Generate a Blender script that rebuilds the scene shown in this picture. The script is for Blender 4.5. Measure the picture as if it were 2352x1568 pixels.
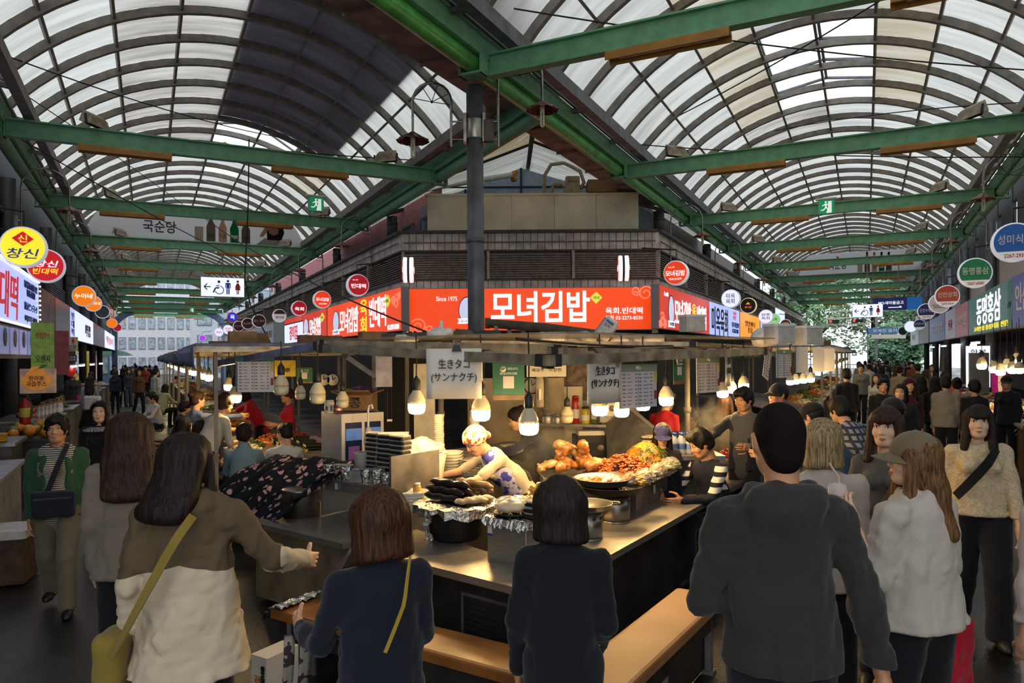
import bpy, math, random
import numpy as np
from mathutils import Vector, Matrix
from math import cos, sin, sqrt, radians as rad, atan2, pi as PI
MR, MT, RG = Matrix.Rotation, Matrix.Translation, random.Random
SC = bpy.context.scene
for _o in list(bpy.data.objects): bpy.data.objects.remove(_o)
COL = SC.collection
RND = RG(7)
def lin(c):
    if isinstance(c, str):
        c = tuple(int(c[i:i+2], 16) for i in (0, 2, 4))
    return tuple(((v/255.)/12.92 if v <= 10 else (((v/255.)+.055)/1.055)**2.4) for v in c)
# ------------------------------------------------------------------ camera, sky, exposure
F = 1640.; HX, HY, ROLL, EYE = 1176., 818., .0075, 2.0
cam_d = bpy.data.cameras.new('camera'); CAM = bpy.data.objects.new('camera', cam_d); COL.objects.link(CAM)
cam_d.sensor_width = 36; cam_d.lens = F/2352*36; cam_d.shift_y = 34/2352; cam_d.clip_start = .05; cam_d.clip_end = 600
CAM.matrix_world = MT((0, 0, EYE)) @ MR(PI/2, 4, 'X') @ MR(-ROLL, 4, 'Z')
SC.camera = CAM
wd = bpy.data.worlds.new('overcast_sky'); SC.world = wd; wd.use_nodes = True
bg = wd.node_tree.nodes['Background']; bg.inputs[0].default_value = (.90, .955, 1., 1); bg.inputs[1].default_value = 1.4
SC.view_settings.view_transform = 'Standard'; SC.view_settings.look = 'None'; SC.view_settings.gamma = 1
SC.view_settings.use_curve_mapping = False; SC.view_settings.exposure = 0.28
SC.cycles.max_bounces = 7; SC.cycles.diffuse_bounces = 3; SC.cycles.glossy_bounces = 3; SC.cycles.transmission_bounces = 5
SC.cycles.transparent_max_bounces = 8; SC.cycles.sample_clamp_indirect = 4; SC.cycles.caustics_reflective = False; SC.cycles.caustics_refractive = False
# ------------------------------------------------------------------ places
AL, AR = rad(27.0), rad(26.4)
uL = Vector((-sin(AL), cos(AL), 0)); nL = Vector((cos(AL), sin(AL), 0))
uR = Vector((sin(AR), cos(AR), 0)); nR = Vector((cos(AR), -sin(AR), 0))
L0, L1, R0, R1 = -2.3, 5.72, -4.72, 2.98          # lateral places of the arcade walls
def PL(s, a, z): return uL*s + nL*a + Vector((0, 0, z))
def PR(s, a, z): return uR*s + nR*a + Vector((0, 0, z))
def ray(px, py):
    dx, dy = px-HX, py-HY
    return (dx-ROLL*dy)/F, -(dy+ROLL*dx)/F
def W(px, py, Y):                                  # point seen at a pixel, at distance Y
    tx, tz = ray(px, py); return Vector((tx*Y, Y, EYE+tz*Y))
def WZ(px, py, Z):                                 # point seen at a pixel, at height Z
    tx, tz = ray(px, py); Y = (Z-EYE)/tz; return Vector((tx*Y, Y, Z))
def sL(px, a, py=800):                             # distance along the left arcade of a pixel column, at lateral a
    t = ray(px, py)[0]; return a*(nL.x-nL.y*t)/(-uL.x+uL.y*t)
def sR(px, a, py=800):
    t = ray(px, py)[0]; return a*(nR.x-nR.y*t)/(-uR.x+uR.y*t)
def zat(p, py, px=None):                           # height that shows at row py for a plan point
    tx = p.x/p.y; px = HX+tx*F if px is None else px
    return EYE+ray(px, py)[1]*p.y
# ------------------------------------------------------------------ materials
MATS = {}
def _nodes(m):
    m.use_nodes = True; nt = m.node_tree; return nt, nt.nodes, nt.links, nt.nodes['Principled BSDF']
def mat(key, col=None, rough=.6, metal=0., var=.18, scale=9., bump=0., emit=0., ecol=None, stretch=None, alpha=1., trans=0., coat=0., sheen=0., dark=None, spec=.5, bscale=None):
    if key in MATS: return MATS[key]
    m = bpy.data.materials.new(key); nt, N, K, b = _nodes(m); c = lin(col)
    b.inputs['Roughness'].default_value = rough; b.inputs['Metallic'].default_value = metal
    b.inputs['Specular IOR Level'].default_value = spec
    if coat: b.inputs['Coat Weight'].default_value = coat; b.inputs['Coat Roughness'].default_value = .12
    if sheen: b.inputs['Sheen Weight'].default_value = sheen
    if alpha < 1: b.inputs['Alpha'].default_value = alpha
    if trans: b.inputs['Transmission Weight'].default_value = trans
    b.inputs['Base Color'].default_value = (*c, 1)
    if var or bump:
        tc = N.new('ShaderNodeTexCoord'); no = N.new('ShaderNodeTexNoise'); no.inputs['Scale'].default_value = scale; no.inputs['Detail'].default_value = 5
        src = tc.outputs['Object']
        if stretch:
            mp = N.new('ShaderNodeMapping'); mp.inputs['Scale'].default_value = stretch; K.new(src, mp.inputs[0]); src = mp.outputs[0]
        K.new(src, no.inputs['Vector'])
        if var:
            d = lin(dark) if dark else tuple(v*(1-min(.95, var*2.2)) for v in c)
            rp = N.new('ShaderNodeValToRGB'); rp.color_ramp.elements[0].position = .32; rp.color_ramp.elements[1].position = .66
            rp.color_ramp.elements[0].color = (*d, 1); rp.color_ramp.elements[1].color = (*[min(1, v*(1+var*.35)) for v in c], 1)
            K.new(no.outputs[0], rp.inputs[0]); K.new(rp.outputs[0], b.inputs['Base Color'])
        if bump:
            n2 = no
            if bscale:
                n2 = N.new('ShaderNodeTexNoise'); n2.inputs['Scale'].default_value = bscale; n2.inputs['Detail'].default_value = 4; K.new(src, n2.inputs['Vector'])
            bp = N.new('ShaderNodeBump'); bp.inputs['Strength'].default_value = bump; bp.inputs['Distance'].default_value = .02
            K.new(n2.outputs[0], bp.inputs['Height']); K.new(bp.outputs[0], b.inputs['Normal'])
    if emit:
        b.inputs['Emission Color'].default_value = (*lin(ecol or col), 1); b.inputs['Emission Strength'].default_value = emit
    MATS[key] = m; return m
def glow(key, col, s=1.): return mat('lit_'+key, col, .35, emit=s*.84, var=0)   # backlit sign faces and lamps
def fab(key, col, var=.045, scale=160, bump=.12, rough=.9, sheen=.15): return mat('cloth_'+key, col, rough, var=var, scale=scale, bump=bump, sheen=sheen, spec=.2)
def mask_mat(key, colA, colB, fn, rough=.9):        # two-colour cloth: fn(N,K,xyz)-> factor socket
    if key in MATS: return MATS[key]
    m = bpy.data.materials.new(key); nt, N, K, b = _nodes(m); b.inputs['Roughness'].default_value = rough; b.inputs['Specular IOR Level'].default_value = .2
    tc = N.new('ShaderNodeTexCoord'); sp = N.new('ShaderNodeSeparateXYZ'); K.new(tc.outputs['Object'], sp.inputs[0])
    mx = N.new('ShaderNodeMix'); mx.data_type = 'RGBA'; mx.inputs[6].default_value = (*lin(colA), 1); mx.inputs[7].default_value = (*lin(colB), 1)
    K.new(fn(N, K, sp, tc), mx.inputs[0]); K.new(mx.outputs[2], b.inputs['Base Color'])
    no = N.new('ShaderNodeTexNoise'); no.inputs['Scale'].default_value = 70; K.new(tc.outputs['Object'], no.inputs['Vector'])
    bp = N.new('ShaderNodeBump'); bp.inputs['Strength'].default_value = .2; bp.inputs['Distance'].default_value = .01; K.new(no.outputs[0], bp.inputs['Height']); K.new(bp.outputs[0], b.inputs['Normal'])
    MATS[key] = m; return m
def mth(N, K, op, a, b=None):
    n = N.new('ShaderNodeMath'); n.operation = op
    for i, v in enumerate((a, b)):
        if v is None: continue
        if isinstance(v, (int, float)): n.inputs[i].default_value = v
        else: K.new(v, n.inputs[i])
    return n.outputs[0]
def stripes(axis, period, duty=.5, lo=None, hi=None):
    def fn(N, K, sp, tc):
        z = sp.outputs[axis]; f = mth(N, K, 'FRACT', mth(N, K, 'DIVIDE', z, period)); r = mth(N, K, 'GREATER_THAN', f, duty)
        if lo is not None: r = mth(N, K, 'MULTIPLY', r, mth(N, K, 'GREATER_THAN', z, lo))
        if hi is not None: r = mth(N, K, 'MULTIPLY', r, mth(N, K, 'LESS_THAN', z, hi))
        return r
    return fn
def spots(scale, thr, stretch=None):
    def fn(N, K, sp, tc):
        no = N.new('ShaderNodeTexNoise'); no.inputs['Scale'].default_value = scale; no.inputs['Detail'].default_value = 2; K.new(tc.outputs['Object'], no.inputs['Vector'])
        return mth(N, K, 'GREATER_THAN', no.outputs[0], thr)
    return fn
# ------------------------------------------------------------------ objects
def tag(o, label=None, cat=None, group=None, kind=None):
    if label: o['label'] = label
    if cat: o['category'] = cat
    if group: o['group'] = group
    if kind: o['kind'] = kind
    return o
def thing(name, label=None, cat=None, loc=(0, 0, 0), rz=0., group=None, kind=None, rot=None):
    o = bpy.data.objects.new(name, None); o.empty_display_size = .1; COL.objects.link(o)
    o.location = loc; o.rotation_euler = rot or (0, 0, rz)
    return tag(o, label, cat, group, kind)
def link(name, me, parent=None, loc=(0, 0, 0), rot=(0, 0, 0), scale=None):
    o = bpy.data.objects.new(name, me); COL.objects.link(o); o.location = loc; o.rotation_euler = rot
    if scale: o.scale = scale
    if parent: o.parent = parent
    return o
def copytree(o, loc, rz=None, label=None, group=None, parent=None):
    c = o.copy(); COL.objects.link(c); c.parent = parent
    if parent is None:
        c.location = loc
        if rz is not None: c.rotation_euler = (0, 0, rz)
    if label: c['label'] = label
    if group: c['group'] = group
    for ch in o.children: copytree(ch, None, parent=c)
    return c
def setmat(o, m):                                    # own material on a copy that shares mesh data
    o.material_slots[0].link = 'OBJECT'; o.material_slots[0].material = m
class MB:
    def __init__(s, M=None): s.v, s.f, s.m, s.sm = [], [], [], []; s.M = M; s.mi = 0
    def add(s, vs, fs, smooth=False, M=None):
        o = len(s.v); M = M or s.M
        s.v += [tuple(M @ Vector(v)) for v in vs] if M else [tuple(v) for v in vs]
        s.f += [tuple(i+o for i in f) for f in fs]; s.m += [s.mi]*len(fs); s.sm += [smooth]*len(fs); return s
    def box(s, c, d, rz=0., M=None, R=None, ch=0.):
        x, y, z = (v/2 for v in d); c = Vector(c)
        if ch:
            k = ch; pts = []
            for zz in (-z, z):
                for (a, b) in ((-x+k, -y), (x-k, -y), (x, -y+k), (x, y-k), (x-k, y), (-x+k, y), (-x, y-k), (-x, -y+k)): pts.append(Vector((a, b, zz)))
            fs = [tuple(range(7, -1, -1)), tuple(range(8, 16))]+[(i, (i+1) % 8, (i+1) % 8+8, i+8) for i in range(8)]
        else:
            pts = [Vector(p) for p in ((-x, -y, -z), (x, -y, -z), (x, y, -z), (-x, y, -z), (-x, -y, z), (x, -y, z), (x, y, z), (-x, y, z))]
            fs = [(3, 2, 1, 0), (4, 5, 6, 7), (0, 1, 5, 4), (1, 2, 6, 5), (2, 3, 7, 6), (3, 0, 4, 7)]
        Q = R or MR(rz, 3, 'Z'); return s.add([c+Q @ p for p in pts], fs, M=M)
    def bar(s, p, q, w, h, up=(0, 0, 1)):             # rectangular bar from p to q, w across, h along up
        p, q = Vector(p), Vector(q); d = (q-p).normalized(); u = Vector(up); x = d.cross(u)
        if x.length < 1e-4: x = d.cross(Vector((0, 1, 0)))
        x.normalize(); u = x.cross(d)
        c = [x*(w/2)*i+u*(h/2)*j for i, j in ((-1, -1), (1, -1), (1, 1), (-1, 1))]
        return s.add([p+k for k in c]+[q+k for k in c], [(0, 1, 2, 3), (7, 6, 5, 4), (0, 4, 5, 1), (1, 5, 6, 2), (2, 6, 7, 3), (3, 7, 4, 0)])
    def tube(s, pts, r, n=8, cap=True, closed=False):
        pts = [Vector(p) for p in pts]; R = r if isinstance(r, (list, tuple)) else [r]*len(pts); vs = []; u = None
        for i, p in enumerate(pts):
            a = pts[i-1] if (i or closed) else p; b = pts[(i+1) % len(pts)] if (i < len(pts)-1 or closed) else p
            d = (b-a).normalized()
            if u is None: u = d.orthogonal().normalized()
            else:
                u = u-d*u.dot(d)
                u = u.normalized() if u.length > 1e-5 else d.orthogonal().normalized()
            w = d.cross(u)
            vs += [p+(u*cos(t)+w*sin(t))*R[i] for t in (2*PI*k/n for k in range(n))]
        m = len(pts); fs = []
        for i in range(m if closed else m-1):
            j = (i+1) % m
            fs += [(i*n+k, i*n+(k+1) % n, j*n+(k+1) % n, j*n+k) for k in range(n)]
        s.add(vs, fs, smooth=True)
        if cap and not closed: s.add(vs[:n], [tuple(range(n-1, -1, -1))]); s.add(vs[-n:], [tuple(range(n))])
        return s
    def lathe(s, prof, n=20, c=(0, 0, 0), M=None, smooth=True, caps=True):   # (r, z) profile round Z
        c = Vector(c); vs = []; fs = []
        for r, z in prof: vs += [c+Vector((r*cos(2*PI*k/n), r*sin(2*PI*k/n), z)) for k in range(n)]
        for i in range(len(prof)-1): fs += [(i*n+k, i*n+(k+1) % n, (i+1)*n+(k+1) % n, (i+1)*n+k) for k in range(n)]
        if caps and prof[0][0] > 1e-4: fs.append(tuple(range(n-1, -1, -1)))
        if caps and prof[-1][0] > 1e-4: fs.append(tuple(range((len(prof)-1)*n, len(prof)*n)))
        return s.add(vs, fs, smooth, M)
    def prism(s, poly, y0, y1, M=None):               # polygon in XZ pushed from y0 to y1
        n = len(poly); vs = [(x, y0, z) for x, z in poly]+[(x, y1, z) for x, z in poly]
        return s.add(vs, [tuple(range(n)), tuple(range(2*n-1, n-1, -1))]+[((i+1) % n, i, n+i, n+(i+1) % n) for i in range(n)], M=M)
    def flat(s, poly, z0, z1, M=None):                # polygon in XY pushed from z0 to z1 (counter-clockwise)
        n = len(poly); vs = [(x, y, z0) for x, y in poly]+[(x, y, z1) for x, y in poly]
        return s.add(vs, [tuple(range(n-1, -1, -1)), tuple(range(n, 2*n))]+[(i, (i+1) % n, n+(i+1) % n, n+i) for i in range(n)], M=M)
    def ball(s, c, r, n=10, m=6, R=None):
        c = Vector(c); r = (r,)*3 if isinstance(r, (int, float)) else r; vs = []; fs = []
        for i in range(m+1):
            t = PI*i/m
            for k in range(n):
                p = Vector((r[0]*sin(t)*cos(2*PI*k/n), r[1]*sin(t)*sin(2*PI*k/n), -r[2]*cos(t)))
                vs.append(c+(R @ p if R else p))
        for i in range(m): fs += [(i*n+k, i*n+(k+1) % n, (i+1)*n+(k+1) % n, (i+1)*n+k) for k in range(n)]
        return s.add(vs, fs, True)
    def grid(s, fn, nu, nv, smooth=True):
        vs = [fn(i/nu, j/nv) for j in range(nv+1) for i in range(nu+1)]
        return s.add(vs, [(j*(nu+1)+i, j*(nu+1)+i+1, (j+1)*(nu+1)+i+1, (j+1)*(nu+1)+i) for j in range(nv) for i in range(nu)], smooth)
    def sheet(s, fn, nu, nv, t, smooth=True):         # a grid with thickness t
        top = [Vector(fn(i/nu, j/nv)) for j in range(nv+1) for i in range(nu+1)]; w = nu+1; nn = []
        for j in range(nv+1):
            for i in range(nu+1):
                a = top[j*w+min(i+1, nu)]-top[j*w+max(i-1, 0)]; b = top[min(j+1, nv)*w+i]-top[max(j-1, 0)*w+i]
                c = a.cross(b); nn.append(c.normalized() if c.length > 1e-9 else Vector((0, 0, 1)))
        vs = top+[p-n*t for p, n in zip(top, nn)]; o = len(top)
        fs = [(j*w+i, j*w+i+1, (j+1)*w+i+1, (j+1)*w+i) for j in range(nv) for i in range(nu)]
        fs += [tuple(o+k for k in reversed(f)) for f in list(fs)]
        for i in range(nu): fs += [(i+1, i, o+i, o+i+1), (nv*w+i, nv*w+i+1, o+nv*w+i+1, o+nv*w+i)]
        for j in range(nv): fs += [(j*w, (j+1)*w, o+(j+1)*w, o+j*w), ((j+1)*w+nu, j*w+nu, o+j*w+nu, o+(j+1)*w+nu)]
        return s.add(vs, fs, smooth)
    def mesh(s, name, mats):
        me = bpy.data.meshes.new(name); me.from_pydata(s.v, [], s.f)
        for m in (mats if isinstance(mats, (list, tuple)) else [mats]): me.materials.append(m)
        me.polygons.foreach_set('use_smooth', s.sm)
        if any(s.m): me.polygons.foreach_set('material_index', s.m)
        me.update(); return me
    def build(s, name, mats, parent=None, world=False, loc=(0, 0, 0), **kw):
        if world and parent is not None:
            I = (MT(parent.location) @ parent.rotation_euler.to_matrix().to_4x4()).inverted(); s.v = [tuple(I @ Vector(v)) for v in s.v]
        o = link(name, s.mesh(name, mats), parent, loc); return tag(o, **kw) if kw else o
def solid(mb, name, mats, label, cat, group=None, kind=None):      # a thing that is one mesh: its origin is put at its base
    v = np.array(mb.v); lo, hi = v.min(0), v.max(0); c = Vector(((lo[0]+hi[0])/2, (lo[1]+hi[1])/2, lo[2]))
    mb.v = [tuple(Vector(p)-c) for p in mb.v]; return tag(link(name, mb.mesh(name, mats), None, c), label, cat, group, kind)
TXT = {}
def text_mesh(t, m, w=None, h=None, bold=.012, ext=.006, space=1., shear=0., res=3):
    key = (t, m.name, w, h, bold, ext, shear)
    if key in TXT: return TXT[key]
    cu = bpy.data.curves.new('lettering', 'FONT'); cu.body = t; cu.size = 1; cu.align_x = 'CENTER'; cu.align_y = 'CENTER'; cu.offset = bold*.45; cu.extrude = .01
    cu.resolution_u = res; cu.space_character = space; cu.shear = shear; cu.space_line = 1.0
    o = bpy.data.objects.new('lettering', cu); me = bpy.data.meshes.new_from_object(o); bpy.data.objects.remove(o); bpy.data.curves.remove(cu)
    n = len(me.vertices); a = np.empty(n*3); me.vertices.foreach_get('co', a); a = a.reshape(-1, 3)
    lo, hi = a.min(0), a.max(0); c = (lo+hi)/2; ext = min(ext, (h or w*.5)*.04); sx = w/(hi[0]-lo[0]) if w else None; sz = h/(hi[1]-lo[1]) if h else None
    sx = sx or sz or 1; sz = sz or sx
    b = np.stack([(a[:, 0]-c[0])*sx, -(a[:, 2]-c[2])*ext/.01, (a[:, 1]-c[1])*sz], 1)
    me.vertices.foreach_set('co', b.ravel()); me.materials.clear(); me.materials.append(m); me.update(); TXT[key] = me; return me
def letter(parent, t, m, x, z, w=None, h=None, y=0., name='lettering', rot=0., **kw):
    return link(name, text_mesh(t, m, w, h, **kw), parent, (x, y, z), (0, rot, 0))
# ------------------------------------------------------------------ rounded solids from distance fields
_NL = np.random.RandomState(3).rand(32, 32, 32).astype(np.float32)
def vnoise(x, y, z):
    xi, yi, zi = np.floor(x).astype(int), np.floor(y).astype(int), np.floor(z).astype(int); f = [x-xi, y-yi, z-zi]; f = [t*t*(3-2*t) for t in f]
    xi &= 31; yi &= 31; zi &= 31; x1, y1, z1 = (xi+1) & 31, (yi+1) & 31, (zi+1) & 31; L = _NL
    a = L[xi, yi, zi]*(1-f[0])+L[x1, yi, zi]*f[0]; b = L[xi, y1, zi]*(1-f[0])+L[x1, y1, zi]*f[0]
    c = L[xi, yi, z1]*(1-f[0])+L[x1, yi, z1]*f[0]; d = L[xi, y1, z1]*(1-f[0])+L[x1, y1, z1]*f[0]
    return ((a*(1-f[1])+b*f[1])*(1-f[2])+(c*(1-f[1])+d*f[1])*f[2])*2-1
class SDF:
    """list of ('cap'|'ell'|..., data, k, sign) merged smoothly on a grid, meshed with surface nets"""
    def __init__(s, h=.015): s.p = []; s.h = h; s.cuts = []; s.nz = []
    def cap(s, a, b, ra, rb=None, k=.02, sub=False, fwd=None, q=1.):
        s.p.append((0, np.array(a, float), np.array(b, float), ra, ra if rb is None else rb, k, sub, None if fwd is None else np.array(fwd, float), q)); return s
    def ell(s, c, r, R=None, k=.02, sub=False):
        s.p.append((1, np.array(c, float), np.array((r,)*3 if isinstance(r, (int, float)) else r, float), None if R is None else np.array(R, float), 0, k, sub, None, 1)); return s
    def box(s, c, r, R=None, rd=.01, k=.005, sub=False):
        s.p.append((2, np.array(c, float), np.array(r, float), None if R is None else np.array(R, float), rd, k, sub, None, 1)); return s
    def cut(s, pt, n, k=.006): s.cuts.append((np.array(pt, float), np.array(n, float)/np.linalg.norm(n), k)); return s   # removes the side n points to
    def noise(s, amp, fx, fy, fz, off=0.): s.nz.append((amp, fx, fy, fz, off)); return s
    def run(s):
        h = s.h; lo = np.full(3, 1e9); hi = -lo; bb = []
        for p in s.p:
            if p[0] == 0:
                r = max(p[3], p[4])*max(1, p[8]); l, u = np.minimum(p[1], p[2])-r, np.maximum(p[1], p[2])+r
            else:
                r = p[2].max()*1.75 if p[3] is not None else p[2]
                l, u = p[1]-r, p[1]+r
            bb.append((l, u))
            if not p[6]: lo = np.minimum(lo, l); hi = np.maximum(hi, u)
        pad = 3*h+sum(abs(n[0]) for n in s.nz)
        lo -= pad; hi += pad; n = np.ceil((hi-lo)/h).astype(int)+1
        ax = [(lo[i]+h*np.arange(n[i])).astype(np.float32) for i in range(3)]; D = np.full(n, .2, np.float32)
        for p, (l, u) in zip(s.p, bb):
            m = p[5]+3*h+.02; i0 = np.maximum(0, np.floor((l-m-lo)/h).astype(int)); i1 = np.minimum(n, np.ceil((u+m-lo)/h).astype(int)+1)
            if (i1 <= i0).any(): continue
            X, Y, Z = ax[0][i0[0]:i1[0]][:, None, None], ax[1][i0[1]:i1[1]][None, :, None], ax[2][i0[2]:i1[2]][None, None, :]
            if p[0] == 0:
                a, b, ra, rb = p[1], p[2], p[3], p[4]; ba = b-a; L2 = max(1e-9, ba@ba)
                x, y, z = X-a[0], Y-a[1], Z-a[2]; t = np.clip((x*ba[0]+y*ba[1]+z*ba[2])/L2, 0, 1)
                x, y, z = x-t*ba[0], y-t*ba[1], z-t*ba[2]
                if p[7] is not None:
                    fw = p[7]/np.linalg.norm(p[7]); g = (x*fw[0]+y*fw[1]+z*fw[2])*(1/p[8]-1); x, y, z = x+g*fw[0], y+g*fw[1], z+g*fw[2]
                    d = (np.sqrt(x*x+y*y+z*z)-(ra+t*(rb-ra)))*(.5+.5*p[8])
                else: d = np.sqrt(x*x+y*y+z*z)-(ra+t*(rb-ra))
            else:
                x, y, z = X-p[1][0], Y-p[1][1], Z-p[1][2]
                if p[3] is not None: R = p[3]; x, y, z = x*R[0, 0]+y*R[1, 0]+z*R[2, 0], x*R[0, 1]+y*R[1, 1]+z*R[2, 1], x*R[0, 2]+y*R[1, 2]+z*R[2, 2]
                r = p[2]
                if p[0] == 1:
                    k0 = np.sqrt((x/r[0])**2+(y/r[1])**2+(z/r[2])**2); k1 = np.sqrt((x/r[0]**2)**2+(y/r[1]**2)**2+(z/r[2]**2)**2)+1e-6; d = k0*(k0-1)/k1
                else:
                    rd = p[4]; qx, qy, qz = np.abs(x)-r[0]+rd, np.abs(y)-r[1]+rd, np.abs(z)-r[2]+rd
                    d = np.sqrt(np.maximum(qx, 0)**2+np.maximum(qy, 0)**2+np.maximum(qz, 0)**2)+np.minimum(np.maximum(np.maximum(qx, qy), qz), 0)-rd
            S = D[i0[0]:i1[0], i0[1]:i1[1], i0[2]:i1[2]]; k = max(p[5], 1e-4)
            if p[6]: e = -d; hh = np.maximum(k-np.abs(S-e), 0)/k; S[...] = np.maximum(S, e)+hh*hh*k/4
            else: hh = np.maximum(k-np.abs(S-d), 0)/k; S[...] = np.minimum(S, d)-hh*hh*k/4
        X, Y, Z = ax[0][:, None, None], ax[1][None, :, None], ax[2][None, None, :]
        if s.nz:
            w = np.nonzero(np.abs(D) < 4*h+.03); gx, gy, gz = ax[0][w[0]], ax[1][w[1]], ax[2][w[2]]
            for amp, fx, fy, fz, off in s.nz:
                n_ = vnoise(gx*fx+off+abs(fz)*.25*gz, gy*fy+off*1.7, gz*abs(fz)+off*.6+gx*2).astype(np.float32); D[w] += amp*(n_ if fz > 0 else (1-2.6*np.minimum(np.abs(n_), .6)))
        for pt, nn, k in s.cuts:
            e = (X-pt[0])*nn[0]+(Y-pt[1])*nn[1]+(Z-pt[2])*nn[2]; hh = np.maximum(k-np.abs(D-e), 0)/k; D = np.maximum(D, e)+hh*hh*k/4
        D = D.astype(np.float32)
        # surface nets
        I = D < 0; c = [(0, 0, 0), (1, 0, 0), (0, 1, 0), (1, 1, 0), (0, 0, 1), (1, 0, 1), (0, 1, 1), (1, 1, 1)]
        sl = lambda A, o: A[o[0]:A.shape[0]-1+o[0], o[1]:A.shape[1]-1+o[1], o[2]:A.shape[2]-1+o[2]]
        cnt = sum(sl(I, o).astype(np.int8) for o in c); act = (cnt > 0) & (cnt < 8); idx = np.full(act.shape, -1, np.int32); w = np.nonzero(act); nv = len(w[0])
        idx[w] = np.arange(nv); val = [sl(D, o)[w] for o in c]; acc = np.zeros((nv, 3)); num = np.zeros(nv)
        for a, b in ((0, 1), (2, 3), (4, 5), (6, 7), (0, 2), (1, 3), (4, 6), (5, 7), (0, 4), (1, 5), (2, 6), (3, 7)):
            va, vb = val[a], val[b]; mk = (va < 0) != (vb < 0); t = np.where(mk, va/np.where(mk, va-vb, 1), 0); oa, ob = np.array(c[a]), np.array(c[b])
            acc += np.where(mk[:, None], oa+t[:, None]*(ob-oa), 0); num += mk
        V = lo+h*(np.stack(w, 1)+acc/np.maximum(num, 1)[:, None]); Q = []
        for axis in range(3):
            A = I.take(range(0, I.shape[axis]-1), axis); B = I.take(range(1, I.shape[axis]), axis); e = np.nonzero(A != B); flip = A[e]
            o1, o2 = [(1, 2), (2, 0), (0, 1)][axis]; e = np.stack(e, 1); ok = (e[:, o1] > 0) & (e[:, o2] > 0) & (e[:, o1] < I.shape[o1]-1) & (e[:, o2] < I.shape[o2]-1); e = e[ok]; flip = flip[ok]
            d1 = np.zeros(3, int); d1[o1] = 1; d2 = np.zeros(3, int); d2[o2] = 1; g = lambda q: idx[q[:, 0], q[:, 1], q[:, 2]]
            q = np.stack([g(e-d1-d2), g(e-d2), g(e), g(e-d1)], 1); q[~flip] = q[~flip][:, ::-1]; Q.append(q)
        return V, np.concatenate(Q)
def np_mesh(name, parts, mats):                       # parts: [(V, Q, material index)]
    V = np.concatenate([p[0] for p in parts]); o = 0; Q = []; mi = []
    for p in parts: Q.append(p[1]+o); o += len(p[0]); mi.append(np.full(len(p[1]), p[2] if len(p) > 2 else 0))
    Q = np.concatenate(Q); n = len(Q); me = bpy.data.meshes.new(name); me.vertices.add(len(V)); me.vertices.foreach_set('co', V.astype(np.float32).ravel())
    me.loops.add(n*4); me.loops.foreach_set('vertex_index', Q.astype(np.int32).ravel()); me.polygons.add(n); me.polygons.foreach_set('loop_start', np.arange(0, n*4, 4, dtype=np.int32))
    for m in (mats if isinstance(mats, (list, tuple)) else [mats]): me.materials.append(m)
    me.polygons.foreach_set('material_index', np.concatenate(mi).astype(np.int32)); me.polygons.foreach_set('use_smooth', np.ones(n, bool)); me.update(calc_edges=True); return me
def blob(sd, name, m, parent=None, loc=(0, 0, 0), **kw):
    o = link(name, np_mesh(name, [sd.run()], m), parent, loc); return tag(o, **kw) if kw else o
ORD = ['first', 'second', 'third', 'fourth', 'fifth', 'sixth', 'seventh', 'eighth', 'ninth', 'tenth', 'eleventh', 'twelfth']
def V3(*a): return Vector(a)
# ================================================================== THE SETTING
STEEL_G = mat('green_painted_steel', '6ea67c', .5, var=.12, scale=5, bump=.05)
STEEL_GB = mat('bright_green_pipe', '55b04e', .3, var=.2, scale=4, coat=.2)
STEEL_D = mat('dark_weathered_steel', '857d74', .6, .1, var=.16, scale=6, bump=.08)
STEEL_M = mat('grey_steel', '6d7177', .5, .3, var=.2, scale=5, bump=.08)
STEEL_B = mat('blackened_steel', '25262a', .6, .2, var=.2)
INOX = mat('brushed_stainless', 'b4aca2', .34, .78, var=.1, scale=6, bump=.05, stretch=(2, 2, 30))
INOXD = mat('worn_stainless', '8a8682', .36, .7, var=.25, scale=5, bump=.08)
BOARD = mat('brown_soffit_board', 'a98d80', .8, var=.25, scale=3)
BLACK = mat('black_plastic', '17171a', .5, var=.1); WHITE = mat('white_plastic', 'd9d6cf', .5, var=.06); CABLE = mat('black_cable', '101012', .6, var=0)
CREAM = mat('cream_plastic', 'd8cdae', .5, var=.1); CARD = mat('brown_cardboard', '8d6a45', .85, var=.12, scale=12); GREYP = mat('grey_panel_paint', '8a8b8d', .5, var=.1)
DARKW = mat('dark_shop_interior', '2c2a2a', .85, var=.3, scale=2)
def translucent(key, col, dirt, sc, dcol=None, str_=(1, 7, 1), lo=.35, hi=.7):
    m = bpy.data.materials.new(key); nt, N, K, b = _nodes(m); out = N['Material Output']
    tc = N.new('ShaderNodeTexCoord'); mp = N.new('ShaderNodeMapping'); mp.inputs['Scale'].default_value = str_; K.new(tc.outputs['Object'], mp.inputs[0])
    no = N.new('ShaderNodeTexNoise'); no.inputs['Scale'].default_value = sc; no.inputs['Detail'].default_value = 6; K.new(mp.outputs[0], no.inputs['Vector'])
    rp = N.new('ShaderNodeValToRGB'); rp.color_ramp.elements[0].position = lo; rp.color_ramp.elements[1].position = hi
    c = lin(col); d = lin(dcol) if dcol else tuple(v*(1-dirt) for v in c); rp.color_ramp.elements[0].color = (*c, 1); rp.color_ramp.elements[1].color = (*d, 1); K.new(no.outputs[0], rp.inputs[0])
    t = N.new('ShaderNodeBsdfTranslucent'); K.new(rp.outputs[0], t.inputs[0]); K.new(rp.outputs[0], b.inputs['Base Color']); b.inputs['Roughness'].default_value = .22
    ms = N.new('ShaderNodeMixShader'); ms.inputs[0].default_value = .2; K.new(t.outputs[0], ms.inputs[1]); K.new(b.outputs[0], ms.inputs[2]); K.new(ms.outputs[0], out.inputs['Surface']); return m
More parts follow.
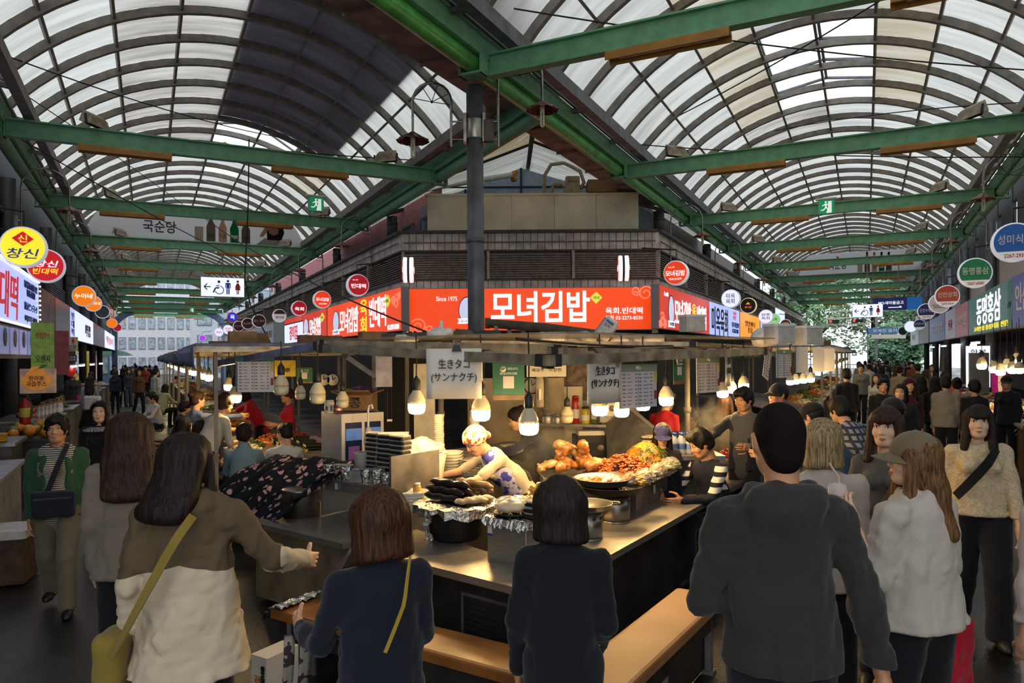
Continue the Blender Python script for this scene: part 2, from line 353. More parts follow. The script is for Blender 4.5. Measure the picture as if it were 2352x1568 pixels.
SHEET = translucent('translucent_roof_sheet', 'cfcfca', .30, .55)
SHEETD = translucent('stained_roof_sheet', 'c0bdb6', .55, .5, '8f8982')
SHEETT = translucent('tan_roof_sheet', 'b3a68f', .5, .5, 'c8c2b6')
TARP = translucent('smoky_cover', '84808a', .3, .5); CLEAR = mat('clear_glazing', 'ffffff', .05, var=0, alpha=.06)
def tl(c):
    if c not in MATS: MATS[c] = translucent('print_'+c, c, .04, .5)
    return MATS[c]
# floor
fm = bpy.data.materials.new('wet_asphalt'); nt, N, K, b = _nodes(fm)
tc = N.new('ShaderNodeTexCoord'); n1 = N.new('ShaderNodeTexNoise'); n1.inputs['Scale'].default_value = .7; n1.inputs['Detail'].default_value = 6; K.new(tc.outputs['Object'], n1.inputs[0])
n2 = N.new('ShaderNodeTexNoise'); n2.inputs['Scale'].default_value = 60; n2.inputs['Detail'].default_value = 3; K.new(tc.outputs['Object'], n2.inputs[0])
r1 = N.new('ShaderNodeValToRGB'); r1.color_ramp.elements[0].color = (.007, .007, .0075, 1); r1.color_ramp.elements[1].color = (.032, .031, .03, 1); r1.color_ramp.elements[0].position = .35; r1.color_ramp.elements[1].position = .7
K.new(n1.outputs[0], r1.inputs[0]); K.new(r1.outputs[0], b.inputs['Base Color'])
r2 = N.new('ShaderNodeMapRange'); r2.inputs[1].default_value = .35; r2.inputs[2].default_value = .65; r2.inputs[3].default_value = .22; r2.inputs[4].default_value = .55; K.new(n1.outputs[0], r2.inputs[0]); K.new(r2.outputs[0], b.inputs['Roughness'])
bp = N.new('ShaderNodeBump'); bp.inputs['Strength'].default_value = .35; bp.inputs['Distance'].default_value = .01; K.new(n2.outputs[0], bp.inputs['Height']); K.new(bp.outputs[0], b.inputs['Normal'])
mb = MB(); mb.flat([(-60, -6), (60, -6), (60, 100), (-60, 100)], -.2, 0); tag(mb.build('floor', fm), kind='structure')
# ------------------------------------------------------------------ vaulted roofs, in (across, along, up) of each arcade
VR, ZC = 5.1, 3.4
def vault(side):
    a0 = (L0+L1)/2 if side == 'L' else (R0+R1)/2; hw = (L1-L0)/2 if side == 'L' else (R1-R0)/2
    rz = AL if side == 'L' else -AR; S0, S1 = (2.6, 66) if side == 'L' else (-3.2, 62); st = 1.27; off = 14.2 if side == 'L' else 14.9
    s_first = off-st*math.floor((off-S0)/st); nb = int((S1-s_first)/st); ph = math.asin(hw/VR)
    root = thing('ceiling', rz=rz, kind='structure')
    def ok(a, s):                                      # the left vault stops at the long green pipe
        if side == 'R': return True
        p = PL(s, a, 0); return p.dot(nR) < R0-.05
    def pt(t, r=VR): return a0+r*sin(t), ZC+r*cos(t)
    n = 26; near = 20
    for i in range(nb+1):
        s = s_first+st*i; ts = [-ph+2*ph*k/n for k in range(n+1)]; ts = [t for t in ts if ok(pt(t)[0], s)]
        if len(ts) < 3: continue
        m = MB(); vs = []
        for t in ts:
            for (dr, ds) in ((0, -.05), (0, .05), (-.14, .05), (-.14, -.05)): a, z = pt(t, VR+dr); vs.append((a, s+ds, z))
        fs = [(q*4+k, q*4+(k+1) % 4, q*4+4+(k+1) % 4, q*4+4+k) for q in range(len(ts)-1) for k in range(4)]+[(0, 1, 2, 3), (len(vs)-1, len(vs)-2, len(vs)-3, len(vs)-4)]
        m.add(vs, fs); m.build('rib', STEEL_D, root)
    np_ = 8; stuff = MB()
    for j in range(np_+1):                              # purlins
        t = -ph+2*ph*j/np_; a, z = pt(t, VR-.045); ss = [s_first+st*i for i in range(nb+1) if ok(a, s_first+st*i)]
        if len(ss) > 1:
            m = MB(); m.bar((a, ss[0], z), (a, ss[-1], z), .05, .09, (sin(t), 0, cos(t))); m.build('purlin', STEEL_D, root)
    for i in range(nb):
        s = s_first+st*i
        for j in range(np_):
            tt = [-ph+2*ph*(j+k/3)/np_ for k in range(4)]; am = pt(tt[1])[0]
            if not ok(am, s+st/2): continue
            if side == 'L':
                sky = (j in (4,)) and (20.5 < s+.6 < 23.2 or 25.0 < s+.6 < 26.6); sky = sky or (j == 5 and 20.5 < s+.6 < 23.2)
                mt = SHEETD if (j in (2, 3) and s < 24) else SHEETT if (j == 6 and 20 < s < 24) else SHEET
            else:
                sky = j in (3, 4) and 14.8 < s+.6 < 20.0
                mt = SHEETT if j in (2, 5) and s < 19 and s > 8 else SHEETD if (j == 2 and s < 26) or (j == 3 and 19.5 < s < 21.5) or (j == 4 and 28 < s < 34) else SHEET
            m = MB() if i < near else stuff
            if sky: continue
            vs = []
            for t in tt:
                a, z = pt(t, VR+.012); vs += [(a, s+.02, z), (a, s+st-.02, z)]
            m.add(vs, [(2*k, 2*k+1, 2*k+3, 2*k+2) for k in range(3)], True)
            if i < near: m.build('roof_panel', mt, root)
    tag(stuff.build('far_roof_panels', SHEET, root), kind='stuff')
    # raised skylight over the openings
    for (sa, sb, ja, jb) in (((20.5, 23.0, 4, 6), (25.6, 26.9, 4, 5)) if side == 'L' else ((14.9, 20.0, 3, 5),)):
        ta, tb = -ph+2*ph*ja/np_, -ph+2*ph*jb/np_; m = MB(); k = int(round((sb-sa)/1.27))+1
        A, Z = pt(ta, VR+.5); B, Z2 = pt(tb, VR+.5)
        for q in range(k):
            s = sa+(sb-sa)*q/max(1, k-1)
            for u, v in (((A, Z-.5), (A, Z)), ((B, Z2-.5), (B, Z2)), ((A, Z), ((A+B)/2, max(Z, Z2)+.2)), (((A+B)/2, max(Z, Z2)+.2), (B, Z2))): m.bar((u[0], s, u[1]), (v[0], s, v[1]), .05, .07, (0, 1, 0))
        for u in ((A, Z), (B, Z2), ((A+B)/2, max(Z, Z2)+.2)): m.bar((u[0], sa, u[1]), (u[0], sb, u[1]), .06, .07)
        m.build('skylight_frame', STEEL_M, root)
    if side == 'L':                                     # an opaque cover lies over the near half of this roof
        m = MB(); sa, sb = 7.3, 20.6; t0, t1 = -ph+2*ph*4/np_, -ph+2*ph*6.7/np_
        cov = lambda u, s, ta, tb_: (lambda q: (q[0], s, q[1]))(pt(ta+(max(ta+.01, min(tb_, math.asin(max(-.99, min(.99, ((.803*s-4.8)/.596-a0)/VR)))))-ta)*u, VR+.06))
        def fn(u, v): return cov(u, sa+(sb-sa)*v, t0, t1)
        m.sheet(fn, 12, 10, .02); m.build('roof_cover', TARP, root)
        m = MB(); t0, t1 = -ph+2*ph*6.7/np_, -ph+2*ph*8.2/np_; sb2 = 11.5
        def fn2(u, v): return cov(u, 10.4+(sb2-10.4)*v, t0, t1)
        m.sheet(fn2, 6, 4, .03); m.build('roof_cover', TARP, root)
    # eaves: longitudinal grey beams with struts
    for sg in (-1, 1):
        a = a0+sg*(hw-.5); s_a = S0
        if side == 'L' and sg > 0: s_a = 11
        m = MB(); m.bar((a, s_a, 6.25), (a, S1, 6.25), .16, .2)
        s = s_a+.6
        while s < min(S1, 44): m.bar((a, s, 6.22), (a+sg*.6, s, 6.3), .07, .07); m.bar((a+sg*.1, s, 6.3), (a0+sg*(hw-.02), s+.7, 6.55), .05, .05); s += 1.27*1.6
        m.bar((a+sg*.28, s_a, 6.32), (a+sg*.28, S1, 6.32), .05, .05)
        m.build('eave_truss', STEEL_M if side == 'R' and sg < 0 else STEEL_D, root)
    return root
vault('L'); vault('R')
# green eave pipes with the channel beam above them
def eave(side, a, s0, s1, sg, label, bright):
    o = thing('eave_beam', label, 'beam', rz=AL if side == 'L' else -AR)
    m = MB(); m.tube([(a, s0, 5.93), (a, s1, 5.93)], .12, 12); m.build('pipe', STEEL_GB if bright else STEEL_G, o)
    m = MB(); m.box((a+sg*.14, (s0+s1)/2, 6.17), (.05, s1-s0, .3)); m.box((a+sg*.06, (s0+s1)/2, 6.31), (.2, s1-s0, .03)); m.box((a+sg*.06, (s0+s1)/2, 6.04), (.2, s1-s0, .03))
    s = s0+.4
    while s < min(s1, 40): m.box((a+sg*.05, s, 6.17), (.16, .03, .28)); s += 1.3
    m.build('channel', STEEL_G, o)
    s = (8.4 if side == 'R' else 8.4) if s0 < 8 else 14.7
    while s < s1 and s < 50:
        m = MB(); m.box((a, s, 5.79), (.34, .2, .03)); m.box((a-.16, s, 6.0), (.025, .2, .45)); m.box((a+.16, s, 6.0), (.025, .2, .45)); m.build('bracket', STEEL_G, o); s += 6.3
    return o
eave('R', R0, -3, 62, 1, 'long bright green pipe beam running from overhead along the left eave of the right arcade', True)
eave('R', R1, -3, 62, -1, 'green pipe beam along the eave above the ginseng shop signs, right arcade', False)
eave('L', L0, 3, 64, 1, 'dark green pipe beam along the eave above the yellow round sign, left arcade', False)
eave('L', L1, 10.1, 64, -1, 'green pipe beam meeting the bright pipe behind the grey post and running down the left arcade', False)
# brown boards closing the gap beside the pipes
m = MB(); m.box((R0-.55, 8, 6.28), (1.0, 24, .05)); 
for k in range(14): m.box((R0-.55, -3.2+1.7*k, 6.24), (1.0, .05, .06))
o = thing('soffit_board', 'brown boarded soffit beside the bright green overhead pipe', 'soffit', rz=-AR); m.build('board', BOARD, o)
# cross beams with tan tube lights beneath
TAN = mat('tan_painted_steel', 'a87428', .45, var=.15, scale=4); TUBE = mat('dead_fluorescent_tube', 'c9c6bd', .3, var=0)
def cross(side, s, k, a_lo, a_hi):
    nm = 'left' if side == 'L' else 'right'; rz = AL if side == 'L' else -AR; P = PL if side == 'L' else PR; ac = (a_lo+a_hi)/2; w = a_hi-a_lo-.2
    o = thing('cross_beam', f'green steel cross beam spanning the {nm} arcade, {ORD[k]} from the front', 'beam', P(s, ac, 5.95), rz)
    m = MB(); m.box((0, 0, .14), (w, .16, .025)); m.box((0, 0, -.14), (w, .16, .025)); m.box((0, 0, 0), (w, .03, .28)); m.build('girder', STEEL_G, o)
    for sg in (-1, 1): m = MB(); m.box((sg*(w/2-.02), 0, 0), (.03, .2, .34)); [m.ball((sg*(w/2-.045), y, z), .015, 6, 4) for y in (-.07, .07) for z in (-.1, 0, .1)]; m.build('end_plate', STEEL_G, o)
    if k < 11:
        for sg, wd in ((-1, 'left'), (1, 'right')):
            f = thing('tube_light', f'tan tube light under the {ORD[k]} green beam of the {nm} arcade, {wd} half', 'light', P(s, ac+sg*w*.21+(-.4 if side == 'L' else .3), 5.79), rz, group='tan tube lights under the cross beams')
            m = MB(); prof = [(-.11, -.11), (-.11, -.03), (-.07, .02), (.07, .02), (.11, -.03), (.11, -.11), (.09, -.11), (.09, -.05), (-.09, -.05), (-.09, -.11)]
            m.prism(prof, -.75, .75, M=MR(PI/2, 4, 'Z')); m.build('housing', TAN, f)
            m = MB(); m.tube([(-.6, 0, -.075), (.6, 0, -.075)], .014, 6); m.build('tube', TUBE, f)
for k in range(10): cross('L', 14.7+6.3*k, k, L0, L1)
for k in range(9): cross('R', 8.6+6.3*k, k, R0, R1)
# posts under the eaves
POSTM = mat('galvanised_post', '66686d', .5, .35, var=.2, scale=4, bump=.05); POSTD = mat('dark_post', '3c3b3e', .6, var=.2)
def post(p, r, h, label, m=POSTD, nm='arcade_post'):
    o = thing(nm, label, 'post', p); b = MB(); b.lathe([(r, 0), (r, h)], 16); b.build('shaft', m, o)
    b = MB(); b.lathe([(r+.05, 0), (r+.05, .03), (r+.02, .05)], 16); b.build('base_plate', m, o); b = MB(); b.lathe([(r+.012, h*.62), (r+.012, h*.62+.06)], 16); b.build('collar', m, o); return o
CP = Vector((-.50, 10.05, 0)); post(CP, .117, 5.8, 'tall round grey steel post standing in front of the long orange sign', POSTM)
for k in range(6):
    post(PL(18.6+6.3*k, L1+.16, 5.165), .14, .62, f'short dark post on the parapet ledge, left arcade building side, {ORD[k]} from the corner')
    post(PL(18.1+6.3*k, L0-.3, 0), .15, 5.8, f'dark round post on the outer side of the left arcade, {ORD[k]} from the front')
    post(PR(18.6+6.3*k, R0-.16, 5.165), .14, .62, f'short dark post on the parapet ledge, right arcade building side, {ORD[k]} from the corner')
    post(PR(18.6+6.3*k, R1+.3, 0), .15, 5.8, f'grey round post on the outer side of the right arcade, {ORD[k]} from the front', POSTM)
# ------------------------------------------------------------------ central wedge building
CLAD = mat('ribbed_cladding', 'e2d6cb', .65, var=.22, scale=3, bump=.05); LOUV = mat('bronze_louvre', 'b3a296', .5, .1, var=.2); BEIGE = mat('beige_board', 'f2e7cb', .7, var=.1, scale=1.5); CAP = mat('dark_capping', '4c4848', .6)
PINK = mat('faded_pink_brick', 'de8e94', .8, var=.2, scale=14); PANE = mat("blue_window_glass", "b4c6d6", .12, var=.25, scale=3); PANED = mat('dark_window_glass', '39444c', .15, var=.2)
CLc, CRc = Vector((-2.75, 18, 0)), Vector((3.67, 18, 0)); RZL, RZR = -(PI/2-AL), PI/2-AR
def facade(name, loc, rz, x0, x1, near0, near1):
    o = thing(name, loc=loc, rz=rz, kind='structure')
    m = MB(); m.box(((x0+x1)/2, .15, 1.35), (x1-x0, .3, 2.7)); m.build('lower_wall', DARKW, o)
    m = MB(); m.box(((x0+x1)/2, .12, 3.9), (x1-x0, .16, 2.5)); m.box(((x0+x1)/2, .03, 5.13), (x1-x0, .34, .07)); m.box(((x0+x1)/2, 0, 4.66), (x1-x0, .12, .04)); m.box(((x0+x1)/2, 0, 3.93), (x1-x0, .12, .04)); m.build('backing', CAP, o)
    for (z0, z1) in ((3.6, 3.91), (4.68, 5.10)):
        x = near0; st = MB()
        while x < near1-.05: q = MB(); q.box((x+.09, .015, (z0+z1)/2), (.165, .05+.008*sin(x*37), z1-z0)); q.build('plank', CLAD, o); x += .18
        for (p, q_) in ((x0, near0), (near1, x1)):
            x = p
            while x < q_-.05: st.box((x+.09, .015, (z0+z1)/2), (.165, .05, z1-z0)); x += .18
        if st.v: tag(st.build('far_planks', CLAD, o), kind='stuff')
    bays = [(near0+(near1-near0)*k/3, near0+(near1-near0)*(k+1)/3) for k in range(3)]; st = MB()
    far = [(p+(q-p)*k/10, p+(q-p)*(k+1)/10) for p, q in ((x0, near0), (near1, x1)) if q-p > 1 for k in range(10)]
    for (p, q_) in bays+far:
        f = MB(); f.box((p+.03, -.02, 4.3), (.07, .1, .7)); f.build('louvre_post', LOUV, o)
        for k in range(11):
            b = MB() if (p, q_) in bays else st; z = 3.99+.058*k; b.box(((p+q_)/2, -.01, z), (q_-p-.08, .07, .012), R=MR(.6, 3, 'X'))
            if b is not st: b.build('slat', LOUV, o)
    if st.v: tag(st.build('far_slats', LOUV, o), kind='stuff')
    m = MB(); m.tube([(x0+.05, -.09, 4.86), (x1-.05, -.09, 4.87)], .02, 6); m.build('conduit', STEEL_D, o); return o
facade('wall_front', CLc, 0, 0, 6.42, 0, 6.42)
facade('wall_left', CLc, RZL, -46, 0, -9, 0)
facade('wall_right', CRc, RZR, 0, 46, 0, 9)
# upper storey: beige boards, gable and the pink building seen above the parapet
o = thing('wall_upper', loc=(0, 18.35, 0), kind='structure')
for k in range(5): m = MB(); m.box((-2.15+1.085*(k+.5), 0, 5.62), (1.075, .08, 1.02+.006*(k % 2))); m.build('panel', BEIGE, o)
m = MB(); m.box((.55, .02, 6.15), (5.5, .16, .05)); m.build('capping', BEIGE, o)
BLUEG = mat('pale_blue_sheet', '9fb2c6', .5, var=.1); o = thing('wall_gable', loc=(0, 20.5, 0), kind='structure')
xs = [-2.6, -1.3, .3, 1.8, 3.2, 4.2]
for a, c in zip(xs, xs[1:]):
    h = lambda x: 7.45-.5*abs(x-.45)*.75; m = MB(); m.prism([(a+.02, 5.2), (c-.02, 5.2), (c-.02, h(c)), (a+.02, h(a))], 0, .06); m.build('panel', BLUEG, o)
    m = MB(); m.bar((c, -.03, 5.2), (c, -.03, h(c)), .05, .05, (0, 1, 0)); m.build('glazing_bar', STEEL_B, o)
m = MB(); m.bar((-2.6, -.03, 6.85), (4.2, -.03, 6.85), .04, .04); m.build('glazing_bar', STEEL_B, o)
# wedge roof between the two arcades
Jp = PL(10.13, L1, 0); o = thing('roof', kind='structure')
def tri(p, q, r, nm, mt, t=.05): m = MB(); a = [Vector(p), Vector(q), Vector(r)]; m.add(a+[v+Vector((0, 0, t)) for v in a], [(0, 1, 2), (5, 4, 3), (0, 3, 4, 1), (1, 4, 5, 2), (2, 5, 3, 0)]); m.build(nm, mt, o)
A, B = Jp+V3(0, 0, 6.2), Jp+V3(0, .9, 6.62)
eL, eR = [PL(s, L1+.15, 6.2) for s in (13, 17, 22, 30)], [PR(s, R0-.15, 6.2) for s in (13, 17, 22, 30)]
def quad(p, q, r, s_, nm, mt, t=.04): m = MB(); a = [Vector(v) for v in (p, q, r, s_)]; m.add(a+[v+V3(0, 0, t) for v in a], [(0, 1, 2, 3), (7, 6, 5, 4), (0, 4, 5, 1), (1, 5, 6, 2), (2, 6, 7, 3), (3, 7, 4, 0)]); m.build(nm, mt, o)
def lerp(p, q, t): return Vector(p)+(Vector(q)-Vector(p))*t
for side, e in (('L', eL), ('R', eR)):
    pts = [A]+e; inn = [B]+[V3((p.x*.55+.35), p.y, 6.2+.15*(p.y-11)*.55) for p in e]
    for k in range(4):
        mid0, mid1 = lerp(pts[k], inn[k], .3), lerp(pts[k+1], inn[k+1], .3)
        quad(pts[k], pts[k+1], mid1, mid0, 'soffit_panel', BOARD)
    rg = [V3(.5, p.y, 6.75+.09*(p.y-11.6)) for p in [A]+e]
    for k in range(4):
        m0, m1 = lerp(pts[k], inn[k], .3), lerp(pts[k+1], inn[k+1], .3)
        quad(m0, m1, rg[k+1], rg[k], 'roof_sheet', SHEETT if k == 1 else SHEET)
    for k in range(1, 4): m = MB(); m.bar(pts[k], rg[k], .08, .1); m.build('rafter', STEEL_B, o)
m = MB(); m.bar(A+V3(0, 0, .4), V3(.5, 30, 8.3), .1, .12); m.build('ridge', STEEL_B, o)
# bits on top of the beige boards
m = MB(); m.tube([(-2.6, 19.8, 6.62), (.05, 19.6, 6.98)], .075, 12); o = thing('duct_pipe', 'white duct pipe rising to a foam sealed hole in the pale blue gable', 'pipe'); m.build('tube', WHITE, o)
m = MB(); [m.ball((.1+RND.uniform(-.05, .1), 19.75+RND.uniform(-.05, .1), 6.98+RND.uniform(-.1, .1)), .07, 7, 5) for k in range(9)]; m.build('foam', mat('orange_foam', 'c98a3c', .9), o)
def carton(loc, d, label, rz=0, m=CARD, open_=True, nm='cardboard_box'):
    o = thing(nm, label, 'box', loc, rz); x, y, z = d; t = .012
    b = MB(); b.box((0, -y/2, z/2), (x, t, z)); b.box((0, y/2, z/2), (x, t, z)); b.box((-x/2, 0, z/2), (t, y, z)); b.box((x/2, 0, z/2), (t, y, z)); b.box((0, 0, t/2), (x, y, t)); b.build('carton', m, o)
    for sx, sy, w, dp in ((0, -1, x, y*.48), (0, 1, x, y*.48), (-1, 0, y, x*.3), (1, 0, y, x*.3)):
        b = MB(); a = (.35 if open_ else -1.5); ux = Vector((sx, sy, 0)); c = Vector((sx*x/2, sy*y/2, z)); tip = c+(ux*cos(a+.2)+V3(0, 0, sin(a)))*dp if open_ else c-ux*dp+V3(0, 0, .006)
        sd = Vector((-sy, sx, 0))*w/2; b.add([c-sd, c+sd, tip+sd*.96, tip-sd*.96, c-sd+V3(0, 0, t), c+sd+V3(0, 0, t), tip+sd*.96+V3(0, 0, t), tip-sd*.96+V3(0, 0, t)], [(0, 1, 2, 3), (7, 6, 5, 4), (0, 4, 5, 1), (1, 5, 6, 2), (2, 6, 7, 3), (3, 7, 4, 0)]); b.build('flap', m, o)
    return o
carton((2.35, 18.5, 6.19), (.75, .5, .3), 'open brown cardboard box on the ledge above the beige boards', open_=False)
o = thing('blower_machine', 'cream blower machine with bent duct hose on the ledge beside the cardboard box', 'machine', (1.6, 18.5, 6.18))
m = MB(); m.box((0, 0, .25), (.36, .3, .38), ch=.04); m.box((-.02, -.16, .36), (.2, .03, .1)); m.box((0, 0, .03), (.5, .4, .06)); m.build('motor_body', mat('dusty_cream', 'a8977a', .7), o)
m = MB(); m.tube([(-.75, 0, .02), (-.72, 0, .5), (-.55, 0, .78), (-.2, 0, .82), (.2, 0, .6), (.3, 0, .3), (.2, 0, .15)], .05, 9); m.build('hose', mat('dusty_cream'), o)
m = MB(); m.tube([(-.55, 0, .02), (-.5, 0, .25), (-.35, 0, .3), (-.18, 0, .2), (-.1, -.1, .05)], .045, 9); m.build('hose', mat('dusty_cream'), o)
# pink building over the parapet, both sides, with windows
def upper(name, loc, rz, x0, x1, mt, sg):
    o = thing(name, loc=loc, rz=rz, kind='structure'); m = MB(); m.box(((x0+x1)/2, .3, 5.75), (x1-x0, .2, 1.9)); m.build('wall_panel', mt, o)
    x = x0+.5; k = 0
    while x < x1-.9:
        m = MB(); z = 5.55
        for dz in (-.42, .42): m.box((x+.42, .15, z+dz), (.9, .1, .06))
        for dx in (0, .84): m.box((x+dx, .15, z), (.06, .1, .9))
        m.box((x+.42, .16, z+.02), (.04, .06, .84)); f = m.build('window_frame', GREYP, o); m = MB(); m.box((x+.42, .18, z), (.8, .02, .8)); m.build('pane', PANE if k % 3 else PANED, f); x += 1.6; k += 1
upper('wall_pink', CLc-nL*-1.2, RZL, -30, -1.3, PINK, 1); upper('wall_grey', CRc-nR*1.2, RZR, 1.3, 30, mat('grey_upper_wall', '7d7672', .7), 1)
# ------------------------------------------------------------------ outer walls
WALLM = mat('cream_outer_wall', '8d8478', .8, var=.15); GREYW = mat('grey_outer_wall', '55555a', .7, var=.2)

o = thing('wall_outer_left', loc=PL(0, L0, 0), rz=rad(117), kind='structure')     # local x runs away along the arcade, -y faces the arcade
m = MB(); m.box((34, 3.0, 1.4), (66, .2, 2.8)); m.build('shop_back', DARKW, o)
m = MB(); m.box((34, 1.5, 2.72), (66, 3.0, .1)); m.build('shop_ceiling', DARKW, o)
m = MB(); m.box((34, .75, 4.3), (66, .5, 1.9)); m.build('upper_wall', GREYW, o)
m = MB(); [m.box((3+.16*k, .48, 4.45), (.09, .05, 1.1)) for k in range(390)]; tag(m.build('wall_ribs', mat('violet_ribbed_sheet', '8884a0', .5), o), kind='stuff')
m = MB(); [m.box((34, .4, 3.95+.07*k), (66, .06, .03)) for k in range(8)]; tag(m.build('wall_louvres', mat('violet_grey_louvre', '77758c', .5), o), kind='stuff')
m = MB(); m.box((34, .7, 5.1), (66, .7, .1)); m.build('ledge', CAP, o)
m = MB(); m.box((34, .56, 5.86), (66, .1, 1.46)); m.build('clerestory_wall', mat('dark_clerestory', '3a3b42', .7), o)
o = thing('wall_outer_right', loc=PR(0, R1, 0), rz=rad(-116.4), kind='structure')  # local x runs towards the camera
m = MB(); m.box((-32, 4.6, 1.4), (64, .2, 2.8)); m.build('shop_back', mat('shop_back_wall', '6a5238', .8), o)
m = MB(); m.box((-32, 2.3, 2.72), (64, 4.6, .1)); m.build('shop_ceiling', mat('shop_ceiling', '4a4038', .8), o)
m = MB(); m.box((-32, .62, 4.45), (64, .3, 1.0)); m.build('upper_wall', mat('pale_fascia', 'c4bbb4', .7, var=.1), o)
m = MB(); m.box((-32, .75, 3.8), (64, .3, .5)); m.build('shutter_box', mat('brown_shutter', '6c5a46', .5, var=.2), o)
m = MB(); [m.box((-60.3+1.6*k, .56, 3.8), (.05, .08, .42)) for k in range(38)]; tag(m.build('shutter_ribs', mat('brown_shutter'), o), kind='stuff')
m = MB(); m.box((-32, .6, 4.98), (64, .5, .06)); m.build('ledge', CAP, o)
m = MB(); [m.box((-60+2.4*k, .6, 5.86), (1.7, .1, 1.46)) for k in range(26)]; m.box((-32, .62, 6.35), (64, .1, .6)); m.build('clerestory_wall', mat('dark_clerestory'), o)
# ================================================================== SIGNS AND LAMPS OVERHEAD
TW = glow('white_letter', 'f4f6ff', 1.0); TK = mat('black_letter', '17171c', .5, var=0); TR = mat('red_letter', 'b3262b', .5, var=0); TB = mat('navy_letter', '1e2f7a', .5, var=0)
TY = glow('yellow_letter', 'f4dc3a', .9); TP = mat('pink_swirl', 'ff8f74', .5, var=0, emit=.6); TG = mat('grey_letter', '6c6c70', .6, var=0); TWP = mat('white_print', 'eceae6', .6, var=0); TRG = glow('red_letter', 'd22428', .5); TBG = glow('navy_letter', '27408f', .35)
OR = glow('orange_face', 'f2480f', .78); ORD2 = glow('red_orange_face', 'e03a1c', .62); WF = glow('white_face', 'dfe6ff', .9); WG = glow('blue_white_face', 'a9b8f5', .95); CRM = glow('crimson_face', 'a8101e', .6); YLF = glow('yellow_face', 'ffe02a', .85); REDF = glow('red_face', 'c4121e', .7)
RIM = mat('white_rim', 'dfe0ea', .4, var=0, emit=.35); CASE = mat('sign_case', '8f9094', .5, var=.05)
def shop_sign(loc, rz, x0, x1, z0, z1, face, label, letters=(), y=-.3, d=.2, cat='sign', name='shop_sign', frame=True, group=None):
    o = thing(name, label, cat, loc, rz, group=group); xc, zc, w, h = (x0+x1)/2, (z0+z1)/2, abs(x1-x0), z1-z0
    m = MB(); m.box((xc, y+d/2+.01, zc), (w-.01, d, h)); m.build('sign_case', CASE, o)
    m = MB(); m.box((xc, y, zc), (w-.05, .02, h-.04)); m.build('sign_face', face, o)
    for t, mt, lx, lz, lw, lh, *r in letters: letter(o, t, mt, lx, lz, lw, lh, y-.017, **(r[0] if r else {}))
    o['zc'] = zc; del o['zc']; return o
def swirl(o, x, z, r, y, sg=1, mt=None, turns=1.4):
    m = MB()
    for (cx, cz, rr, dr) in ((0, 0, r, 1), (r*1.25, -r*.35, r*.62, -1), (-r*1.1, -r*.6, r*.5, 1)):
        pts = [(x+sg*(cx+rr*(.25+.75*k/20)*cos(dr*turns*2*PI*k/20)), y, z+cz*sg+rr*(.25+.75*k/20)*sin(dr*turns*2*PI*k/20)) for k in range(21)]
        m.tube(pts, r*.09, 5)
    m.build('swirl_ornament', mt or TP, o)
def emblem(o, x, z, h, y, w=None):                       # plain oval emblem with ribbon
    w = w or h*.62; E = MT((x, y, z)) @ Matrix.Diagonal((w, 1, h, 1)) @ MR(PI/2, 4, 'X'); m = MB()
    m.lathe([(.5, -.004), (.5, .006), (.46, .008)], 24, M=E); m.build('emblem_ground', glow('pale_emblem', 'cfd8f2', .7), o)
    m = MB(); m.lathe([(.5, -.006), (.52, -.006), (.52, .009), (.485, .009), (.5, -.006)], 24, M=E, caps=False); m.build('emblem_ring', TB, o)
    m = MB(); m.prism([(x-w*.6, z-h*.5), (x-w*.5, z-h*.4), (x-w*.6, z-h*.3), (x+w*.6, z-h*.3), (x+w*.5, z-h*.4), (x+w*.6, z-h*.5)], y-.012, y-.004); m.build('emblem_ribbon', TW, o); letter(o, '모녀김밥', TB, x, z-h*.4, w*.8, h*.12, y-.016)
def diamond(o, x, z, r, y, t='모녀', w=None):
    w = w or r; m = MB(); m.prism([(x, z-r), (x+w, z), (x, z+r), (x-w, z)], y-.012, y); m.build('diamond_badge', glow('lime_badge', 'd8e04a', .8), o); letter(o, t, TK, x, z, w*.95, r*.55, y-.018)
YF = 17.7
xf = lambda px: (px-1176)/F*YF-CLc.x
zf = lambda py: 2+(818-py)/F*YF
o = shop_sign(CLc, 0, xf(938), xf(1499), 2.63, 3.70, OR, 'long orange backlit sign with big white lettering across the front of the building', [
    ('모녀김밥', TW, xf(1242), zf(705), 2.45, .78, dict(bold=.05)), ('Since 1975', TW, xf(1027), zf(685), .52, .11), ('육회.빈대떡', TW, xf(1434), zf(715), .92, .16, dict(bold=.03)), ('본점 02-2273-8330', TW, xf(1434), zf(731), .92, .11)])
emblem(o, xf(1074), zf(712), .66, -.31); diamond(o, xf(1370), zf(685), .15, -.32); swirl(o, xf(962), zf(748), .2, -.32); swirl(o, xf(1484), zf(676), .19, -.32, -1)
for px, nm in ((931, 'left'), (1506, 'right')):
    t = thing('corner_post', f'cream sign corner post at the {nm} end of the long orange sign', 'post', (xf(px)+CLc.x, 17.78, 2.55)); m = MB(); m.box((0, 0, .58), (.15, .16, 1.16), ch=.02); m.build('casing', CREAM, t); m = MB(); m.box((0, 0, 1.17), (.17, .18, .02)); m.build('cap', CREAM, t)
sCL, sCR = CLc.dot(uL), CRc.dot(uR)
xl = lambda px: max(-45.5, -(sL(px, L1-.3)-sCL)); xr = lambda px: sR(px, R0+.3)-sCR
def sgL(p0, p1, face, label, letters=(), z0=2.63, z1=3.7, **k): return shop_sign(CLc, RZL, xl(p0), xl(p1), z0, z1, face, label, [(t, mt, (xl(a)+xl(b))/2, z, abs(xl(b)-xl(a)), h, *r) for t, mt, a, b, z, h, *r in letters], **k)
